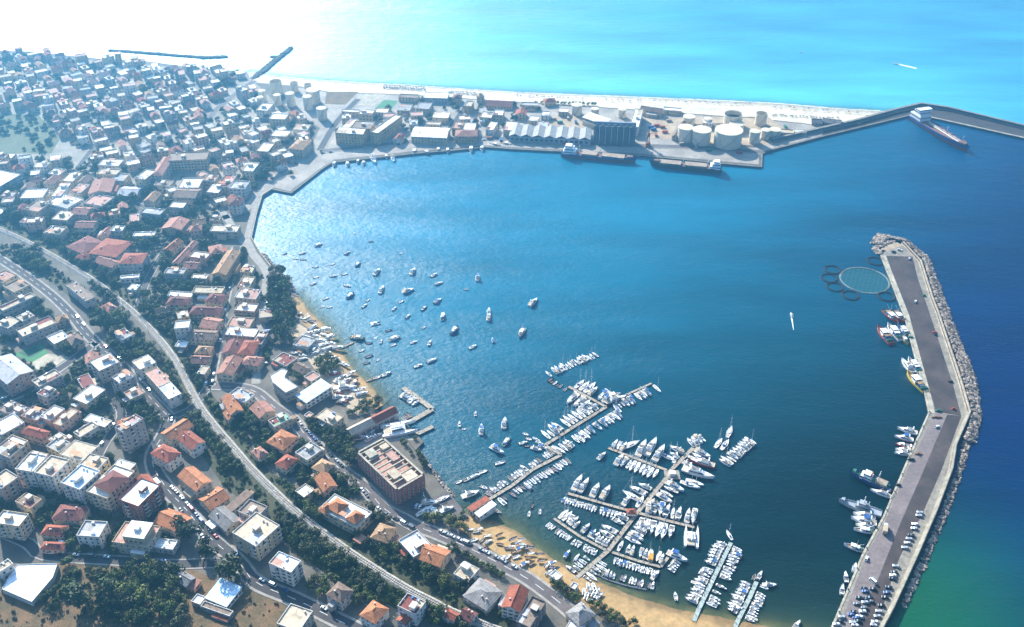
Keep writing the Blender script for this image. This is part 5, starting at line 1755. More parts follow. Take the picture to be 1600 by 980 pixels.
cl = random.Random(8)
CONT = {k_: None for k_ in ('boat_red', 'boat_blue', 'boat_green', 'hatch', 'crane_rust')}
for k_ in CONT:
    mb = MB(); mb.box(-3, -1.2, 0, 3, 1.2, 2.5)
    for q_ in range(12):
        for s_ in (-1, 1):
            xx = -2.8 + q_ * .5
            mb.box(xx, s_ * 1.2 - .05, .15, xx + .2, s_ * 1.2 + .05, 2.35)
    CONT[k_] = mb.mesh('container', [k_])
CN = dict(boat_red='red', boat_blue='blue', boat_green='green', hatch='tan', crane_rust='rusty')
for (t_, x_, y_) in (('r0c2', 870, 800), ('r0c2', 885, 815), ('r0c2', 905, 790), ('r0c2', 940, 800), ('r0c2', 955, 830), ('r0c2', 980, 760), ('r0c2', 560, 870), ('r0c2', 900, 850), ('r0c2', 1060, 905), ('r0c2', 1150, 930), ('r0c2', 1230, 945), ('r0c2', 1420, 960), ('r0c2', 260, 750), ('r0c2', 300, 770), ('r0c2', 350, 745), ('r0c2', 400, 770), ('r0c2', 240, 890), ('r0c2', 330, 900),
                    ('r0c1', 1530, 880), ('r0c1', 1460, 870), ('r0c1', 930, 880), ('r0c3', 40, 850), ('r0c3', 110, 800)):
    k_ = cl.choice(list(CONT))
    q_ = P(*TQ(t_, x_, y_))
    o = link('container', CONT[k_], None, None, (q_.x, q_.y, G + .1), cl.choice([.1, .15, 1.6]) + cl.uniform(-.1, .1))
    tag(o, CN[k_] + ' freight container', 'container', 'containers on the port quay')
for k_, (pa, pb) in enumerate((((1063, 224), (1180, 228)), ((1178, 228), (1200, 205)), ((1085, 195), (1150, 192)))):
    a, b_ = P(*pa, G + .9), P(*pb, G + .9)
    root = empty('pipeline', (a + b_) / 2)
    root.location.z = 0
    for dy in (-.5, .1, .7):
        mb = MB(); mb.tube(a - Vector(root.location) + Vector((0, dy, 0)), b_ - Vector(root.location) + Vector((0, dy, 0)), .22, 6); mb.build('pipe', ['steel'], root)
    mb = MB()
    for q_ in linres([a, b_], 8):
        v_ = q_ - Vector(root.location); mb.box(v_.x - .12, v_.y - .9, G - .2, v_.x + .12, v_.y + 1.1, G + .65)
    mb.build('pipe_support', ['sleeper'], root, kind='stuff')
    tag(root, 'steel pipeline on low supports', 'pipeline', 'tank farm pipelines')
for ph, px in (('river jetty', (420, 105)), ('offshore rock breakwater', (262, 86)), ('farm field', (30, 210)), ('promenade corner', (440, 300)), ('round grove', (215, 640)), ('dense shore pines', (437, 460)),
               ('olive grove', (187, 328)), ('boatyard Z-shaped pier', (660, 640)), ('dry hillside', (90, 960)), ('breakwater tip', (1390, 385)), ('breakwater bend', (1455, 644)), ('fish farm ring', (1350, 437)),
               ('moored tanker', (1470, 205)), ('green sports pitch', (603, 165)), ('row of beach palms', (890, 160)), ('railway and avenue crossing', (297, 640))):
    LANDMARKS.append((ph, P(*px)))

# ---- the rest of the town, in the haze: houses set along the old street grid
TOWN = [([(-90, 76), (40, 84), (160, 95), (225, 98), (300, 108), (386, 115), (345, 165), (400, 140), (430, 175), (490, 195), (490, 230), (430, 270), (395, 300), (340, 335), (240, 300), (130, 248), (100, 215), (60, 176), (-90, 172)], 15.5, 0),
        ([(-90, 250), (130, 252), (240, 300), (330, 350), (370, 430), (350, 490), (300, 560), (230, 455), (100, 380), (0, 340), (-90, 330)], 18.0, 1),
        ([(0, 470), (110, 505), (160, 560), (240, 640), (230, 720), (170, 740), (0, 735)], 20.0, 2),
        ([(500, 200), (640, 150), (860, 162), (840, 205), (700, 215), (520, 225)], 26.0, 3),
        ([(380, 600), (470, 680), (560, 770), (520, 800), (420, 720), (330, 640)], 22.0, 4),
        ([(0, 740), (230, 745), (300, 830), (240, 870), (60, 860), (0, 820)], 20.0, 5)]
for (zx, zy, zr) in ((47, 551, 16), (75, 560, 14), (603, 165, 14), (575, 155, 26), (535, 152, 22), (1290, 190, 5)):
    q_ = P(zx, zy)
    FOOT.append((q_.x, q_.y, zr))
fill = random.Random(21)
CAND = []
cnt = 0
for poly_px, step, q in TOWN:
    W = [(p.x, p.y) for p in PL(poly_px)]
    x0, x1 = min(p[0] for p in W), max(p[0] for p in W)
    y0, y1 = min(p[1] for p in W), max(p[1] for p in W)
    ang = [R(32), R(12), R(35), R(8), R(40), R(30)][q]
    cx, cy = (x0 + x1) / 2, (y0 + y1) / 2
    N = int(max(x1 - x0, y1 - y0) / step) + 2
    for i in range(-N, N + 1):
        for j in range(-N, N + 1):
            lx, ly = i * step + fill.uniform(-3.5, 3.5), j * step * .86 + fill.uniform(-3.5, 3.5)
            X, Y = cx + lx * math.cos(ang) - ly * math.sin(ang), cy + lx * math.sin(ang) + ly * math.cos(ang)
            if not inpoly(X, Y, W) or fill.random() < (.10 if q < 3 else .2):
                continue
            w, d = (fill.uniform(8, 14), fill.uniform(7, 10.5)) if q == 0 else (fill.uniform(9, 15), fill.uniform(8, 11.5))
            rad = .5 * math.hypot(w, d)
            if any((X - a) ** 2 + (Y - b_) ** 2 < (r_ * .85 + rad * .8) ** 2 for a, b_, r_ in FOOT):
                continue
            if any(segdist(X, Y, pts) < wd + rad * .62 for pts, wd in ROADS):
                continue
            roof = fill.choices('FGH', [.72, .16, .12] if q in (0, 3) else [.5, .28, .22])[0]
            h = fill.choice([5, 6.5, 6.5, 8, 9.5, 12]) if roof == 'F' else fill.choice([5, 6.5, 7.5])
            rc = fill.choice('wwwwtgp') if roof == 'F' else fill.choice('ppmorbt')
            CAND.append((Y, X, w, d, h, roof, rc, fill.choice('ccwwgpy'), ang + fill.choice([0, PI / 2]) + fill.uniform(-.25, .25), q))
            FOOT.append((X, Y, rad))
CAND.sort()
nh = sum(1 for o in col.objects if o.get('category') == 'house')
far = []
for cnt, (Y, X, w, d, h, roof, rc, wc, rz, q) in enumerate(CAND):
    cat = 'apartment block' if h >= 11 else 'house'
    if cat == 'house' and nh >= 296:
        far.append((Y, X, w, d, h, roof, rc, wc, rz))
        continue
    nh += cat == 'house'
    FOOT.remove((X, Y, .5 * math.hypot(w, d)))
    building(Vector((X, Y, G)), rz, w, d, h, roof, rc, wc, name=cat.replace(' ', '_'), cat=cat, group='houses and blocks of the town', near=(q in (2, 4, 5)), seed=cnt)
mb = MB()
FM = ['wall_cream', 'wall_white', 'wall_grey', 'wall_pink', 'wall_ochre', 'roof_white', 'roof_tan', 'roof_grey', 'roof_pink', 'tile_red', 'tile_tan', 'tile_maroon', 'pane']
for (Y, X, w, d, h, roof, rc, wc, rz) in far:                     # the smallest, farthest houses, joined
    sub = MB()
    wi = FM.index(WALLN[wc])
    ri = fill.choice([5, 5, 5, 6, 7, 8]) if roof == 'F' else fill.choice([8, 9, 10, 11])
    sub.box(-w / 2, -d / 2, -1.5, w / 2, d / 2, h, wi, ri if roof == 'F' else wi)
    if roof == 'F':
        sub.box(-w / 2 - .05, -d / 2 - .05, h - .3, w / 2 + .05, -d / 2 + .25, h + .6, wi); sub.box(-w / 2 - .05, d / 2 - .25, h - .3, w / 2 + .05, d / 2 + .05, h + .6, wi)
        if fill.random() < .4:
            sub.box(-1.5, -1.8, h, 1.5, 1.8, h + 2.4, wi)
    else:
        W_, D_, zr = w / 2 + .4, d / 2 + .4, h + .28 * min(w, d)
        k_ = D_ * .9 if roof == 'H' else 0
        if d > w:
            A = [(-W_, -D_, h), (W_, -D_, h), (W_, D_, h), (-W_, D_, h)]; R0, R1 = (0, -D_ + min(k_, D_ * .7), zr), (0, D_ - min(k_, D_ * .7), zr)
            for f_ in ([A[0], A[1], R0], [A[1], A[2], R1, R0], [A[2], A[3], R1], [A[3], A[0], R0, R1]):
                sub.face(f_, ri)
        else:
            k_ = min(k_, W_ * .7)
            A = [(-W_, -D_, h), (W_, -D_, h), (W_, D_, h), (-W_, D_, h)]; R0, R1 = (-W_ + k_, 0, zr), (W_ - k_, 0, zr)
            for f_ in ([A[0], A[1], R1, R0], [A[1], A[2], R1], [A[2], A[3], R0, R1], [A[3], A[0], R0]):
                sub.face(f_, ri)
    for (cx, cy, ln, an) in faces_of(Vector((X, Y)), rz, w, d):
        for f_ in range(max(1, int(h / 3.1))):
            for c_ in range(int(ln / 3.4)):
                if fill.random() < .3:
                    continue
                s_ = ((c_ + .5) / int(ln / 3.4) - .5) * ln
                z_ = 1.7 + f_ * 3.1
                q_ = [(cx - math.sin(an) * (s_ + e) + math.cos(an) * .06, cy + math.cos(an) * (s_ + e) + math.sin(an) * .06) for e in (-.55, .55)]
                sub.face([(*q_[0], z_ - .7), (*q_[1], z_ - .7), (*q_[1], z_ + .7), (*q_[0], z_ + .7)], 12)
    c0, s0 = math.cos(rz), math.sin(rz)
    b0 = len(mb.v)
    mb.v += [(X + a * c0 - b_ * s0, Y + a * s0 + b_ * c0, G + z_) for a, b_, z_ in sub.v]
    mb.f += [tuple(i_ + b0 for i_ in f_) for f_ in sub.f]
    mb.m += sub.m
o = mb.build('distant_houses', FM, None, kind='stuff')
o['label'] = 'mass of small pale houses fading into haze by the far shore'
o['category'] = 'houses'
print('far houses joined', len(far), 'candidates', len(CAND))
# ================================================================== PIERS
PIERS = {}


def pier(name, px, w, label, m='quay_concrete', z=0.75, kind='floating'):
    pts = [P(x, y, 0) for x, y in px]
    root = empty(name, pts[0])
    O = pts[0]
    lp = linres([p - O for p in pts], 6.0)
    ns = normals2(lp)
    # deck sections with open joints between them
    for i in range(len(lp) - 1):
        a, b_ = lp[i], lp[i + 1]
        d = (b_ - a).normalized()
        mb = MB()
        ribbon(mb, [a + d * .06, b_ - d * .06], -w / 2, w / 2, z - .35, z)
        mb.build('deck_section', [m], root)
    mb = MB()
    for i in range(0, len(lp)):
        for s in (-1, 1):
            q = lp[i] + ns[i] * s * (w / 2 - .25)
            mb.tube((q.x, q.y, -4), (q.x, q.y, z + .5), .16, 6)
    mb.build('pile', ['quay_wall'], root, kind='stuff')
    mb = MB()
    for i in range(0, len(lp) - 1, 2):
        q = lp[i].lerp(lp[i + 1], .5) + ns[i] * (w / 2 - .3)
        mb.box(q.x - .16, q.y - .16, z, q.x + .16, q.y + .16, z + 1.0)
    mb.build('service_pedestal', ['frame_white'], root, kind='stuff')
    tag(root, label, 'pier', final=True)
    return root


mat('deck_tan', (0.46, 0.38, 0.28), (0.36, 0.29, 0.21), rough=0.7, scale=1.0, rand=0.25)
mat('pontoon_green', (0.34, 0.39, 0.35), (0.27, 0.31, 0.28), scale=0.3)
mat('pier_tan', (0.36, 0.30, 0.23), (0.27, 0.22, 0.17), scale=0.4)
pier('pier', [(752, 789), (800, 760), (832, 735), (877, 712), (851, 697), (900, 666), (947, 637), (918, 621), (888, 605)], 2.3, 'long dog-legged tan pier running out from the boat club kiosks', 'pier_tan')
pier('pontoon', [(950, 633), (985, 615), (1018, 600)], 1.6, 'narrow pontoon extending beyond the T-end of the long pier', 'pier_tan')
pier('pier', [(889, 914), (950, 862), (995, 803), (1042, 747), (1050, 734), (1083, 701)], 2.6, 'main tan pier with three cross arms in the marina', 'pier_tan')
pier('pontoon', [(950, 701), (995, 718), (1042, 736)], 2.0, 'outermost cross arm pontoon of the main pier', 'pier_tan')
pier('pontoon', [(887, 772), (940, 787), (993, 802)], 2.0, 'middle cross arm pontoon on the beach side', 'pier_tan')
pier('pontoon', [(998, 803), (1040, 814), (1085, 825)], 2.0, 'middle cross arm pontoon on the breakwater side', 'pier_tan')
pier('pontoon', [(865, 811), (885, 825), (907, 840), (947, 861)], 1.8, 'curved cross arm pontoon closest to the beach', 'pier_tan')
pier('pontoon', [(956, 864), (995, 877), (1032, 887), (1044, 872)], 1.8, 'hooked cross arm pontoon nearest the green piers', 'pier_tan')
pier('floating_breakwater', [(922, 893), (950, 907), (980, 916), (1010, 922)], 0.9, 'thin grey curved floating breakwater off the beach', 'silo_grey', .4)
pier('pier', [(1084, 972), (1092, 952), (1117, 900), (1142, 849)], 2.4, 'longer pale green pontoon pier off the beach', 'pontoon_green')
pier('pier', [(1148, 982), (1154, 968), (1170, 937), (1182, 910)], 2.4, 'shorter pale green pontoon pier off the beach', 'pontoon_green')
pier('concrete_pier', [(630, 607.5), (652, 623), (676, 641), (655, 653), (637, 663)], 4.0, 'Z-shaped brown concrete pier of the boatyard', 'pier_tan', 1.2)
pier('concrete_pier', [(648, 682), (677, 668)], 3.2, 'short straight brown pier beside the slipway', 'pier_tan', 1.2)
pier('jetty', [(521, 548), (537, 543), (553, 536)], 1.2, 'thin wooden jetty off the boatyard beach', 'boat_wood', .7)
pier('jetty', [(572, 597), (590, 591), (601, 585)], 1.2, 'second thin wooden jetty further along the beach', 'boat_wood', .7)
# kiosk on the pier crossing
o = empty('pier_kiosk', P(986, 803, .78))
mb = MB(); mb.box(-2.5, -2, 0, 2.5, 2, 2.4); mb.build('wall', ['wall_white'], o)
mb, _ = roof_mesh('H', 5, 4, 2.4); mb.build('roof', ['tile_red'], o)
tag(o, 'small red-roofed kiosk where the middle arms cross the pier', 'kiosk', final=True)
o = empty('pier_platform', P(1050, 743, .0))
mb = MB(); mb.box(-5, -4, .3, 5, 4, .74); mb.build('deck', ['quay_concrete'], o)
mb = MB(); mb.box(-2, -1.6, .74, 2, 1.6, 3.0); mb.build('hut', ['wall_white'], o)
tag(o, 'pale platform with hut on the main pier', 'platform', final=True)
for ph, px in (('long dog-legged pier root', (760, 785)), ('main pier root', (892, 911)), ('green pontoon piers', (1120, 940)), ('slipway', (690, 780)), ('grey patrol ship', (1342, 790)), ('crossing of the middle arms', (995, 803)), ('T-end of the long pier', (947, 637)), ('tip of the main pier', (1082, 702)), ('red tugs', (1400, 515))):
    LANDMARKS.append((ph, P(*px)))

# ================================================================== BOATS


def hull(mb, L, B, fb, dr, sheer=.35, transom=.8, m_h=0, m_d=1, flare=.82, bow=2.2, boot=None, n=9, deck_drop=.12, wide=.38, bh=.12):
    """lofted hull along +x (bow), with deck; returns deck height function"""
    st = []
    for i in range(n):
        t = i / (n - 1)
        x = -L / 2 + L * t
        f = transom + (1 - transom) * min(1, t / wide) if t < wide else max(0.0, 1 - ((t - wide) / (1 - wide)) ** bow)
        hb = max(B / 2 * f, .03)
        zt = fb + sheer * max(0, (t - .3) / .7) ** 2
        kz = -dr * (1 - max(0, (t - .75) / .25) ** 2)
        st.append((x, hb, zt, kz))
    for a, b_ in zip(st[:-1], st[1:]):
        for s in (1, -1):
            def sec(q):
                x, hb, zt, kz = q
                xo = x + (.04 * L * max(0, (x / L + .5 - .8) / .2) if True else 0)
                return [(x, 0, kz), (x, s * hb * flare * .8, kz * .35), (x, s * hb * flare, bh * fb), (xo, s * hb, zt)]
            A, Bq = sec(a), sec(b_)
            for k in range(3):
                q = [A[k], Bq[k], Bq[k + 1], A[k + 1]]
                mb.face(q if s < 0 else q[::-1], (boot if (boot is not None and k < 2) else m_h))
        # gunwale cap and deck
        (x0, h0, z0, _), (x1, h1, z1, _) = a, b_
        c = .9
        mb.face([(x0, -h0 * c, z0 - deck_drop), (x1, -h1 * c, z1 - deck_drop), (x1, h1 * c, z1 - deck_drop), (x0, h0 * c, z0 - deck_drop)], m_d)
        for s in (1, -1):
            q = [(x0, s * h0, z0), (x1, s * h1, z1), (x1, s * h1 * c, z1), (x0, s * h0 * c, z0)]
            mb.face(q if s < 0 else q[::-1], m_h)
            q = [(x0, s * h0 * c, z0), (x1, s * h1 * c, z1), (x1, s * h1 * c, z1 - deck_drop), (x0, s * h0 * c, z0 - deck_drop)]
            mb.face(q if s < 0 else q[::-1], m_h)
    x, hb, zt, kz = st[0]
    mb.face([(x, 0, kz), (x, -hb * flare, .12 * fb), (x, -hb, zt), (x, hb, zt), (x, hb * flare, .12 * fb)], m_h)


def wedge(mb, x0, x1, hw0, hw1, z0, h, rake0=.15, rake1=.5, m=0, inset=.85):
    """cabin block with raked ends: x0 aft, x1 forward"""
    a = [(x0, -hw0, z0), (x1, -hw1, z0), (x1, hw1, z0), (x0, hw0, z0)]
    b_ = [(x0 + rake0, -hw0 * inset, z0 + h), (x1 - rake1, -hw1 * inset, z0 + h), (x1 - rake1, hw1 * inset, z0 + h), (x0 + rake0, hw0 * inset, z0 + h)]
    mb.face(b_, m)
    for k in range(4):
        mb.face([a[k], a[(k + 1) % 4], b_[(k + 1) % 4], b_[k]], m)


PROTO = {}


def proto(kind):
    """one boat of each kind, unit parts; length given per kind"""
    if kind in PROTO:
        return PROTO[kind]
    root = empty(kind, (0, 0, -500))
    def part(nm, mb, mats, smooth=False):
        return mb.build(nm, mats, root, smooth)
    base, _, var = kind.partition('.')
    if base == 'motorboat':         # 7 m, cuddy cabin
        L = 7.0
        hc = {'navy': 'boat_navy', 'red': 'boat_red'}.get(var, 'gel_white')
        mb = MB(); hull(mb, L, 2.5, .85, .4, .4, .85); part('hull', mb, [hc, 'deck_white'])
        mb = MB(); wedge(mb, -.2, 2.4, .95, .55, .8, .75, .1, 1.1); part('cabin', mb, ['gel_white'])
        mb = MB(); wedge(mb, .05, 1.75, .99, .85, 1.18, .28, .03, .5, inset=.93); part('windscreen', mb, ['pane'])
        mb = MB(); mb.box(-3.2, -.95, .74, -.25, .95, .78); part('cockpit', mb, ['cockpit'])
        mb = MB(); mb.box(-3.1, -.9, .78, -2.6, .9, 1.15); part('bench', mb, ['deck_white'])
        mb = MB(); mb.box(-3.95, -.25, .1, -3.45, .25, 1.35); part('outboard', mb, ['rubber_black'])
        if var == 'blue':
            mb = MB(); mb.box(-2.6, -1.1, 2.0, .1, 1.1, 2.12); [mb.tube((x_, y_, .8), (x_, y_, 2.0), .05, 4) for x_ in (-2.4, 0) for y_ in (-1, 1)]; part('bimini', mb, ['boat_blue'])
        if var == 'cover':
            mb = MB(); wedge(mb, -3.3, .2, 1.15, 1.05, .82, .55, .5, .2); part('cover', mb, ['rubber_grey'])
        if var == 'orange':
            mb = MB(); wedge(mb, -3.3, 1.2, 1.2, 1.05, .82, .75, .4, .3); part('cover', mb, ['boat_orange'])
    elif base == 'cruiser':         # 10 m flybridge
        L = 10.0
        mb = MB(); hull(mb, L, 3.4, 1.25, .6, .55, .9); part('hull', mb, ['gel_white', 'deck_white'])
        mb = MB(); wedge(mb, -2.6, 2.9, 1.35, .8, 1.15, 1.15, .15, 1.6); part('cabin', mb, ['gel_white'])
        mb = MB(); wedge(mb, -2.3, 2.15, 1.40, 1.05, 1.55, .42, .05, .7, inset=.93); part('windscreen', mb, ['pane'])
        mb = MB(); wedge(mb, -2.2, .8, 1.1, .9, 2.3, .55, .1, .4); part('flybridge', mb, ['gel_white'])
        mb = MB(); mb.box(-4.7, -1.35, 1.1, -2.65, 1.35, 1.17); part('cockpit', mb, ['deck_tan'])
        mb = MB(); mb.box(-2.0, -.9, 2.86, .2, .9, 2.9); part('bridge_seat', mb, ['cockpit'])
        mb = MB(); mb.tube((-2.2, -1.1, 2.3), (-2.5, -1.0, 3.8), .07, 4); mb.tube((-2.2, 1.1, 2.3), (-2.5, 1.0, 3.8), .07, 4); mb.box(-2.7, -1.1, 3.8, -2.3, 1.1, 3.95); part('radar_arch', mb, ['gel_white'])
        if var == 'blue':
            mb = MB(); mb.box(-2.2, -1.15, 3.95, .6, 1.15, 4.05); part('bimini', mb, ['boat_blue'])
        if var == 'tan':
            mb = MB(); mb.box(-4.6, -1.3, 2.5, -2.4, 1.3, 2.6); part('cockpit_awning', mb, ['roof_tan'])
    elif base == 'yacht':           # 16 m motor yacht
        L = 16.0
        mb = MB(); hull(mb, L, 4.6, 1.7, .9, .8, .92); part('hull', mb, [{'navy': 'boat_navy', 'wood': 'boat_red'}.get(var, 'gel_white'), 'deck_white'])
        mb = MB(); wedge(mb, -4.6, 4.6, 1.9, 1.1, 1.6, 1.4, .2, 2.6); part('saloon', mb, ['gel_white'])
        mb = MB(); wedge(mb, -4.2, 3.2, 1.95, 1.4, 2.15, .5, .06, 1.0, inset=.94); part('window_band', mb, ['pane'])
        mb = MB(); wedge(mb, -4.0, 1.4, 1.6, 1.3, 3.0, .8, .2, .6); part('flybridge', mb, ['gel_white'])
        mb = MB(); mb.box(-3.6, -1.2, 3.82, .4, 1.2, 3.86); part('bridge_deck', mb, ['cockpit'])
        mb = MB(); mb.box(-7.6, -1.9, 1.55, -4.7, 1.9, 1.62); part('aft_deck', mb, ['deck_tan'])
        mb = MB(); mb.tube((-3.6, -1.5, 3.6), (-4.2, -1.3, 5.4), .1, 4); mb.tube((-3.6, 1.5, 3.6), (-4.2, 1.3, 5.4), .1, 4); mb.box(-4.5, -1.4, 5.4, -3.8, 1.4, 5.6); part('radar_arch', mb, ['gel_white'])
        mb = MB(); mb.box(3.6, -.8, 2.1, 5.4, .8, 2.25); part('sun_pad', mb, ['deck_white'])
    elif base == 'sailboat':        # 11 m sloop
        L = 11.0
        mb = MB(); hull(mb, L, 3.3, 1.05, .7, .25, .62, bow=1.9, wide=.45); part('hull', mb, [{'navy': 'boat_navy', 'red': 'boat_red'}.get(var, 'gel_white'), 'deck_white'])
        mb = MB(); wedge(mb, -1.6, 2.6, .95, .5, .95, .5, .1, .9); part('coachroof', mb, ['deck_white'])
        mb = MB(); wedge(mb, -1.2, 1.9, .98, .72, 1.12, .18, .02, .3, inset=.96); part('cabin_windows', mb, ['pane'])
        mb = MB(); mb.box(-4.6, -.75, .92, -1.75, .75, .97); part('cockpit', mb, ['deck_tan'])
        mb = MB(); mb.tube((.9, 0, 1.0), (.9, 0, 14.5), .12, 6, 0, .08); mb.tube((.9, -1.0, 8.2), (.9, 1.0, 8.2), .05, 4); mb.tube((.9, -.7, 11.5), (.9, .7, 11.5), .05, 4); part('mast', mb, ['mast'])
        bo = MB(); bo.tube((.8, 0, 2.3), (-3.6, 0, 2.3), .07, 5); part('boom', bo, ['mast'])
        bo = MB(); bo.tube((.6, 0, 2.5), (-3.4, 0, 2.45), .2, 6, 0, .13); part('sail_cover', bo, [{'': 'boat_blue', 'white': 'deck_white', 'navy': 'deck_white', 'red': 'boat_red'}[var]])
        bo = MB()
        for e in ((5.2, 0, 1.3), (-5.3, 0, 1.1), (.7, 1.5, 1.1), (.7, -1.5, 1.1)):
            bo.tube((.9, 0, 14.3), e, .02, 3)
        part('rigging', bo, ['mast'])
        if var == '':
            mb = MB(); wedge(mb, -2.1, -.9, .9, .8, 1.4, .6, .3, .4); part('sprayhood', mb, ['boat_blue'])
    elif base == 'dinghy':          # 5 m open boat
        L = 5.0
        mb = MB(); hull(mb, L, 1.9, .6, .25, .25, .8, deck_drop=.38); part('hull', mb, [{'blue': 'boat_blue', 'wood': 'boat_wood', 'red': 'boat_red'}.get(var, 'gel_white'), {'': 'deck_white', 'grey': 'cockpit'}.get(var, 'cockpit')])
        mb = MB()
        for x_ in (-1.6, -.3, 1.0):
            mb.box(x_ - .15, -.8 if x_ < .5 else -.6, .38, x_ + .15, .8 if x_ < .5 else .6, .45)
        part('thwarts', mb, ['deck_teak'])
        mb = MB(); mb.box(-2.85, -.18, .1, -2.5, .18, 1.0); part('outboard', mb, ['rubber_black'])
        if var == '':
            mb = MB(); wedge(mb, .7, 2.2, .72, .25, .5, .22, .1, .3); part('foredeck', mb, ['gel_white'])
    elif base == 'inflatable':      # 6 m rib
        L = 6.0
        mb = MB()
        pth = [(-3, -.95), (-1, -1.0), (1.2, -.95), (2.4, -.6), (3.0, 0), (2.4, .6), (1.2, .95), (-1, 1.0), (-3, .95)]
        for a, b_ in zip(pth[:-1], pth[1:]):
            mb.tube((*a, .45), (*b_, .45), .28, 8)
        part('tube', mb, ['rubber_grey' if var == '' else 'gel_white'])
        mb = MB(); mb.prism([(-2.9, -.8), (1.4, -.8), (2.6, 0), (1.4, .8), (-2.9, .8)], -.2, .35); part('hull', mb, ['deck_white' if var == '' else 'rubber_grey'])
        mb = MB(); wedge(mb, -.6, .2, .4, .35, .35, .9, .1, .3); part('console', mb, ['gel_white'])
        mb = MB(); mb.box(-1.7, -.5, .35, -1.0, .5, .8); part('seat', mb, ['cockpit'])
        mb = MB(); mb.box(-3.5, -.22, .1, -3.0, .22, 1.25); part('outboard', mb, ['rubber_black'])
    elif base == 'fishing_boat':    # 12 m
        L = 12.0
        hc = {'': 'gel_white', 'blue': 'boat_blue', 'red': 'boat_red', 'green': 'boat_green', 'yellow': 'boat_yellow'}[var]
        mb = MB(); hull(mb, L, 4.0, 1.3, .9, 1.0, .75, deck_drop=.5); part('hull', mb, [hc, 'deck_teak'])
        mb = MB(); wedge(mb, -.6, 2.2, 1.2, 1.0, .9, 2.2, .05, .25, inset=.95); mb.box(-.9, -1.35, 3.1, 2.3, 1.35, 3.22); part('wheelhouse', mb, ['gel_white'])
        mb = MB(); wedge(mb, -.3, 2.12, 1.22, 1.06, 2.2, .55, .02, .06, inset=.99); part('wheelhouse_windows', mb, ['pane'])
        mb = MB(); mb.tube((-1.0, 0, 1), (-1.0, 0, 8), .1, 5); mb.tube((-1.0, 0, 3.5), (-4.6, 0, 6.0), .07, 4); part('mast', mb, ['mast'])
        mb = MB(); mb.tube((-4.0, -1.2, 1.5), (-4.0, 1.2, 1.5), .55, 8); part('net_drum', mb, ['boat_green' if var != 'green' else 'boat_orange'])
        mb = MB(); mb.box(-3.2, -1.2, .85, -1.6, 1.2, 1.5); part('fish_crates', mb, ['boat_blue'])
        mb = MB(); mb.box(-2.9, -1.3, 2.7, -.6, 1.3, 2.78); [mb.tube((x_, y_, 1.0), (x_, y_, 2.7), .05, 4) for x_ in (-2.8, -.7) for y_ in (-1.2, 1.2)]; part('deck_awning', mb, ['deck_white' if var in ('', 'blue') else 'deck_teak'])
    elif base == 'catamaran':       # 14 m
        L = 14.0
        for s in (-1, 1):
            mb = MB(); hull(mb, L, 1.7, 1.5, .5, .3, .8); o = part('hull', mb, ['gel_white', 'deck_white']); o.location = (0, s * 2.9, 0)
        mb = MB(); mb.box(-6.2, -2.9, 1.0, 2.6, 2.9, 1.52); part('bridge_deck', mb, ['deck_white'])
        mb = MB(); wedge(mb, -3.2, 2.6, 2.4, 1.9, 1.52, 1.3, .2, 1.4); part('saloon', mb, ['gel_white'])
        mb = MB(); wedge(mb, -2.8, 1.9, 2.44, 2.1, 1.95, .45, .05, .6, inset=.95); part('window_band', mb, ['pane'])
        mb = MB(); mb.box(-6.0, -2.2, 1.53, -3.3, 2.2, 1.6); part('cockpit', mb, ['deck_tan'])
        mb = MB(); mb.tube((.8, 0, 2.8), (.8, 0, 19), .16, 6, 0, .1); mb.tube((.8, -1.4, 11), (.8, 1.4, 11), .05, 4); part('mast', mb, ['mast'])
        mb = MB(); mb.tube((.6, 0, 3.6), (-5, 0, 3.6), .25, 6); part('sail_cover', mb, ['deck_white'])
    PROTO[kind] = (root, L)
    root['kind'] = 'helper'
    return PROTO[kind]


NAMES = {'motorboat': 'motorboat', 'cruiser': 'cabin cruiser', 'yacht': 'motor yacht', 'sailboat': 'sailing boat', 'dinghy': 'open boat', 'inflatable': 'inflatable boat', 'fishing_boat': 'fishing boat', 'catamaran': 'catamaran'}
VARD = {'motorboat.': 'white motorboat with dark cockpit', 'motorboat.blue': 'white motorboat under a blue awning', 'motorboat.cover': 'white motorboat with grey cover', 'motorboat.navy': 'dark-hulled motorboat', 'motorboat.red': 'red-hulled motorboat', 'motorboat.orange': 'motorboat under an orange-yellow cover',
        'cruiser.': 'white flybridge cruiser', 'cruiser.blue': 'white cruiser with blue bimini', 'cruiser.tan': 'white cruiser with tan awning', 'yacht.': 'large white motor yacht', 'yacht.navy': 'dark-hulled motor yacht', 'yacht.wood': 'red-hulled motor yacht',
        'sailboat.': 'white sailing boat, blue sail cover', 'sailboat.white': 'all-white sailing boat', 'sailboat.navy': 'dark-hulled sailing boat', 'sailboat.red': 'red sailing boat', 'dinghy.': 'small white open boat', 'dinghy.grey': 'small white boat with grey inside', 'dinghy.blue': 'small blue open boat',
        'dinghy.wood': 'small wooden open boat', 'dinghy.red': 'small red open boat', 'inflatable.': 'grey inflatable boat', 'inflatable.white': 'white inflatable boat', 'fishing_boat.': 'white fishing boat', 'fishing_boat.blue': 'blue fishing boat', 'fishing_boat.red': 'red fishing boat', 'fishing_boat.green': 'green fishing boat',
        'fishing_boat.yellow': 'yellow-hulled fishing boat', 'catamaran.': 'wide white catamaran'}
FIRST = set()


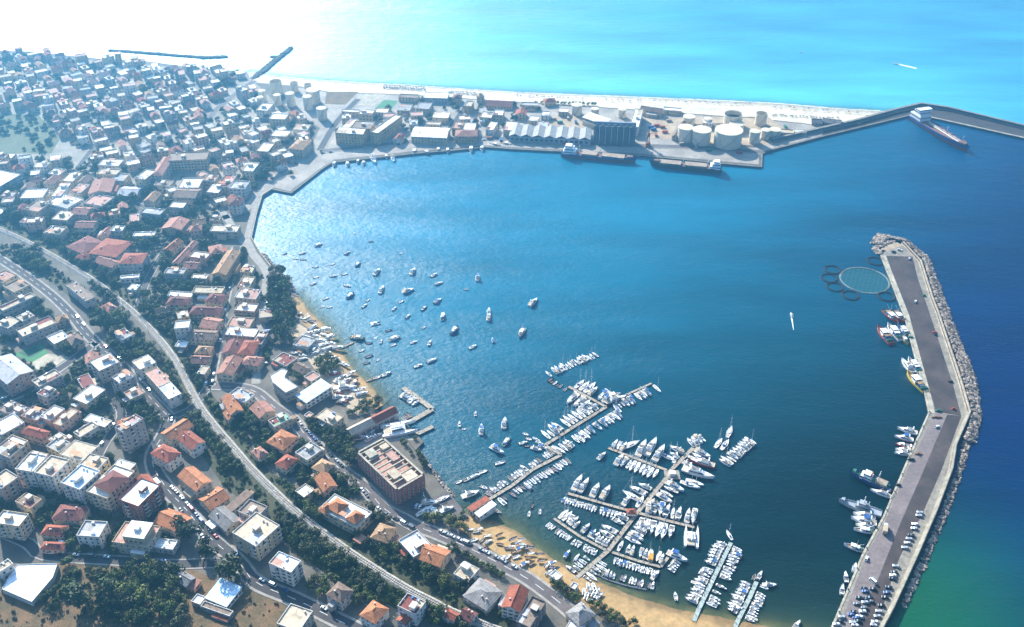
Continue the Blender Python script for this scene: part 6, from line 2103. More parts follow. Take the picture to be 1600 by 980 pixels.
def boat(kind, pos, heading, L=None, label=None, desc=None, group=None, tilt=0.0, z=0.0):
    base, _, var = kind.partition('.')
    pr, L0 = proto(kind)
    s = (L or L0) / L0
    if kind not in FIRST:
        FIRST.add(kind); o = pr
        if 'kind' in o.keys():
            del o['kind']
    else:
        o = copy_tree(pr)
    o.location = (pos.x, pos.y, z)
    o.rotation_euler = (tilt, 0, heading)
    k2 = min(s, 1.0) if s < 1 else s ** .8
    o.scale = (s, s * (.97 if s < 1 else 1), k2)
    d = VARD[f'{base}.{var}']
    if label:
        tag(o, label, NAMES[base], group, final=True)
    else:
        tag(o, desc or d, NAMES[base], group, pos=pos)
    return o


br = random.Random(5)
MIXS = {'S': ['dinghy', 'dinghy', 'dinghy.grey', 'inflatable', 'motorboat', 'dinghy.blue', 'inflatable.white', 'motorboat.cover'], 'M': ['motorboat', 'motorboat', 'motorboat.cover', 'motorboat', 'motorboat.blue', 'cruiser', 'cruiser', 'inflatable.white', 'sailboat.white', 'motorboat', 'motorboat.navy'],
        'L': ['cruiser', 'cruiser', 'cruiser.tan', 'sailboat', 'sailboat.white', 'sailboat.white', 'cruiser', 'cruiser.blue', 'motorboat', 'motorboat', 'sailboat.white', 'sailboat.navy'], 'Y': ['yacht', 'yacht', 'cruiser', 'sailboat', 'catamaran'], 'C': ['cruiser', 'cruiser.tan', 'yacht', 'motorboat.cover'], 'D': ['dinghy', 'dinghy.grey', 'dinghy.blue', 'dinghy', 'dinghy.wood']}


def row(p0, p1, n, side, L, mix, where, off=1.6, skip=.1, jit=.35, out=True):
    a, b_ = P(*p0, 0), P(*p1, 0)
    d = (b_ - a).normalized()
    nrm = Vector((-d.y, d.x, 0)) * side
    sp = (b_ - a).length / max(n, 1)
    k_ = 0
    for k in range(n):
        if br.random() < skip:
            continue
        kind = br.choice(MIXS[mix])
        l = L * br.uniform(.78, 1.35)
        base = kind.split('.')[0]
        beam = {'motorboat': 2.5 / 7, 'cruiser': .34, 'yacht': 4.6 / 16, 'sailboat': .3, 'dinghy': .38, 'inflatable': .42, 'catamaran': .55, 'fishing_boat': .33}[base]
        l = min(l, sp * 1.02 / beam)
        l = max(l, 3.4)
        pos = a + d * sp * (k + .5 + br.uniform(-.08, .08)) + nrm * (off + l / 2 + br.uniform(0, .5))
        hd = math.atan2(nrm.y, nrm.x) + br.uniform(-.09, .09)
        if not out or br.random() < .22:
            hd += PI
        k_ += 1
        o = boat(kind, pos, hd, l, label=f"{VARD[kind if '.' in kind else kind + '.']}, {ordw(k_)} {where}", group='boats berthed in the marina')


row((770, 777), (870, 713), 22, 1, 6.0, 'S', 'from shore, upper side of the long pier')
row((774, 779), (882, 714), 20, -1, 6.0, 'S', 'from shore, lower side of the long pier', off=1.0)
row((860, 690), (938, 642), 13, 1, 9.5, 'L', 'past the dog-leg, upper side of long pier')
row((868, 694), (958, 640), 19, -1, 9.0, 'L', 'past the dog-leg, lower side of long pier')
row((943, 634), (892, 607), 7, -1, 13.0, 'L', 'from the junction, outer side of the T-end')
row((940, 634), (892, 608), 5, 1, 10.5, 'C', 'from the junction, inner side of the T-end', skip=.25)
row((952, 632), (1020, 600), 14, -1, 9.0, 'L', 'from the T-end along the narrow pontoon', off=1.2)
row((857, 588), (934, 556), 16, 1, 7.5, 'L', 'in the loose row beyond the T-end', off=-2)
row((846, 590), (884, 612), 9, 1, 5.0, 'D', 'in the little string beside the T-end', off=-1)
row((1060, 724), (1084, 700), 5, -1, 12.0, 'L', 'from the platform, right of pier tip')
row((1056, 727), (1074, 709), 3, 1, 9.0, 'L', 'from the platform, left of pier tip')
row((1084, 701), (1106, 692), 4, 1, 10.0, 'C', 'at the very tip of the main pier', off=.5)
row((1134, 728), (1178, 690), 11, 1, 9.5, 'L', 'in the raft beyond main pier tip', off=-3)
row((978, 713), (1040, 736), 9, -1, 11.0, 'L', 'from outside, beach side, outermost arm')
row((952, 703), (972, 710), 3, 1, 11.0, 'C', 'from outside, sea side, outermost arm')
row((1008, 786), (1040, 750), 6, -1, 11.5, 'L', 'right of main pier between the outer arms')
row((1003, 790), (1032, 755), 4, 1, 11.0, 'L', 'left of main pier between the outer arms', skip=.2)
row((882, 774), (936, 790), 13, -1, 6.0, 'M', 'from the middle arm end, beach side')
row((940, 790), (980, 801), 7, -1, 7.5, 'M', 'inner berth of the middle arm, beach side')
row((1006, 804), (1062, 818), 6, 1, 12.5, 'L', 'from the crossing, sea side of the middle arm')
row((1066, 820), (1086, 825), 2, 1, 14.0, 'Y', 'on the outer middle arm, sea side', skip=0)
row((1000, 806), (1056, 820), 6, -1, 12.0, 'L', 'from the crossing, beach side of the middle arm', skip=.15)
row((960, 848), (988, 812), 5, 1, 8.5, 'M', 'left of main pier below the middle arms', skip=.2)
row((966, 846), (992, 814), 6, -1, 9.0, 'L', 'right of main pier below the middle arms')
row((867, 812), (926, 849), 10, 1, 8.5, 'L', 'from the curved arm end, sea side')
row((926, 850), (946, 859), 4, 1, 11.0, 'C', 'inner berth of the curved arm, sea side')
row((862, 814), (898, 838), 10, -1, 5.5, 'S', 'from the curved arm end, beach side')
row((900, 840), (938, 858), 9, -1, 6.0, 'M', 'inner berth of the curved arm, beach side')
row((962, 865), (1034, 886), 11, 1, 10.5, 'L', 'along the hooked arm, sea side')
row((962, 868), (1030, 889), 14, -1, 7.0, 'M', 'along the hooked arm, beach side')
row((1036, 888), (1048, 872), 5, -1, 8.0, 'M', 'along the hook of the hooked arm')
row((905, 900), (935, 873), 6, -1, 6.5, 'M', 'up from the main pier root, right side', skip=.2)
row((900, 902), (928, 878), 5, 1, 6.0, 'M', 'up from the main pier root, left side', skip=.3)
row((938, 902), (1020, 925), 15, 1, 5.5, 'S', 'along the floating breakwater', off=.8)
row((1094, 948), (1140, 852), 20, 1, 7.5, 'M', 'from shore, inner side of the longer green pier')
row((1096, 948), (1141, 852), 21, -1, 6.5, 'M', 'from shore, outer side of the longer green pier')
row((1156, 964), (1181, 912), 12, 1, 7.5, 'M', 'from shore, inner side of the shorter green pier')
row((1158, 966), (1183, 912), 14, -1, 7.0, 'M', 'from shore, outer side of the shorter green pier')
row((640, 610), (662, 626), 6, -1, 9.0, 'C', 'in the raft at the Z-shaped pier', off=2.2)
row((648, 655), (634, 662), 3, -1, 6.0, 'D', 'inside the hook of the Z-shaped pier', off=2.2)


def singles(t, items, group):
    for it in items:
        x, y, kind, L, ang = it[:5]
        q = P(*TQ(t, x, y), 0)
        boat(kind, q, R(ang), L * (.9 if t in ('r1c1', 'r2c1') else (.86 if t == 'r2c3' and L > 12 else 1)), label=it[5] if len(it) > 5 else None, group=group)


MO = 'boats moored in the open basin'
singles('r2c2', [(60, 125, 'fishing_boat', 13, 250), (560, 895, 'cruiser', 9, 50), (670, 920, 'cruiser', 12, 60), (740, 825, 'sailboat.white', 14, 30, 'slim white sailing boat leaving the outermost arm'), (810, 850, 'yacht', 17, 65), (870, 840, 'yacht', 18, 62), (920, 880, 'yacht', 17, 60), (1020, 905, 'sailboat', 11, 70),
                  (1290, 815, 'sailboat.white', 11, 55), (1330, 825, 'sailboat', 12, 55), (1358, 745, 'sailboat.white', 12, 65, 'lone white sailing boat moored off the main pier tip'), (1185, 940, 'yacht.wood', 17, 160, 'red-hulled motor yacht beside the main pier platform'), (85, 757, 'dinghy', 5, 330), (105, 787, 'dinghy', 5, 330), (70, 812, 'motorboat', 6.5, 20),
                  (100, 830, 'dinghy.blue', 5, 10), (150, 790, 'motorboat.cover', 6, 330), (172, 812, 'motorboat', 6, 330), (190, 838, 'motorboat.blue', 6.5, 330), (150, 850, 'cruiser', 8, 340), (290, 855, 'sailboat.white', 11, 325), (620, 525, 'fishing_boat', 14, 20), (650, 545, 'yacht.navy', 18, 25, 'large dark-hulled motor yacht with blue covers at the T-end')], MO)
singles('r3c2', [(410, 85, 'yacht', 15, 65), (450, 100, 'yacht', 14, 62), (520, 132, 'cruiser', 13, 66), (585, 145, 'cruiser.tan', 13, 62), (717, 195, 'cruiser', 10.5, 55), (800, 200, 'sailboat', 11, 60), (1120, 420, 'catamaran', 17, 80, 'widest white catamaran at the end of the middle arm'), (1160, 25, 'yacht', 21, 335, 'longest white motor yacht beside the main pier'), (1110, 95, 'sailboat', 13, 335),
                  (1140, 80, 'sailboat.white', 12, 335), (1357, 408, 'sailboat', 8, 105, 'little sailing boat off the end of the longer green pier'), (1030, 545, 'cruiser.blue', 13, 330, 'blue-trimmed white cruiser off the hooked arm'), (870, 540, 'motorboat.orange', 9, 75, 'motorboat under a bright orange-yellow cover on the hooked arm'), (345, 527, 'motorboat.blue', 7, 60),
                  (405, 550, 'motorboat.cover', 6.5, 60), (1022, 790, 'dinghy', 6, 90), (1408, 868, 'motorboat', 7, 5), (107, 275, 'dinghy', 5, 80), (175, 262, 'dinghy', 4.5, 80), (128, 224, 'dinghy.blue', 4.5, 75), (1548, 660, 'motorboat', 7, 60), (1513, 670, 'dinghy.grey', 5, 60), (895, 660, 'cruiser', 8, 50)], MO)
singles('r1c1', [(390, 555, 'fishing_boat', 9, 40), (292, 605, 'motorboat', 7, 35), (248, 640, 'dinghy', 5, 10), (297, 645, 'dinghy.grey', 5.5, 0), (370, 690, 'dinghy', 5.5, 20), (475, 675, 'dinghy', 5.5, 30), (570, 605, 'motorboat.blue', 7, 50), (637, 677, 'fishing_boat.blue', 9, 70), (375, 755, 'dinghy', 5.5, 20), (485, 748, 'motorboat', 6.5, 10),
                  (553, 736, 'dinghy', 6, 20), (360, 796, 'motorboat', 6, 40), (570, 810, 'motorboat', 7.5, 340), (590, 873, 'fishing_boat.blue', 11, 60), (437, 888, 'dinghy', 5.5, 30), (460, 942, 'dinghy', 5, 20), (415, 940, 'dinghy', 4.5, 20), (755, 725, 'cruiser', 12, 70), (785, 835, 'yacht', 13, 80), (980, 722, 'cruiser', 12, 75), (950, 842, 'cruiser.tan', 12, 30),
                  (1112, 743, 'motorboat', 8.5, 50), (1142, 795, 'motorboat.cover', 8, 30), (1135, 905, 'motorboat.blue', 9.5, 50), (1385, 758, 'cruiser.blue', 12, 90), (1050, 950, 'motorboat.navy', 8, 60), (907, 908, 'dinghy', 6, 40), (865, 952, 'motorboat', 6.5, 60), (698, 900, 'dinghy', 5, 50), (678, 935, 'motorboat', 7, 60), (1455, 972, 'cruiser', 11, 90),
                  (615, 480, 'dinghy', 4.5, 120), (720, 533, 'dinghy.wood', 4.5, 10), (907, 607, 'dinghy', 4.2, 30), (1313, 832, 'dinghy.grey', 4.5, 0), (182, 610, 'dinghy.wood', 4.5, 30)], MO)
singles('r2c1', [(745, 65, 'catamaran', 9, 20), (830, 108, 'dinghy.blue', 6, 20), (865, 160, 'fishing_boat', 11, 30), (858, 200, 'dinghy', 5.5, 30), (708, 187, 'dinghy.blue', 6, 0), (783, 178, 'motorboat', 6, 80), (745, 156, 'dinghy', 4, 0), (985, 183, 'motorboat', 6.5, 30), (1085, 188, 'motorboat', 8, 80), (950, 20, 'motorboat.cover', 7, 60), (1168, 22, 'fishing_boat', 12, 85),
                  (1240, 112, 'fishing_boat.blue', 13, 65), (1455, 25, 'cruiser.tan', 12, 85), (1355, 212, 'motorboat', 8, 40), (1480, 170, 'motorboat.blue', 7, 100), (1098, 298, 'motorboat.cover', 9, 35), (1015, 330, 'motorboat', 8, 30), (708, 270, 'dinghy.blue', 7, 30), (660, 235, 'dinghy', 5, 40), (693, 312, 'dinghy.blue', 5.5, 20), (815, 382, 'motorboat', 9, 40), (755, 404, 'dinghy', 7, 20),
                  (763, 292, 'dinghy', 4, 60), (1048, 90, 'dinghy', 4.5, 30), (1372, 630, 'motorboat', 6, 90), (1272, 695, 'motorboat', 6.5, 95), (1408, 730, 'cruiser.blue', 11.5, 90), (1552, 690, 'cruiser', 12.5, 85), (1565, 805, 'fishing_boat', 10.5, 60), (1505, 857, 'cruiser.blue', 12.5, 325), (1525, 937, 'inflatable', 8, 20), (938, 535, 'cruiser', 12, 330), (635, 160, 'fishing_boat.green', 13, 350), (1300, 724, 'dinghy', 3.6, 0)], MO)
singles('r1c2', [(133, 915, 'cruiser.tan', 12.5, 60, 'solitary cruiser moored in mid basin, farthest from the shore')], MO)
singles('r1c1', [(490, 52, 'fishing_boat', 13, 265), (572, 52, 'fishing_boat', 13, 280), (638, 35, 'fishing_boat.blue', 12, 270), (672, 45, 'fishing_boat', 12, 275), (735, 25, 'yacht', 20, 290), (815, 5, 'fishing_boat', 12, 285), (857, 20, 'cruiser', 14, 285)], 'boats moored stern-to at the far quay')
singles('r0c1', [(990, 955, 'fishing_boat', 14, 265), (1065, 960, 'fishing_boat.green', 14, 305), (1140, 945, 'fishing_boat.blue', 13, 270), (1198, 948, 'fishing_boat', 13, 275), (1345, 940, 'fishing_boat', 15, 270), (1412, 935, 'fishing_boat', 14, 275), (1490, 912, 'fishing_boat.red', 14, 330), (1560, 908, 'fishing_boat.green', 14, 340)], 'boats moored stern-to at the far quay')
singles('r2c3', [(762, 25, 'fishing_boat.red', 22, 285), (810, 25, 'fishing_boat.red', 20, 280), (725, 145, 'fishing_boat.red', 26, 100, 'outermost of the red working boats rafted at the breakwater'), (785, 125, 'fishing_boat', 24, 100), (845, 115, 'fishing_boat.blue', 18, 100), (850, 170, 'fishing_boat.yellow', 14, 275), (868, 335, 'cruiser', 19, 100), (912, 335, 'fishing_boat', 21, 100),
                  (925, 440, 'fishing_boat.yellow', 27, 105, 'long yellow-hulled working boat alongside the breakwater'), (955, 470, 'fishing_boat.red', 15, 100), (870, 738, 'cruiser', 15, 155), (848, 785, 'cruiser.blue', 14, 160), (848, 828, 'motorboat.red', 11, 165), (845, 858, 'cruiser.tan', 10, 170), (838, 880, 'cruiser', 10, 172), (146, 12, 'cruiser', 6.5, 92, 'white launch crossing the middle of the basin')], 'working boats along the breakwater')
singles('r3c3', [(705, 150, 'yacht', 13, 150), (718, 118, 'motorboat.red', 10, 150), (600, 287, 'cruiser', 13, 165), (597, 322, 'cruiser.blue', 15, 160), (605, 352, 'cruiser', 11, 168), (598, 382, 'fishing_boat', 12, 170), (538, 490, 'fishing_boat', 12, 155), (540, 615, 'motorboat.cover', 8, 65), (485, 672, 'motorboat.navy', 9, 80), (463, 750, 'motorboat', 8, 70), (8, 720, 'cruiser', 8, 0), (178, 972, 'motorboat', 8, 50)], 'working boats along the breakwater')
singles('r0c3', [(797, 401, 'motorboat', 6, 165, 'tiny speedboat racing on the open sea'), (208, 328, 'dinghy', 5, 30, 'tiny speck of a boat far out on the open sea')], None)
# boats drawn up ashore
sh = random.Random(9)


def ashore(t, poly, n, kinds, L, base_ang, where_group):
    W = [(p.x, p.y) for p in PL([TQ(t, poly[i], poly[i + 1]) for i in range(0, len(poly), 2)])]
    done = []
    x0, x1, y0, y1 = min(p[0] for p in W), max(p[0] for p in W), min(p[1] for p in W), max(p[1] for p in W)
    tries = 0
    while len(done) < n and tries < 4000:
        tries += 1
        X, Y = sh.uniform(x0, x1), sh.uniform(y0, y1)
        if not inpoly(X, Y, W) or any(math.hypot(X - a, Y - c) < L * .62 for a, c in done):
            continue
        done.append((X, Y))
        k = sh.choice(kinds)
        boat(k, Vector((X, Y, 0)), R(base_ang) + sh.gauss(0, .45), L * sh.uniform(.85, 1.2), desc=VARD[k if '.' in k else k + '.'] + ' ashore', group=where_group, z=G + .25, tilt=sh.uniform(-.12, .12))


DK = ['dinghy', 'dinghy', 'dinghy.grey', 'dinghy.blue', 'dinghy.wood', 'motorboat.cover']
ashore('r3c1', (1300, 350, 1420, 340, 1600, 450, 1600, 600, 1440, 500, 1330, 430), 14, DK, 4.6, 20, 'boats drawn up on the harbour beach')
ashore('r3c2', (0, 430, 60, 430, 280, 590, 300, 650, 220, 660, 100, 600, 0, 560), 19, DK + ['motorboat.blue'], 5.2, 25, 'boats drawn up on the harbour beach')
ashore('r3c2', (450, 720, 540, 730, 560, 800, 480, 820, 430, 770), 10, ['inflatable', 'inflatable.white', 'dinghy'], 5.0, 70, 'boats drawn up on the harbour beach')
ashore('r2c1', (330, 70, 420, 90, 520, 220, 480, 240, 360, 240, 320, 150), 17, ['cruiser', 'motorboat', 'sailboat.white', 'fishing_boat', 'motorboat.cover'], 9.0, 10, 'boats laid up in the boatyard')
ashore('r2c1', (240, 250, 420, 240, 520, 250, 600, 330, 560, 350, 450, 290, 300, 300), 12, ['motorboat', 'dinghy', 'motorboat.cover'], 6.5, 10, 'boats laid up in the boatyard')
ashore('r2c1', (460, 380, 600, 380, 690, 480, 690, 530, 540, 560, 500, 500), 15, ['cruiser', 'motorboat', 'fishing_boat.red', 'motorboat.cover', 'sailboat'], 8.5, 20, 'boats laid up in the boatyard')
ashore('r2c1', (250, 0, 320, 0, 370, 70, 300, 60), 9, DK, 5.0, 0, 'boats laid up in the boatyard')
ashore('r3c1', (1040, 230, 1170, 150, 1210, 200, 1180, 290, 1060, 300), 7, ['cruiser', 'sailboat.white', 'motorboat'], 11.0, 30, 'boats standing on the slipway')
ashore('r2c1', (640, 780, 760, 740, 780, 770, 680, 800), 5, ['cruiser', 'motorboat'], 8.0, 20, 'boats laid up in the boatyard')
for (kk, x_, y_, L_, an_, lb) in (('catamaran', 895, 742, 24, 15, 'big grey-white vessel on the boatyard slipway'), ('yacht', 560, 482, 16, 5, 'large white yacht standing in the boatyard'), ('cruiser', 1340, 155, 12, 25, 'white cruiser afloat beside the kiosk pier')):
    px = TQ('r2c1' if lb[0] != 'w' else 'r3c1', x_, y_)
    boat(kk, P(*px, 0), R(an_), L_, label=lb, z=0 if lb[0] == 'w' else G + .2)
boat('cruiser', P(906, 962, 0), R(75), 9, label='white cruiser hauled out alone on the wide sand', z=G + .2)
singles('r3c1', [(1425, 110, 'dinghy', 6, 330), (1455, 152, 'dinghy.grey', 6, 330), (1345, 50, 'motorboat', 6, 20), (1375, 35, 'motorboat.cover', 6, 20), (1320, 60, 'dinghy.grey', 6, 30), (1420, 12, 'dinghy', 6, 20), (1270, 75, 'dinghy', 5, 30), (1505, 258, 'dinghy.grey', 6.5, 330)], MO)

# ================================================================== SHIPS


def ship(name, stern_px, bow_px, B, fb, hullm, deckm, boot, label, house, hatches, cranes=(), sheer=1.5, mark=None, housem='gel_white', pipes=False, funnel='ship_blue'):
    s, b_ = P(*stern_px, fb), P(*bow_px, fb)
    d = b_ - s
    L = d.length
    root = empty(name, ((s.x + b_.x) / 2, (s.y + b_.y) / 2, 0), math.atan2(d.y, d.x))
    mb = MB(); hull(mb, L, B, fb, 2.0, sheer, .8, 0, 1, .95, 3.2, boot=2 if boot else None, bh=.5 if boot else .12, n=14, deck_drop=.6, wide=.2); mb.build('hull', [hullm, deckm] + ([boot] if boot else []), root)
    for (x0, x1, w_, z, h) in house:                       # fractions of length from the stern
        X0, X1 = -L / 2 + x0 * L, -L / 2 + x1 * L
        mb = MB(); wedge(mb, X0, X1, w_ * B / 2, w_ * B / 2, fb + z - .5, h, .2, .3, inset=.97); o = mb.build('deckhouse', [housem], root)
        mb = MB(); wedge(mb, X0 + .1, X1 - .02, w_ * B / 2 + .04, w_ * B / 2 + .04, fb + z - .5 + h * .55, .8, .02, .05, inset=.99); mb.build('window_band', ['pane'], o)
    X0 = -L / 2 + (house[0][0] + .02) * L
    mb = MB(); wedge(mb, X0, X0 + .035 * L, B * .14, B * .14, fb + house[-1][2] + .5, 4.5, .1, .4); mb.build('funnel', [funnel], root)
    for (x0, x1) in hatches:
        mb = MB(); mb.box(-L / 2 + x0 * L, -B * .33, fb - .6, -L / 2 + x1 * L, B * .33, fb + 1.0); mb.box(-L / 2 + x0 * L - .3, -B * .36, fb + 1.0, -L / 2 + x1 * L + .3, B * .36, fb + 1.25, 0)
        mb.build('hatch_cover', ['hatch'], root)
    for x in cranes:
        X = -L / 2 + x * L
        mb = MB(); mb.tube((X, 0, fb - .5), (X, 0, fb + 9), .35, 8, 0, .25); mb.tube((X, -2.2, fb + 7.5), (X, 2.2, fb + 7.5), .12, 5); mb.build('mast', ['frame_white'], root)
    if pipes:
        for y_ in (-1.6, -.6, .6, 1.6):
            mb = MB(); mb.tube((-L * .22, y_, fb + .6), (L * .36, y_, fb + .6), .22, 6); mb.build('deck_pipe', ['ship_red' if y_ > 0 else 'steel'], root)
        mb = MB(); mb.box(-L * .22, -.4, fb + 1.6, L * .38, .4, fb + 1.8)
        for k in range(9):
            mb.tube((-L * .2 + k * L * .07, 0, fb - .5), (-L * .2 + k * L * .07, 0, fb + 1.6), .08, 4)
        mb.build('catwalk', ['frame_white'], root)
        for k in range(5):
            mb = MB(); mb.cyl(-L * .15 + k * L * .1, B * .28, 1.0, fb - .5, fb + .9, 10); mb.build('tank_hatch', ['ship_deck'], root)
    mb = MB()
    for s_ in (-1, 1):
        for k in range(12):
            x = -L / 2 + L * (.05 + .07 * k)
            mb.tube((x, s_ * B * .44, fb), (x, s_ * B * .44, fb + 1.1), .06, 3)
    mb.build('railing', ['frame_white'], root, kind='stuff')
    mb = MB(); wedge(mb, L * .38, L * .47, B * .27, B * .12, fb + sheer * .6, 1.4, .1, .3); mb.build('forecastle', [deckm], root)
    tag(root, label, 'ship', final=True)
    return root


ship('tanker', (1428, 178), (1512, 230), 17, 6, 'ship_blue', 'ship_deck', 'ship_red', 'blue and red tanker moored in the elbow of the outer mole', [(.02, .22, .86, 0, 5.5), (.07, .2, .74, 5.5, 5), (.12, .2, 1.0, 10.5, 2.2)], [], (.62, .9), 2.0, pipes=True)
ship('cargo_ship', (878, 236), (993, 248), 12, 4.6, 'ship_blue', 'ship_deck', 'ship_red', 'cargo ship with white stern house berthed by the silos', [(.02, .2, .9, 0, 3), (.04, .17, .8, 3, 3), (.05, .14, .6, 6, 2.5)], [(.28, .48), (.55, .85)], (.24, .52), 1.5)
ship('cargo_ship', (1128, 262), (1018, 252), 12, 5.0, 'ship_dark', 'ship_deck', None, 'black-hulled coaster with pale hatches at the quay end', [(.02, .17, .9, 0, 2.8), (.03, .14, .75, 2.8, 2.6), (.04, .12, .6, 5.4, 2.2)], [(.22, .52), (.58, .88)], (.2, .55, .92), 1.2)
ship('patrol_ship', (1378, 802), (1312, 781), 6.5, 2.2, 'navy_grey', 'navy_grey', None, 'grey patrol ship moored stern-to the breakwater', [(.3, .62, .75, 0, 2.5), (.38, .56, .6, 2.5, 2.2)], [], (.45,), 1.2, housem='navy_grey', funnel='navy_grey')
ship('research_ship', (1390, 760), (1330, 736), 7.5, 2.4, 'ship_blue', 'boat_green', None, 'blue-hulled green-decked workboat moored off the breakwater', [(.45, .75, .8, 0, 2.6), (.5, .68, .65, 2.6, 2.2)], [(.08, .35)], (.3,), 1.2, funnel='boat_orange')

# fish farm rings
nm_ = mat('net_mesh', (0.05, 0.26, 0.24), (0.04, 0.20, 0.20), scale=0.3)
nt_ = nm_.node_tree
tq_ = nt_.nodes.new('ShaderNodeBsdfTransparent')
mq_ = nt_.nodes.new('ShaderNodeMixShader')
mq_.inputs[0].default_value = 0.2
nt_.links.new(tq_.outputs[0], mq_.inputs[1])
nt_.links.new(nt_.nodes['Principled BSDF'].outputs[0], mq_.inputs[2])
nt_.links.new(mq_.outputs[0], nt_.nodes['Material Output'].inputs['Surface'])
def ring(px, r, label, big=False):
    c = P(*px, 0)
    root = empty('fish_cage', (c.x, c.y, 0))
    for q, rr_ in ((0, r), (1, r - .9)):
        mb = MB(); mb.torus((0, 0, .15), rr_,   .36 if not big else .22, 48, 6); mb.build('float_ring', ['rubber_black' if not big else 'pontoon_green'], root)
    mb = MB(); mb.torus((0, 0, 1.0), r - .45, .07, 48, 4)
    for k in range(24):
        a = 2 * PI * k / 24
        mb.tube(((r - .45) * math.cos(a), (r - .45) * math.sin(a), .2), ((r - .45) * math.cos(a), (r - .45) * math.sin(a), 1.0), .05, 4)
    mb.build('handrail', ['rubber_black'], root)
    if big:
        mb = MB(); mb.prism([((r - 1.2) * math.cos(2 * PI * k / 40), (r - 1.2) * math.sin(2 * PI * k / 40)) for k in range(40)], .02, .06); mb.build('net', ['net_mesh'], root)
        mb = MB()
        for k in range(-5, 6):
            o_ = r * k / 5.7
            hl = math.sqrt(max(r * r - o_ * o_, .1)) * .98
            a = R(65)
            u, v = Vector((math.cos(a), math.sin(a), 0)), Vector((-math.sin(a), math.cos(a), 0))
            mb.tube(v * o_ - u * hl + Vector((0, 0, .3)), v * o_ + u * hl + Vector((0, 0, .3)), .045, 4)
        mb.build('net_rope', ['pontoon_green'], root)
    tag(root, label, 'fish cage', 'fish farm rings beside the breakwater', final=not label.startswith('small'))


ring((1351, 438), 20.5, 'large pale fish farm ring strung with ropes', True)
for q in ((1301, 422), (1296, 435), (1304.5, 449), (1329, 462), (1368, 408.5), (1385, 464)):
    ring(q, 7.0, 'small dark fish farm ring')

# ================================================================== CARS


def car_proto(colr, van=False):
    root = empty('van' if van else 'car', (0, 0, -500))
    L, W = (5.2, 2.0) if van else (4.2, 1.75)
    mb = MB()
    wedge(mb, -L / 2, L / 2, W / 2, W / 2 * .95, .35, .3, .05, .08, inset=1.0)
    wedge(mb, -L / 2 + .05, L / 2 - .08, W / 2, W / 2 * .93, .65, .28, .12, .35, inset=.96)
    mb.build('body', [colr], root)
    mb = MB(); wedge(mb, -L / 2 + .25, .75 if not van else L / 2 - .5, W / 2 * .93, W / 2 * .9, .92, .5 if not van else .95, .45 if not van else .1, .7 if not van else .6, inset=.86); mb.build('windows', ['pane'], root)
    mb = MB(); mb.box(-L / 2 + .75 if not van else -L / 2 + .4, -W / 2 * .76, 1.425 if not van else 1.88, .02 if not van else L / 2 - 1.15, W / 2 * .76, 1.47 if not van else 1.95); mb.build('roof', [colr], root)
    for sx in (-1, 1):
        for sy in (-1, 1):
            mb = MB(); mb.tube((sx * L * .31, sy * (W / 2 - .2), .32), (sx * L * .31, sy * (W / 2 + .02), .32), .32, 10); mb.build('wheel', ['rubber_black'], root)
    root['kind'] = 'helper'
    return root


CARC = ['white', 'white', 'silver', 'silver', 'black', 'grey', 'blue', 'red', 'black', 'white']
CARP, CAR1 = {}, set()
cr = random.Random(3)


def car(p, hd, c=None, van=False, label=None):
    c = c or cr.choice(CARC)
    key = (c, van)
    if key not in CARP:
        CARP[key] = car_proto('car_' + c, van)
    if key not in CAR1:
        CAR1.add(key); o = CARP[key]; del o['kind']
    else:
        o = copy_tree(CARP[key])
    o.location = (p.x, p.y, p.z)
    o.rotation_euler = (0, 0, hd)
    nm_ = 'van' if van else 'car'
    if label:
        tag(o, label, nm_, 'vehicles of the port and town', final=True)
    else:
        tag(o, f'parked {c} {nm_}', nm_, 'vehicles of the port and town')


wd_ = (P(1435, 865) - P(1396, 955))
hw = math.atan2(wd_.y, wd_.x)
for (x, y) in ((950, 268), (944, 287), (920, 340), (914, 367), (895, 410), (883, 432), (872, 458), (856, 488), (800, 603), (788, 640), (782, 660), (778, 680), (755, 735), (742, 768), (731, 797), (708, 848), (694, 885), (684, 915), (668, 950), (662, 972),
               (600, 742), (608, 760), (655, 745), (568, 800), (556, 838), (632, 800), (607, 828), (602, 862), (592, 885), (533, 888), (550, 925), (572, 918), (532, 955), (545, 972), (463, 920), (450, 945), (428, 965), (612, 808), (640, 822), (520, 905), (560, 945)):
    car(P(*TQ('r3c3', x, y), G + .06), hw + PI / 2 + R(cr.uniform(10, 30)), cr.choice(['black', 'white', 'silver', 'black', 'blue', 'grey', 'black', 'silver']))
car(P(*TQ('r3c3', 655, 695), G + .06), R(120), 'white', True, 'white van parked crosswise on the breakwater')
for (t, x, y, h_) in (('r1c3', 785, 597, 20), ('r1c3', 822, 585, 340), ('r1c3', 882, 640, 60), ('r1c3', 920, 908, 60), ('r2c3', 1055, 710, 30), ('r2c3', 1045, 130, 80), ('r3c3', 615, 555, 60)):
    car(P(*TQ(t, x, y), G + .1), R(h_))
# lorry and gear heaps on the breakwater
o = empty('lorry', P(*TQ('r3c3', 730, 375), G + .06), hw + .2)
mb = MB(); mb.box(-4.2, -1.25, .9, 1.8, 1.25, 3.6); mb.build('box_body', ['roof_tan'], o)
mb = MB(); wedge(mb, 2.0, 4.1, 1.2, 1.15, .6, 2.2, .05, .4); mb.build('cab', ['car_white'], o)
mb = MB(); mb.box(-4.2, -1.0, .6, 4.0, 1.0, .85); mb.build('chassis', ['rubber_black'], o)
for x in (-3.2, -2.0, 2.9):
    for y_ in (-1, 1):
        mb = MB(); mb.tube((x, y_ * .95, .5), (x, y_ * 1.25, .5), .5, 10); mb.build('wheel', ['rubber_black'], o)
tag(o, 'pale box lorry parked at the breakwater quay edge', 'lorry', final=True)


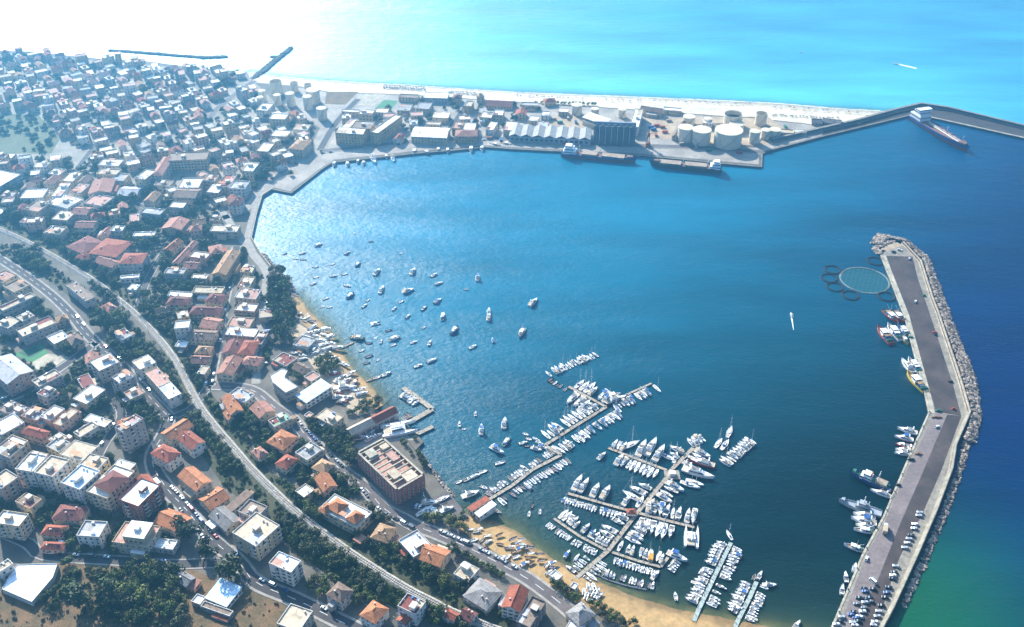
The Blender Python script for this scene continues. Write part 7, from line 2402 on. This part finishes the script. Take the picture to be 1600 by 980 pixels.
def heap(px, r, m, label, n=26, seed=0):
    rr_ = random.Random(seed)
    mb = MB()
    for k in range(n):
        a, q = rr_.uniform(0, 6.28), r * rr_.random() ** .5
        x, y = q * math.cos(a), q * math.sin(a)
        s = rr_.uniform(.3, .6)
        wedge(mb, x - s, x + s, s, s * .8, 0, rr_.uniform(.8, 1.7) * (1.3 - q / r), .1, .15)
    o = mb.build('net_heap', [m])
    p = P(*px, G + .06)
    o.location = p
    tag(o, label, 'nets', 'heaps of fishing gear on the breakwater')


for k, (t, x, y, r_, m_) in enumerate((('r2c3', 1055, 650, 4, 'boat_wood'), ('r2c3', 1065, 610, 2.5, 'boat_green'), ('r2c3', 895, 915, 2.4, 'rubber_black'), ('r2c3', 940, 880, 2.4, 'boat_wood'), ('r2c3', 1142, 428, 1.8, 'rubber_black'), ('r2c3', 985, 470, 2.2, 'boat_green'), ('r2c3', 890, 150, 2.0, 'boat_green'), ('r2c3', 1040, 120, 2.0, 'boat_red'), ('r3c3', 815, 95, 1.8, 'rubber_black'), ('r1c3', 975, 870, 1.4, 'boat_green'), ('r2c3', 1160, 598, 1.2, 'boat_red'))):
    heap(TQ(t, x, y), r_, m_, 'heap of fishing gear on the breakwater', seed=k)

# cars in town: beside the roads and in the car parks
def carline(px, n, off, jit=0.0, par=True, skip=.25):
    pts = resample(PL(px), 2.0)
    ns = normals2(pts)
    for k in range(n):
        if cr.random() < skip:
            continue
        i = min(len(pts) - 1, int((k + .5) / n * len(pts)))
        d = Vector((ns[i].y, -ns[i].x))
        car(Vector((pts[i].x + ns[i].x * off, pts[i].y + ns[i].y * off, G + .12)), math.atan2(d.y, d.x) + (0 if par else PI / 2), van=cr.random() < .08)


carline([(457, 655), (475, 677), (500, 702), (530, 732)], 10, 2.5)
carline([(570, 762), (600, 795), (630, 811), (650, 822)], 8, -2.6)
carline([(687, 836), (725, 853), (762, 871), (800, 891)], 14, 2.6)
carline([(327, 600), (338, 545), (347, 490), (358, 440)], 20, 2.1)
carline([(327, 600), (338, 545), (347, 490), (358, 440)], 14, -2.1, skip=.5)
carline([(107, 487), (130, 515), (150, 536), (190, 572), (237, 624)], 14, 3.0, skip=.4)
carline([(262, 765), (287, 792), (325, 837), (372, 878)], 14, 2.8)
carline([(262, 765), (287, 792), (325, 837)], 8, -2.8, skip=.4)
carline([(400, 910), (462, 937), (525, 968)], 7, 2.6, skip=.5)
carline([(70, 868), (180, 876), (260, 882)], 9, 1.9, skip=.5)
carline([(398, 545), (403, 500)], 10, 4.6, par=False, skip=.1)
carline([(405, 570), (408, 520)], 12, -4.6, par=False, skip=.1)
carline([(415, 455), (406, 490)], 6, 4.6, par=False, skip=.2)
carline([(430, 282), (470, 257)], 6, 5.0, par=False)
carline([(500, 237), (640, 222), (760, 216)], 16, -4.6, skip=.4)
carline([(140, 740), (160, 700), (190, 650)], 7, 1.8, skip=.3)
carline([(0, 628), (40, 612), (80, 585)], 5, 2.0, skip=.3)
carline([(264, 652), (256, 678), (240, 705)], 4, 2.6)
carline([(640, 805), (672, 812)], 6, 8, par=False)
# ================================================================== PLANTS
tr_ = random.Random(17)


def crown_mesh(kind, seed):
    r = random.Random(seed)
    V, Fc = [], []
    def leaf(c, s, out):
        n = Vector((r.gauss(0, .6) + out.x, r.gauss(0, .6) + out.y, r.gauss(.5, .5) + out.z * .6)).normalized()
        u = n.orthogonal().normalized()
        w = n.cross(u)
        a = r.uniform(0, 6.28)
        u, w = u * math.cos(a) + w * math.sin(a), w * math.cos(a) - u * math.sin(a)
        i = len(V)
        for (p, q) in ((-1, -.6), (1, -.6), (.9, .7), (-.8, .6)):
            V.append(tuple(c + u * p * s + w * q * s))
        Fc.append((i, i + 1, i + 2, i + 3))
    if kind == 'round':
        lobes = [(Vector((r.gauss(0, .42), r.gauss(0, .42), r.uniform(-.25, .45))), r.uniform(.42, .62)) for _ in range(9)]
        for c, q in lobes:
            for _ in range(62):
                d = Vector((r.gauss(0, 1), r.gauss(0, 1), r.gauss(.25, 1))).normalized()
                leaf(c + d * q * r.uniform(.72, 1.05), r.uniform(.07, .13), d)
    elif kind == 'pine':
        for _ in range(11):
            c = Vector((r.gauss(0, .5), r.gauss(0, .5), r.uniform(.1, .3)))
            for _ in range(48):
                d = Vector((r.gauss(0, 1), r.gauss(0, 1), r.gauss(.2, .45))).normalized()
                leaf(c + Vector((d.x * .42, d.y * .42, d.z * .26)) * r.uniform(.7, 1.05), r.uniform(.07, .12), d)
    elif kind == 'tall':
        for k in range(12):
            z = -.8 + 1.9 * k / 12
            q = .42 * (1 - abs(z) * .45)
            c = Vector((r.gauss(0, .12), r.gauss(0, .12), z))
            for _ in range(42):
                d = Vector((r.gauss(0, 1), r.gauss(0, 1), r.gauss(.2, .8))).normalized()
                leaf(c + d * q * r.uniform(.7, 1.05), r.uniform(.06, .11), d)
    elif kind == 'palm':
        for k in range(16):
            a = 2 * PI * k / 16 + r.uniform(-.15, .15)
            up = r.uniform(.1, .6)
            u = Vector((math.cos(a), math.sin(a), 0)); w = Vector((-math.sin(a), math.cos(a), 0))
            prev = None
            for q in range(5):
                t = q / 4
                c = u * t + Vector((0, 0, up * t - .9 * t * t))
                hw_ = .13 * (1 - t * .8)
                cur = (c - w * hw_ - Vector((0, 0, .06)), c, c + w * hw_ - Vector((0, 0, .06)))
                if prev:
                    i = len(V)
                    V += [tuple(p) for p in prev + cur]
                    Fc += [(i, i + 3, i + 4, i + 1), (i + 1, i + 4, i + 5, i + 2)]
                prev = cur
    me_ = bpy.data.meshes.new('crown')
    me_.from_pydata(V, [], Fc)
    return me_


def trunk_mesh(r0=.05, tilt=.04):
    mb = MB()
    mb.tube((0, 0, -1.5), (tilt, 0, -.55), r0 * 1.3, 7, 0, r0)
    mb.tube((tilt, 0, -.55), (tilt * 2, 0, .15), r0, 6, 0, r0 * .5)
    for k in range(5):
        a = k * 1.3
        mb.tube((tilt, 0, -.5 + k * .08), (.45 * math.cos(a), .45 * math.sin(a), .1 + .1 * k), r0 * .55, 5, 0, r0 * .2)
    return mb.mesh('trunk', ['bark'])


TR = trunk_mesh()
mb = MB(); mb.tube((0, 0, -3.4), (.1, 0, -1.6), .11, 8, 0, .085); mb.tube((.1, 0, -1.6), (0, 0, 0), .085, 8, 0, .09); PTR = mb.mesh('trunk', ['bark'])
CROWN = {}
for kind in ('round', 'pine', 'tall', 'palm'):
    for ml in (('leaf_dark', 'leaf_mid', 'leaf_light', 'leaf_olive') if kind == 'round' else (('leaf_dark', 'leaf_mid') if kind != 'palm' else ('leaf_mid',))):
        for s in range(3 if kind == 'round' else 2):
            me_ = crown_mesh(kind, s * 7 + len(CROWN))
            me_.materials.append(MATS[ml])
            CROWN.setdefault((kind, ml), []).append(me_)
LEAFD = dict(leaf_dark='dark green', leaf_mid='green', leaf_light='light green', leaf_olive='olive green')
TREES = []
PENDING = []
NTREE = {}


def tree(p, rad, kind='round', ml=None, label=None, group='trees among the houses'):
    ml = ml or tr_.choice(['leaf_dark', 'leaf_mid', 'leaf_mid', 'leaf_light', 'leaf_olive'])
    if (kind, ml) not in CROWN:
        ml = 'leaf_mid'
    cz = {'round': .95, 'pine': 1.3, 'tall': 1.1, 'palm': 3.0}[kind] * rad
    TREES.append((p.x, p.y, rad))
    PENDING.append((p.copy(), rad, kind, ml, label, group, cz))


def plant(p, rad, kind, ml, label, group, cz):
    nm_ = {'round': 'tree', 'pine': 'pine_tree', 'tall': 'cypress_tree', 'palm': 'palm_tree'}[kind]
    root = empty(nm_, (p.x, p.y, G), tr_.uniform(0, 6.28))
    sz = rad * tr_.uniform(.85, 1.15)
    link('crown', tr_.choice(CROWN[(kind, ml)]), root, None, (0, 0, cz), 0, (rad, rad, sz))
    link('trunk', PTR if kind == 'palm' else TR, root, None, (0, 0, cz), 0, (rad, rad, rad))
    d = f"{'broad ' if rad > 5 else ('little ' if rad < 2.6 else '')}{LEAFD[ml]} {dict(round='leafy tree', pine='umbrella pine', tall='slender tree', palm='palm')[kind]}"
    if label:
        tag(root, label, 'tree', group, final=True)
    else:
        tag(root, d if len(d.split()) > 2 else 'mid-size ' + d, 'tree', group)


def grove(px, n, rad, kind='round', mls=None, group='trees among the houses', tries=3000):
    W = [(p.x, p.y) for p in PL(px)]
    x0, x1, y0, y1 = min(p[0] for p in W), max(p[0] for p in W), min(p[1] for p in W), max(p[1] for p in W)
    k = 0
    for _ in range(tries):
        if k >= n:
            break
        X, Y = tr_.uniform(x0, x1), tr_.uniform(y0, y1)
        r_ = rad * tr_.uniform(.65, 1.3)
        if not inpoly(X, Y, W) or any((X - a) ** 2 + (Y - b_) ** 2 < (.62 * (r_ + q)) ** 2 for a, b_, q in TREES):
            continue
        if any((X - a) ** 2 + (Y - b_) ** 2 < (q * .72 + r_ * .55) ** 2 for a, b_, q in FOOT) or any(segdist(X, Y, pts) < wd_ + r_ * .35 for pts, wd_ in ROADS):
            continue
        tree(Vector((X, Y, G)), r_, kind, tr_.choice(mls) if mls else None, group=group)
        k += 1


DM = ['leaf_dark', 'leaf_mid', 'leaf_dark', 'leaf_mid', 'leaf_olive', 'leaf_light']
tree(P(*TQ('r3c0', 1175, 440)), 7.5, 'round', 'leaf_dark', 'big round dark tree beside the orange roof')
tree(P(*TQ('r3c0', 1440, 665)), 8.5, 'round', 'leaf_mid', 'big leafy tree next to the metal-roofed shed')
tree(P(*TQ('r3c0', 555, 850)), 9.0, 'round', 'leaf_dark', 'huge dark round tree standing in the dry field')
tree(P(*TQ('r3c0', 430, 590)), 3.6, 'round', 'leaf_mid', 'small round tree beside the dazzling white hall')
tree(P(*TQ('r3c0', 1290, 550)), 6.0, 'round', 'leaf_dark', 'dark tree where the two lanes meet')
tree(P(*TQ('r2c0', 700, 915)), 3.6, 'round', 'leaf_mid', 'round street tree near the tall grey tower block')
grove(tp('r3c0', 640, 590, 1100, 600, 1150, 800, 1120, 980, 650, 980, 640, 850, 700, 700), 28, 4.2, 'round', ['leaf_dark', 'leaf_mid', 'leaf_light', 'leaf_olive'], 'scrub trees on the hillside')
grove(tp('r3c0', 230, 840, 420, 660, 480, 640, 470, 720, 350, 880), 9, 3.4, 'round', DM, 'scrub trees on the hillside')
grove(tp('r3c0', 420, 330, 520, 330, 470, 470, 400, 500), 6, 3.6, 'round', DM)
grove(tp('r2c0', 780, 560, 900, 520, 985, 640, 970, 720, 880, 640, 790, 590), 12, 4.2, 'round', ['leaf_dark', 'leaf_dark', 'leaf_mid'])
grove(tp('r2c0', 380, 480, 500, 440, 500, 520, 400, 560), 6, 3.6)
grove(tp('r2c0', 480, 590, 680, 520, 700, 560, 560, 620), 7, 3.6, 'round', DM)
grove(tp('r2c0', 640, 160, 720, 110, 840, 180, 900, 260, 820, 300, 700, 230), 12, 4.0, 'round', DM)
grove(tp('r2c0', 560, 20, 700, 0, 830, 40, 760, 100, 620, 90), 10, 4.6)
grove(tp('r2c0', 860, 130, 1000, 280, 1100, 420, 1180, 560, 1130, 560, 1000, 340, 880, 220), 16, 3.4, 'round', ['leaf_mid', 'leaf_olive', 'leaf_dark'])
grove(tp('r2c0', 940, 30, 1100, 20, 1180, 120, 1100, 170, 990, 100), 10, 4.6, 'round', DM)
grove(tp('r2c0', 1050, 200, 1180, 330, 1260, 460, 1220, 480, 1120, 320), 9, 3.2, 'round', ['leaf_olive', 'leaf_mid'])
grove(tp('r2c0', 1170, 650, 1290, 640, 1450, 860, 1560, 980, 1430, 980, 1300, 800), 22, 3.8, 'round', ['leaf_dark', 'leaf_mid', 'leaf_olive'])
grove(tp('r2c0', 1480, 640, 1600, 620, 1600, 760, 1520, 740), 7, 4.0, 'round', DM)
grove(tp('r2c0', 400, 170, 480, 190, 470, 240, 410, 240), 3, 4.5, 'round', DM)
grove(tp('r1c0', 655, 265, 860, 260, 830, 400, 640, 420), 26, 3.8, 'round', ['leaf_mid', 'leaf_dark', 'leaf_mid'], 'trees of the olive grove')
grove(tp('r1c0', 800, 520, 920, 510, 950, 600, 880, 600, 800, 590), 8, 4.4, 'round', DM)
grove(tp('r1c0', 1200, 370, 1300, 370, 1310, 480, 1230, 500), 7, 5.0, 'round', DM)
grove(tp('r1c0', 0, 210, 100, 230, 140, 330, 120, 400, 0, 400), 18, 5.0, 'round', DM)
grove(tp('r1c0', 80, 560, 260, 600, 330, 720, 260, 730, 100, 620), 14, 4.6, 'round', DM)
grove(tp('r1c0', 180, 480, 400, 560, 600, 700, 760, 790, 800, 860, 600, 740, 400, 620, 180, 520), 20, 3.4, 'round', ['leaf_mid', 'leaf_dark', 'leaf_olive'])
grove(tp('r1c0', 420, 690, 600, 740, 760, 880, 800, 950, 700, 920, 560, 800), 14, 3.8, 'round', DM)
grove(tp('r1c0', 820, 420, 900, 420, 900, 470, 830, 470), 4, 4.0)
grove(tp('r1c0', 940, 650, 1050, 620, 1060, 690, 960, 700), 6, 3.4, 'round', ['leaf_light', 'leaf_mid'])
grove(tp('r1c0', 1490, 560, 1560, 560, 1500, 700, 1450, 860, 1400, 980, 1370, 980, 1450, 700), 18, 2.4, 'round', ['leaf_light', 'leaf_mid'], 'hedge trees along the street')
grove(tp('r1c0', 870, 850, 1010, 880, 1010, 980, 890, 980), 9, 4.2, 'round', DM)
grove(tp('r1c0', 1030, 760, 1200, 800, 1180, 860, 1040, 840), 6, 3.4)
grove(tp('r1c1', 85, 705, 180, 720, 200, 800, 240, 980, 60, 980, 75, 800), 22, 4.4, 'pine', DM, 'dense shore pines')
grove(tp('r2c1', 100, 0, 240, 0, 230, 130, 230, 200, 120, 200), 14, 4.4, 'pine', DM, 'dense shore pines')
grove(tp('r2c1', 400, 320, 440, 290, 520, 300, 520, 370, 410, 380), 5, 4.0, 'round', ['leaf_light', 'leaf_mid'])
grove(tp('r2c1', 295, 680, 400, 670, 520, 760, 600, 790, 620, 960, 540, 900, 400, 780), 26, 3.8, 'round', DM, 'trees beside the coast road')
grove(tp('r2c1', 570, 640, 690, 560, 790, 560, 780, 590, 640, 640), 8, 3.0, 'round', ['leaf_olive', 'leaf_mid'])
grove(tp('r2c1', 900, 800, 1010, 780, 1000, 840, 1080, 960, 1040, 960, 940, 850), 8, 2.4, 'round', ['leaf_mid', 'leaf_olive'])
grove(tp('r2c1', 20, 850, 130, 860, 120, 930, 30, 930), 5, 3.6, 'round', DM)
grove(tp('r2c1', 220, 300, 290, 360, 290, 420, 230, 400), 3, 3.0)
grove(tp('r3c1', 130, 320, 260, 290, 480, 450, 640, 560, 900, 740, 800, 800, 600, 680, 320, 520, 160, 420), 46, 4.2, 'round', ['leaf_dark', 'leaf_mid', 'leaf_dark', 'leaf_olive'], 'trees in the railway cutting')
grove(tp('r3c1', 180, 100, 260, 180, 420, 300, 380, 340, 250, 230), 8, 3.2)
grove(tp('r3c1', 470, 60, 560, 20, 640, 40, 760, 180, 700, 210, 600, 110), 14, 4.0, 'round', DM, 'trees beside the coast road')
grove(tp('r3c1', 380, 80, 470, 80, 460, 160, 390, 150), 4, 4.0, 'round', DM)
grove(tp('r3c1', 700, 250, 830, 260, 820, 320, 700, 330), 6, 3.4, 'round', DM)
grove(tp('r3c1', 620, 400, 900, 520, 1200, 700, 1500, 880, 1400, 860, 1100, 700, 700, 480), 34, 3.4, 'round', ['leaf_mid', 'leaf_dark', 'leaf_olive', 'leaf_light'], 'trees in the railway cutting')
grove(tp('r3c1', 600, 700, 880, 760, 820, 830, 640, 820), 12, 3.8, 'round', ['leaf_light', 'leaf_mid'])
grove(tp('r3c1', 1080, 380, 1260, 430, 1500, 560, 1600, 640, 1560, 680, 1300, 540, 1100, 430), 16, 2.6, 'round', ['leaf_mid', 'leaf_dark'], 'trees beside the coast road')
grove(tp('r3c1', 1050, 290, 1300, 230, 1340, 330, 1260, 390, 1100, 330), 9, 2.6, 'round', ['leaf_mid', 'leaf_light'])
grove(tp('r3c1', 1060, 840, 1140, 830, 1160, 960, 1070, 970), 6, 3.6, 'round', DM)
grove(tp('r3c1', 1250, 900, 1330, 890, 1350, 990, 1260, 990), 4, 4.6, 'round', ['leaf_olive'])
grove(tp('r3c1', 320, 700, 460, 700, 480, 840, 380, 830), 6, 3.6, 'round', DM)
grove(tp('r3c2', 100, 640, 200, 690, 350, 760, 440, 800, 400, 820, 250, 760, 110, 690), 16, 2.4, 'round', DM, 'trees beside the coast road')
grove(tp('r3c2', 470, 830, 620, 890, 780, 960, 740, 990, 560, 920), 10, 2.6, 'round', DM)
grove([(390, 250), (450, 245), (462, 272), (430, 285), (395, 280)], 9, 4.6, 'pine', DM)
grove([(0, 455), (60, 470), (110, 520), (90, 510), (40, 480)], 7, 3.2)
grove([(330, 205), (345, 205), (350, 222), (328, 225)], 3, 5.0, 'round', ['leaf_light'])
for k in range(15):                       # palms behind the open beach
    t = k / 14
    tree(P(*TQ('r0c2', 190 + 330 * t + tr_.uniform(-6, 6), 648 + 12 * t)), 2.1, 'palm', label=None, group='row of beach palms')
PENDING.sort(key=lambda q: (q[4] is None, -(q[1] * (2.2 if q[2] == 'palm' else 1)) / math.hypot(q[0].y, CAM_H)))
for q in PENDING[:290]:
    plant(*q)
V, Fc, nv = [], [], 0
for (p, rad, kind, ml, label, group, cz) in PENDING[290:]:      # the smallest-looking ones, joined
    me_ = CROWN[('round', 'leaf_mid')][int(p.x) % 3]
    vv = np.empty(len(me_.vertices) * 3); me_.vertices.foreach_get('co', vv)
    vv = vv.reshape(-1, 4, 3)[::2]
    cc = vv.mean(axis=1, keepdims=True)
    q = ((cc + (vv - cc) * 1.3) * rad + np.array([p.x, p.y, G + .9 * rad])).reshape(-1, 3)
    V.append(q); Fc.append(np.arange(nv, nv + len(q)).reshape(-1, 4)); nv += len(q)
if V:
    me_ = bpy.data.meshes.new('small_trees')
    me_.from_pydata(np.concatenate(V).tolist(), [], np.concatenate(Fc).tolist())
    me_.materials.append(MATS['leaf_mid'])
    o = link('small_trees', me_, None, 'stuff')
    o['label'] = 'many small green garden trees scattered through the town'
    o['category'] = 'greenery'
# far green masses of the hazy town: one crowd of tree tops
def greenery(name, polys, n, rad, ml, label):
    V, Fc = [], []
    bases = []
    for me_ in CROWN[('round', 'leaf_mid')]:
        vv = np.empty(len(me_.vertices) * 3); me_.vertices.foreach_get('co', vv)
        bases.append(vv.reshape(-1, 4, 3)[::3])     # every third leaf
    nv = 0
    for px, n_ in polys:
        W = [(p.x, p.y) for p in PL(px)]
        x0, x1, y0, y1 = min(p[0] for p in W), max(p[0] for p in W), min(p[1] for p in W), max(p[1] for p in W)
        k = 0
        for _ in range(n_ * 6):
            if k >= n_:
                break
            X, Y = tr_.uniform(x0, x1), tr_.uniform(y0, y1)
            r_ = rad * tr_.uniform(.5, 1.3)
            if not inpoly(X, Y, W) or any((X - a) ** 2 + (Y - b_) ** 2 < (q * .75 + r_ * .4) ** 2 for a, b_, q in FOOT) or any(segdist(X, Y, pts) < wd_ + r_ * .3 for pts, wd_ in ROADS):
                continue
            k += 1
            bq = bases[k % len(bases)]
            c = bq.mean(axis=1, keepdims=True)
            q = (c + (bq - c) * 1.6) * r_ + np.array([X, Y, G + r_ * .7])
            V.append(q.reshape(-1, 3))
            Fc.append(np.arange(nv, nv + len(q) * 4).reshape(-1, 4))
            nv += len(q) * 4
    me_ = bpy.data.meshes.new(name)
    me_.from_pydata(np.concatenate(V).tolist(), [], np.concatenate(Fc).tolist())
    me_.materials.append(MATS[ml])
    o = link(name, me_, None, 'stuff')
    o['label'] = label
    o['category'] = 'greenery'


greenery('distant_trees', [(TOWN[0][0], 480), (TOWN[1][0], 420), ([(-60, 180), (60, 185), (90, 215), (70, 238), (-60, 238)], 60), ([(500, 210), (640, 155), (860, 165), (840, 205), (700, 215)], 50)], 0, 3.2, 'leaf_mid', 'bluish green tree tops between the hazy town houses')
greenery('garden_shrubs', [(TOWN[2][0], 260), (TOWN[5][0], 170), (TOWN[4][0], 200), ([(380, 430), (430, 430), (440, 520), (400, 600), (350, 600)], 60)], 0, 2.2, 'leaf_mid', 'low garden shrubs between the nearer houses')
greenery('undergrowth', [(tp('r3c0', 380, 620, 1150, 590, 1180, 820, 1100, 980, 600, 980, 380, 760), 240), ([(245, 520), (285, 540), (320, 600), (360, 655), (420, 735), (500, 790), (610, 850), (720, 920), (800, 965), (790, 1010), (700, 985), (560, 905), (440, 830), (350, 760), (300, 690), (262, 600)], 750), ([(440, 800), (500, 840), (620, 905), (700, 945), (640, 960), (540, 915), (470, 870), (430, 830)], 420)], 0, 1.5, 'leaf_mid', 'low tangled undergrowth along the railway and hillside')
greenery('rail_verge_scrub', [([(0, 330), (40, 345), (120, 400), (200, 455), (280, 520), (310, 560), (285, 545), (200, 480), (100, 405), (0, 352)], 300), ([(0, 380), (60, 405), (140, 455), (210, 515), (240, 555), (210, 560), (150, 500), (80, 440), (0, 400)], 300), ([(425, 425), (446, 444), (456, 470), (468, 495), (455, 500), (430, 470)], 60)], 0, 1.4, 'leaf_dark', 'dark scrub along the upper railway verges')
greenery('dry_tussocks', [([(-40, 935), (60, 905), (150, 960), (300, 960), (420, 925), (460, 960), (470, 1040), (-60, 1060)], 300)], 0, .8, 'leaf_dry', 'dry grass tussocks on the brown hillside')

# beach umbrellas and bathers' things on the open beach
ur = random.Random(2)
mb = MB()
for k in range(6):
    a, b_ = 2 * PI * k / 6, 2 * PI * (k + 1) / 6
    mb.face([(1.5 * math.cos(a), 1.5 * math.sin(a), 2.0), (1.5 * math.cos(b_), 1.5 * math.sin(b_), 2.0), (0, 0, 2.6)])
    mb.face([(1.5 * math.cos(b_), 1.5 * math.sin(b_), 1.97), (1.5 * math.cos(a), 1.5 * math.sin(a), 1.97), (0, 0, 2.57)])
UMB = [mb.mesh('canopy', [m_]) for m_ in ('plastic_blue', 'awning', 'frame_white', 'silo_grey')]
UCOL = ['blue', 'orange', 'white', 'dark']
mb = MB(); mb.tube((0, 0, 0), (0, 0, 2.4), .06, 5); UPOLE = mb.mesh('pole', ['frame_white'])
for (t, x0, x1, y0, dy, rows, n, ci) in (('r0c1', 790, 1060, 538, 14, 3, 16, 3), ('r0c1', 1200, 1380, 575, 16, 2, 12, 3), ('r0c2', 560, 1500, 630, 24, 1, 24, None), ('r0c3', 20, 700, 670, 48, 1, 16, None), ('r0c3', 20, 440, 725, 20, 1, 20, 3), ('r0c2', 20, 460, 602, 20, 1, 18, None)):
    for rw in range(rows):
        for k in range(n):
            f = (k + ur.uniform(.2, .8)) / n
            q = P(*TQ(t, x0 + (x1 - x0) * f, y0 + dy * f + rw * 9 + ur.uniform(-3, 3)), .9)
            c_ = ci if ci is not None else ur.randrange(4)
            o = empty('beach_umbrella', (q.x, q.y, .6))
            link('canopy', UMB[c_], o)
            link('pole', UPOLE, o)
            tag(o, f'{UCOL[c_]} beach umbrella', 'umbrella', 'umbrellas on the open beach')

finish_labels()
# unused prototypes away
for o in list(col.objects):
    if o.get('kind') == 'helper' and o.parent is None:
        for c in list(o.children):
            bpy.data.objects.remove(c)
        bpy.data.objects.remove(o)

# ================================================================== HAZE
mb = MB()
mb.box(-9400, -3300, -7.2, 9400, 12400, 462)
o = mb.build('haze', [], None, kind='stuff')
o['label'] = 'thin blue summer haze over the whole bay'
hm = bpy.data.materials.new('haze_air')
hm.use_nodes = True
nt = hm.node_tree
for n in list(nt.nodes):
    nt.nodes.remove(n)
vo = nt.nodes.new('ShaderNodeVolumePrincipled')
vo.inputs['Color'].default_value = (0.16, 0.55, 1.0, 1)
vo.inputs['Density'].default_value = HAZE_DENSITY
vo.inputs['Anisotropy'].default_value = HAZE_ANISO
mo_ = nt.nodes.new('ShaderNodeOutputMaterial')
nt.links.new(vo.outputs[0], mo_.inputs['Volume'])
o.data.materials.append(hm)
